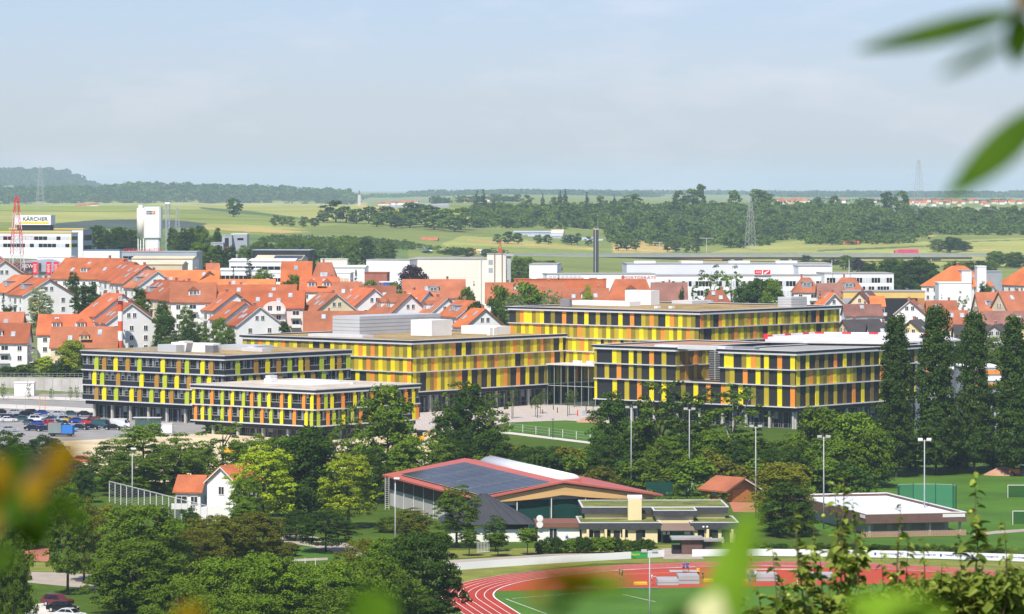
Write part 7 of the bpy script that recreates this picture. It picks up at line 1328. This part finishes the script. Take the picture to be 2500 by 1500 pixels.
for k in range(16):
    c = rc.choice((NAVY, BLK, SIL, WHT, TEAL, BLU, SIL)); px = -30 + k * 17 + rc.uniform(-3, 3); car(px, 1012 + (k % 2) * 15 + px * .03 + rc.uniform(-1, 1), rc.choice((5, 8, 172)), rc.choice(('hatch', 'hatch', 'suv')), c[0], c[1], c[0].replace('_', ' ') + ' car packed into the rows of the car park', c[0].replace('_', ' ') + ' cars in the car park')
# people
SK = M('skin', (0.50, 0.30, 0.21), 0.6, 0.05); HAIR = M('hair_brown', (0.06, 0.035, 0.02)); SHOE = M('shoes', (0.12, 0.12, 0.12))
def person(px, py, shirt, shorts, face, label, pose='stand', H=1.76, group='athletes on the track', z=0.04, at_=None):
    J = dict(pel=(0, 0, .95), che=(0, 0.02, 1.28), nec=(0, 0, 1.48), hea=(0, -.02, 1.60), top=(0, -.01, 1.72), sl=(-.19, 0, 1.42), sr=(.19, 0, 1.42), el=(-.25, .03, 1.13), er=(.25, .03, 1.13), wl=(-.24, -.08, .90), wr=(.24, -.08, .90), hl=(-.235, -.1, .80), hr=(.235, -.1, .80), pl=(-.10, 0, .90), prr=(.10, 0, .90), kl=(-.11, -.03, .50), kr=(.11, -.03, .50), al=(-.12, .03, .09), ar=(.12, .03, .09), tl=(-.13, -.14, .04), tr=(.13, -.14, .04))
    if pose == 'walk': J.update(kl=(-.1, -.2, .55), al=(-.11, -.18, .10), tl=(-.11, -.34, .06), kr=(.1, .05, .50), ar=(.1, .32, .14), tr=(.1, .22, .05), wl=(-.24, .22, .98), hl=(-.24, .26, .9), wr=(.24, -.24, 1.0), hr=(.24, -.3, .95))
    if pose == 'reach': J.update(er=(.3, -.2, 1.2), wr=(.22, -.42, 1.3), hr=(.2, -.5, 1.33))
    E = (('pel', 'che'), ('che', 'nec'), ('nec', 'hea'), ('hea', 'top'), ('che', 'sl'), ('sl', 'el'), ('el', 'wl'), ('wl', 'hl'), ('che', 'sr'), ('sr', 'er'), ('er', 'wr'), ('wr', 'hr'), ('pel', 'pl'), ('pl', 'kl'), ('kl', 'al'), ('al', 'tl'), ('pel', 'prr'), ('prr', 'kr'), ('kr', 'ar'), ('ar', 'tr'))
    Rr = dict(pel=.15, che=.165, nec=.065, hea=.095, top=.08, sl=.075, sr=.075, el=.05, er=.05, wl=.036, wr=.036, hl=.042, hr=.042, pl=.10, prr=.10, kl=.062, kr=.062, al=.042, ar=.042, tl=.04, tr=.04)
    names = list(J); me = bpy.data.meshes.new('person'); me.from_pydata([J[k] for k in names], [(names.index(a), names.index(b)) for a, b in E], []); ob = bpy.data.objects.new('person_tmp', me); COL.objects.link(ob)
    m1 = ob.modifiers.new('skin', 'SKIN'); m1.use_smooth_shade = True
    for i, k in enumerate(names): me.skin_vertices[0].data[i].radius = (Rr[k], Rr[k] * (.75 if k in ('pel', 'che') else 1)); me.skin_vertices[0].data[i].use_root = (k == 'pel')
    m2 = ob.modifiers.new('sub', 'SUBSURF'); m2.levels = 1; m2.render_levels = 1
    me2 = bpy.data.meshes.new_from_object(ob.evaluated_get(bpy.context.evaluated_depsgraph_get())); bpy.data.objects.remove(ob)
    me2.materials.clear()
    for m_ in (SK, M('shirt_' + shirt[0], shirt[1]), M('shorts_' + shorts[0], shorts[1]), HAIR, SHOE): me2.materials.append(m_)
    for p in me2.polygons:
        c = p.center; z_ = c.z
        p.material_index = 4 if z_ < .1 else 0 if z_ < .55 else 2 if z_ < .98 and abs(c.x) < .22 else 1 if 1.0 < z_ < 1.47 and (abs(c.x) < .27 and z_ > 1.18 or abs(c.x) < .18) else 3 if z_ > 1.66 or (z_ > 1.56 and c.y > .02) else 0
        p.use_smooth = True
    o = bpy.data.objects.new('person', me2); COL.objects.link(o); o.location = at_ or flat(px, py) + Vector((0, 0, z)); s = H / 1.76; o.scale = (s, s, s); o.rotation_euler = (0, 0, R(face)); tag(o, label, 'person', group)
    hd = bmesh.new(); bmesh.ops.create_uvsphere(hd, u_segments=10, v_segments=8, radius=.03)
    for v in hd.verts: v.co.y *= .8
    mm = bpy.data.meshes.new('nose'); hd.to_mesh(mm); hd.free(); mm.materials.append(SK); link('nose', mm, o, (0, -.115, 1.60))
BLUES, PURP, ORG, YLW, BLKS, RDS, WTS, DKS = ('blue', (0.04, 0.12, 0.45)), ('purple', (0.16, 0.12, 0.42)), ('orange_red', (0.75, 0.13, 0.04)), ('yellow', (0.80, 0.50, 0.02)), ('black', (0.015, 0.015, 0.015)), ('red', (0.60, 0.03, 0.06)), ('white', (0.72, 0.74, 0.78)), ('dark', (0.03, 0.03, 0.06))
for px, py, s_, t_, f, lb, ps in ((1669, 1399.5, PURP, ('maroon', (0.14, 0.03, 0.05)), 20, 'person in purple striped shirt and dark shorts standing on the landing pad', 'stand'), (1678.5, 1399, BLUES, DKS, -20, 'person in blue shirt walking on the landing pad', 'walk'), (1704.5, 1413, YLW, DKS, 10, 'person in yellow shirt standing behind the thick crash mat', 'stand'), (1715.5, 1423, BLKS, BLKS, 60, 'person in black clothes beside the thick crash mat', 'stand'), (1834, 1379, ORG, DKS, -60, 'person in orange red shirt running on the track', 'walk'), (1592, 1430, WTS, RDS, 80, 'person in white shirt at the black end of the crash mat', 'reach'), (1816, 1421, RDS, RDS, 40, 'person in red sports kit behind the goal frame', 'stand'), (1830, 1430, BLUES, BLUES, -40, 'person in blue sports kit stepping before the grey mat', 'walk'), (1826, 1418, WTS, BLUES, 0, 'person in white top behind the goal frame', 'stand'), (1837, 1421, BLUES, BLKS, 0, 'person in blue top beside the grey mat', 'stand'), (1844, 1419, WTS, BLKS, -30, 'person in white shirt and black shorts beside the grey mat', 'stand'), (1812, 1412, BLKS, DKS, 30, 'person in black top in the group behind the goal', 'stand'), (1513, 1414, DKS, BLKS, 90, 'person in dark clothes standing at the inner lane', 'stand'), (1519, 1417, ('olive', (0.12, 0.10, 0.03)), BLKS, -80, 'person in olive top beside the one in dark clothes', 'reach')): person(px, py, s_, t_, f, lb, ps)
person(383, 1040, BLUES, WTS, -50, 'person in blue shirt waiting beside the bus shelter', 'stand', group=None); person(1384, 1332, BLUES, WTS, 30, 'person in blue shirt sitting room behind the clubhouse hedge'.replace('sitting room ', ''), 'stand', group=None)
# ------------------------------------------------------------------ orchard shoots and twigs close to the viewpoint
LA = leafmat('apple_leaf', (0.10, 0.18, 0.02), (0.42, 0.50, 0.09), 0.35, 0.35); LN = leafmat('near_leaf', (0.19, 0.38, 0.02), (0.30, 0.50, 0.04), 0.5, 0.15); LO = leafmat('autumn_leaf', (0.22, 0.125, 0.004), (0.38, 0.24, 0.008), 0.4, 0.3); LD = leafmat('deep_leaf', (0.03, 0.075, 0.005), (0.07, 0.14, 0.01), 0.35, 0.2); LP = leafmat('pale_bud', (0.55, 0.55, 0.25), (0.7, 0.68, 0.35), 0.3, 0.1)
TWIG = mat('twig', (0.14, 0.10, 0.06), 0.9, 0.2, 20); STEMG = mat('green_stem', (0.20, 0.26, 0.06), 0.7, 0.1, 20)
def leaf_mesh(name, L_, W_, fold, curl, m, seed=0, n=6):
    """one pointed leaf, folded along its midrib and curling down to the tip; grows along +x"""
    r = random.Random(seed); V, Fc, t = [], [], []
    for k in range(n + 1):
        s = k / n; w = W_ * .5 * math.sin(math.pi * s ** .8) ** .8 if 0 < k < n else 0.0; x = L_ * s; z = -curl * L_ * s * s
        V += [(x, -w, z + fold * w), (x, 0, z), (x, w, z + fold * w)]; t += [r.uniform(.3, .8)] * 3
    for k in range(n):
        a = 3 * k
        for j in (0, 1): Fc.append((a + j, a + j + 3, a + j + 4, a + j + 1))
    me = bpy.data.meshes.new(name); me.from_pydata(V, [], Fc); me.materials.append(m); at_ = me.attributes.new('tint', 'FLOAT', 'POINT'); at_.data.foreach_set('value', t)
    me.polygons.foreach_set('use_smooth', [True] * len(Fc)); me.update(); return me
rf_ = random.Random(17)
ALM = [leaf_mesh('leaf', .115, .066, .35 + .2 * k, .25 + .12 * k, LA, k, 5) for k in range(3)]
D0 = 36.0; base = gpt(2190, D0)
ap = empty('apple_tree', base, 0, 'young apple tree with many upright leafy shoots in front of the track', 'tree')
def loc(px, py, d): return at(px, py, d) - base
b = MB(); b.pipe([(0, 0, -.2), (.02, 0, .8), (0, 0, 1.6)], [.09, .07, .06], 8); b.build('trunk', BARK, ap)
tips = [(1938, 1250, 35), (1985, 1268, 36.5), (2062, 1152, 35.5), (2036, 1178, 36), (2082, 1215, 35), (2200, 1228, 35.6), (2218, 1305, 36), (2150, 1338, 35), (2255, 1312, 36.5), (2382, 1148, 35.5), (2342, 1302, 36), (2452, 1272, 35), (2402, 1362, 36), (1885, 1335, 35.5), (1850, 1432, 36), (2492, 1385, 35.4), (1815, 1455, 36), (2105, 1290, 36.2), (2000, 1330, 35.2), (1960, 1380, 36.4), (2300, 1372, 35.2), (2470, 1330, 36), (1910, 1410, 35), (2240, 1400, 35), (2360, 1395, 36), (2060, 1370, 35.4), (2020, 1420, 35.8), (2130, 1420, 36), (2440, 1430, 35.4), (2180, 1440, 35.3), (1900, 1470, 35.6), (2320, 1450, 36.2)]
LEAFPTS = []
for i, (px, py, d) in enumerate(tips):
    tip = loc(px, py, d); foot = Vector((tip.x * .55 + rf_.uniform(-.15, .15), tip.y * .3, 1.55 + rf_.uniform(-.3, .3))); mid = Vector((tip.x * .97 + rf_.uniform(-.06, .06), tip.y * .9, tip.z - (.75 if py < 1350 else .45)))
    low = mid.lerp(foot, .55) + Vector((0, 0, -.1)); pts = [foot, low, mid, mid.lerp(tip, .5) + Vector((rf_.uniform(-.02, .02), 0, 0)), tip]; b = MB(); b.pipe(pts, [.02, .012, .008, .0055, .002], 5); b.build('branch', TWIG, ap)
    ln = (tip - mid).length; n = int(ln / .035)
    for k in range(n + 40):
        if k < n: p = mid.lerp(tip, (k + .5) / n); sc_ = 1.15 - .5 * (k / n)
        else: p = low.lerp(mid, rf_.random()) + Vector((rf_.uniform(-.1, .1), rf_.uniform(-.12, .12), rf_.uniform(-.05, .05))); sc_ = 1.1
        LEAFPTS.append((p, sc_ * rf_.uniform(.7, 1.2)))
    for q in range(3 if py < 1400 else 2):      # side spurs
        s0 = mid.lerp(tip, rf_.uniform(-.3, .4)); a = rf_.uniform(0, 6.28); e = s0 + Vector((math.cos(a) * .2, math.sin(a) * .12, .14)); b = MB(); b.pipe([s0, s0.lerp(e, .5) + Vector((0, 0, -.01)), e], [.005, .004, .002], 4); b.build('spur', TWIG, ap)
        for k in range(9): LEAFPTS.append((s0.lerp(e, rf_.random()), rf_.uniform(.7, 1.15)))
def leaf_mat4(p, s):
    a = rf_.uniform(0, 6.283); el = rf_.uniform(-.5, .7); return Matrix.Translation(p) @ Matrix.Rotation(a, 4, 'Z') @ Matrix.Rotation(-el, 4, 'Y') @ Matrix.Rotation(rf_.uniform(-.8, .8), 4, 'X') @ Matrix.Scale(s, 4)
rf_.shuffle(LEAFPTS)
for p, s in LEAFPTS[:290]:
    o = bpy.data.objects.new('leaf', rf_.choice(ALM)); COL.objects.link(o); o.parent = ap; o.matrix_local = leaf_mat4(p, s * 1.1)
LP2 = list(LEAFPTS[290:])
for k in range(4200):           # the dense lower growth
    px = 1840 + 680 * rf_.random() ** .75; py = 1400 + 190 * rf_.random() ** .8; 
    if py < 1560 - (px - 1820) * .32: py = 1490 + 90 * rf_.random()
    LP2.append((loc(px, py, 36 + rf_.uniform(-.9, .9)), rf_.uniform(.8, 1.3)))
vs_, fs_, ts_ = [], [], []
for p, s in LP2:
    me = rf_.choice(ALM); M4 = leaf_mat4(p, s); i0 = len(vs_); vs_ += [tuple(M4 @ v.co) for v in me.vertices]; fs_ += [tuple(i0 + j for j in f.vertices) for f in me.polygons]; ts_ += [rf_.uniform(0, 1)] * len(me.vertices)
me = bpy.data.meshes.new('leaves'); me.from_pydata(vs_, [], fs_); me.materials.append(LA); a_ = me.attributes.new('tint', 'FLOAT', 'POINT'); a_.data.foreach_set('value', ts_); me.update(); o = link('leaves', me, ap); o['kind'] = 'stuff'
FRU = M('young_apple', (0.45, 0.40, 0.06), 0.5, 0.1, 8)
fm = bmesh.new(); bmesh.ops.create_icosphere(fm, subdivisions=2, radius=.02); fme = bpy.data.meshes.new('fruit'); fm.to_mesh(fme); fm.free(); fme.materials.append(FRU)
for px, py in ((1953, 1357), (1925, 1454), (2175, 1414), (2280, 1430), (2045, 1470), (2305, 1490), (2010, 1260), (2370, 1250)): link('fruit', fme, ap, loc(px, py, 35.4))
# twigs within arm's reach of the camera
def sprig(name, label, foot, joints, lv, m=STEMG, r=.004):
    """foot: where it grows from; joints: photo pixels + distance along the twig; lv: leaves as (base px, base py, tip px, tip py, d, width m, material)"""
    root = empty(name, foot, 0, label, 'twig', 'twigs close to the viewpoint'); pts = [Vector((0, 0, 0))] + [at(*j) - root.location for j in joints]; n = len(pts); b = MB(); b.pipe(pts, [r * 2.2 - r * 1.6 * k / (n - 1) for k in range(n)], 6); b.build('stem', m, root)
    for k, (x0, y0, x1, y1, d, w_, mm) in enumerate(lv):
        p0, p1 = at(x0, y0, d) - root.location, at(x1, y1, d + rf_.uniform(-.05, .05)) - root.location; v = p1 - p0; me = leaf_mesh('leaf', v.length, w_, .25, .06, mm, k + 40, 8); o = bpy.data.objects.new('leaf', me); COL.objects.link(o); o.parent = root
        X = v.normalized(); Yv = Vector((0, 1, 0)).cross(X).normalized() + Vector((0, .35, 0)); Yv = (Yv - X * Yv.dot(X)).normalized(); Z = X.cross(Yv); M4 = Matrix((X, Yv, Z)).transposed().to_4x4(); M4.translation = p0; o.matrix_local = M4
gl = lambda x, y: Vector((x, y, gz(x, y) - .05))
sprig('twig', 'blurred leafy twig hanging in from the sky side', gl(1.25, 2.95), [(5200, 3000, 2.95), (4400, 300, 2.95), (3300, -150, 3.0), (2600, -10, 3.0), (2478, 20, 3.0)], [(2500, 22, 2080, 135, 3.0, .021, LD), (2495, 30, 2478, 165, 3.0, .024, LD), (2480, 5, 2520, -30, 3.0, .03, LO), (2560, 250, 2300, 500, 3.0, .03, LD), (2470, 90, 2290, 190, 2.3, .010, LD)], TWIG, .006)
sprig('twig', 'blurred upright grass green blade before the track', gl(.12, 2.9), [(1700, 1900, 2.9), (1738, 1500, 2.9), (1752, 1440, 2.9)], [(1740, 1580, 1836, 1235, 2.9, .038, LN), (1720, 1560, 1755, 1450, 2.85, .032, LP), (1700, 1600, 1640, 1470, 2.6, .02, LD)])
sprig('twig', 'blurred pale twig lying across the infield', gl(.06, 2.6), [(1420, 1900, 2.6), (1345, 1560, 2.6), (1335, 1420, 2.6)], [(1335, 1420, 1560, 1432, 2.6, .022, LN), (1335, 1420, 1480, 1412, 2.6, .02, LO), (1338, 1425, 1320, 1385, 2.6, .012, LO), (1345, 1510, 1420, 1430, 2.5, .010, LD), (1340, 1470, 1270, 1420, 2.6, .008, LO)], STEMG, .002)
sprig('twig', 'blurred green leaf poking up before the maples', gl(-.1, 2.7), [(980, 1900, 2.7), (930, 1520, 2.7)], [(950, 1560, 868, 1440, 2.7, .04, LN)])
sprig('twig', 'blurred yellow green leaf under the apple shoots', gl(.27, 2.5), [(2300, 1900, 2.5), (2230, 1560, 2.5)], [(2330, 1540, 2060, 1470, 2.5, .035, LN), (2160, 1540, 2290, 1490, 2.4, .02, LD)])
sprig('twig', 'blurred ochre leaf at the foot of the maples', gl(-.25, 2.6), [(420, 1900, 2.6), (450, 1540, 2.6)], [(430, 1540, 500, 1478, 2.6, .02, LO)])
sprig('twig', 'blurred twig of ochre and green leaves before the car park', gl(-.62, 2.8), [(-900, 2400, 2.8), (-250, 1550, 2.8), (-40, 1330, 2.8), (60, 1190, 2.8), (110, 1110, 2.8)], [(110, 1160, 200, 1090, 2.8, .017, LO), (120, 1175, 175, 1075, 2.8, .02, LO), (60, 1200, -50, 1110, 2.8, .020, LO), (70, 1180, 20, 1085, 2.8, .018, LD), (60, 1230, 120, 1150, 2.75, .017, LO), (40, 1270, 110, 1340, 2.8, .023, LD), (90, 1220, 125, 1310, 2.8, .020, LD), (20, 1280, 40, 1180, 2.7, .02, LD), (130, 1200, 215, 1300, 2.8, .016, LD), (-10, 1300, -80, 1240, 2.7, .022, LO), (30, 1330, -30, 1400, 2.8, .020, LD), (10, 1180, -40, 1240, 2.7, .022, LO)], TWIG, .004)
# ------------------------------------------------------------------ summer haze filling the valley
b = MB(); b.box((-32000, -160, -1.2), (32000, 25500, 165)); hz = b.build('haze', []); tag(hz, 'thin summer haze over the valley', None, None, 'stuff')
m = bpy.data.materials.new('haze'); m.use_nodes = True; n = m.node_tree.nodes; n.clear(); o1 = n.new('ShaderNodeOutputMaterial'); v = n.new('ShaderNodeVolumePrincipled')
v.inputs['Color'].default_value = (0.63, 0.81, 1.0, 1); v.inputs['Density'].default_value = 0.000053; v.inputs['Anisotropy'].default_value = -0.15
m.node_tree.links.new(v.outputs[0], o1.inputs['Volume']); hz.data.materials.append(m); hz.display_type = 'WIRE'
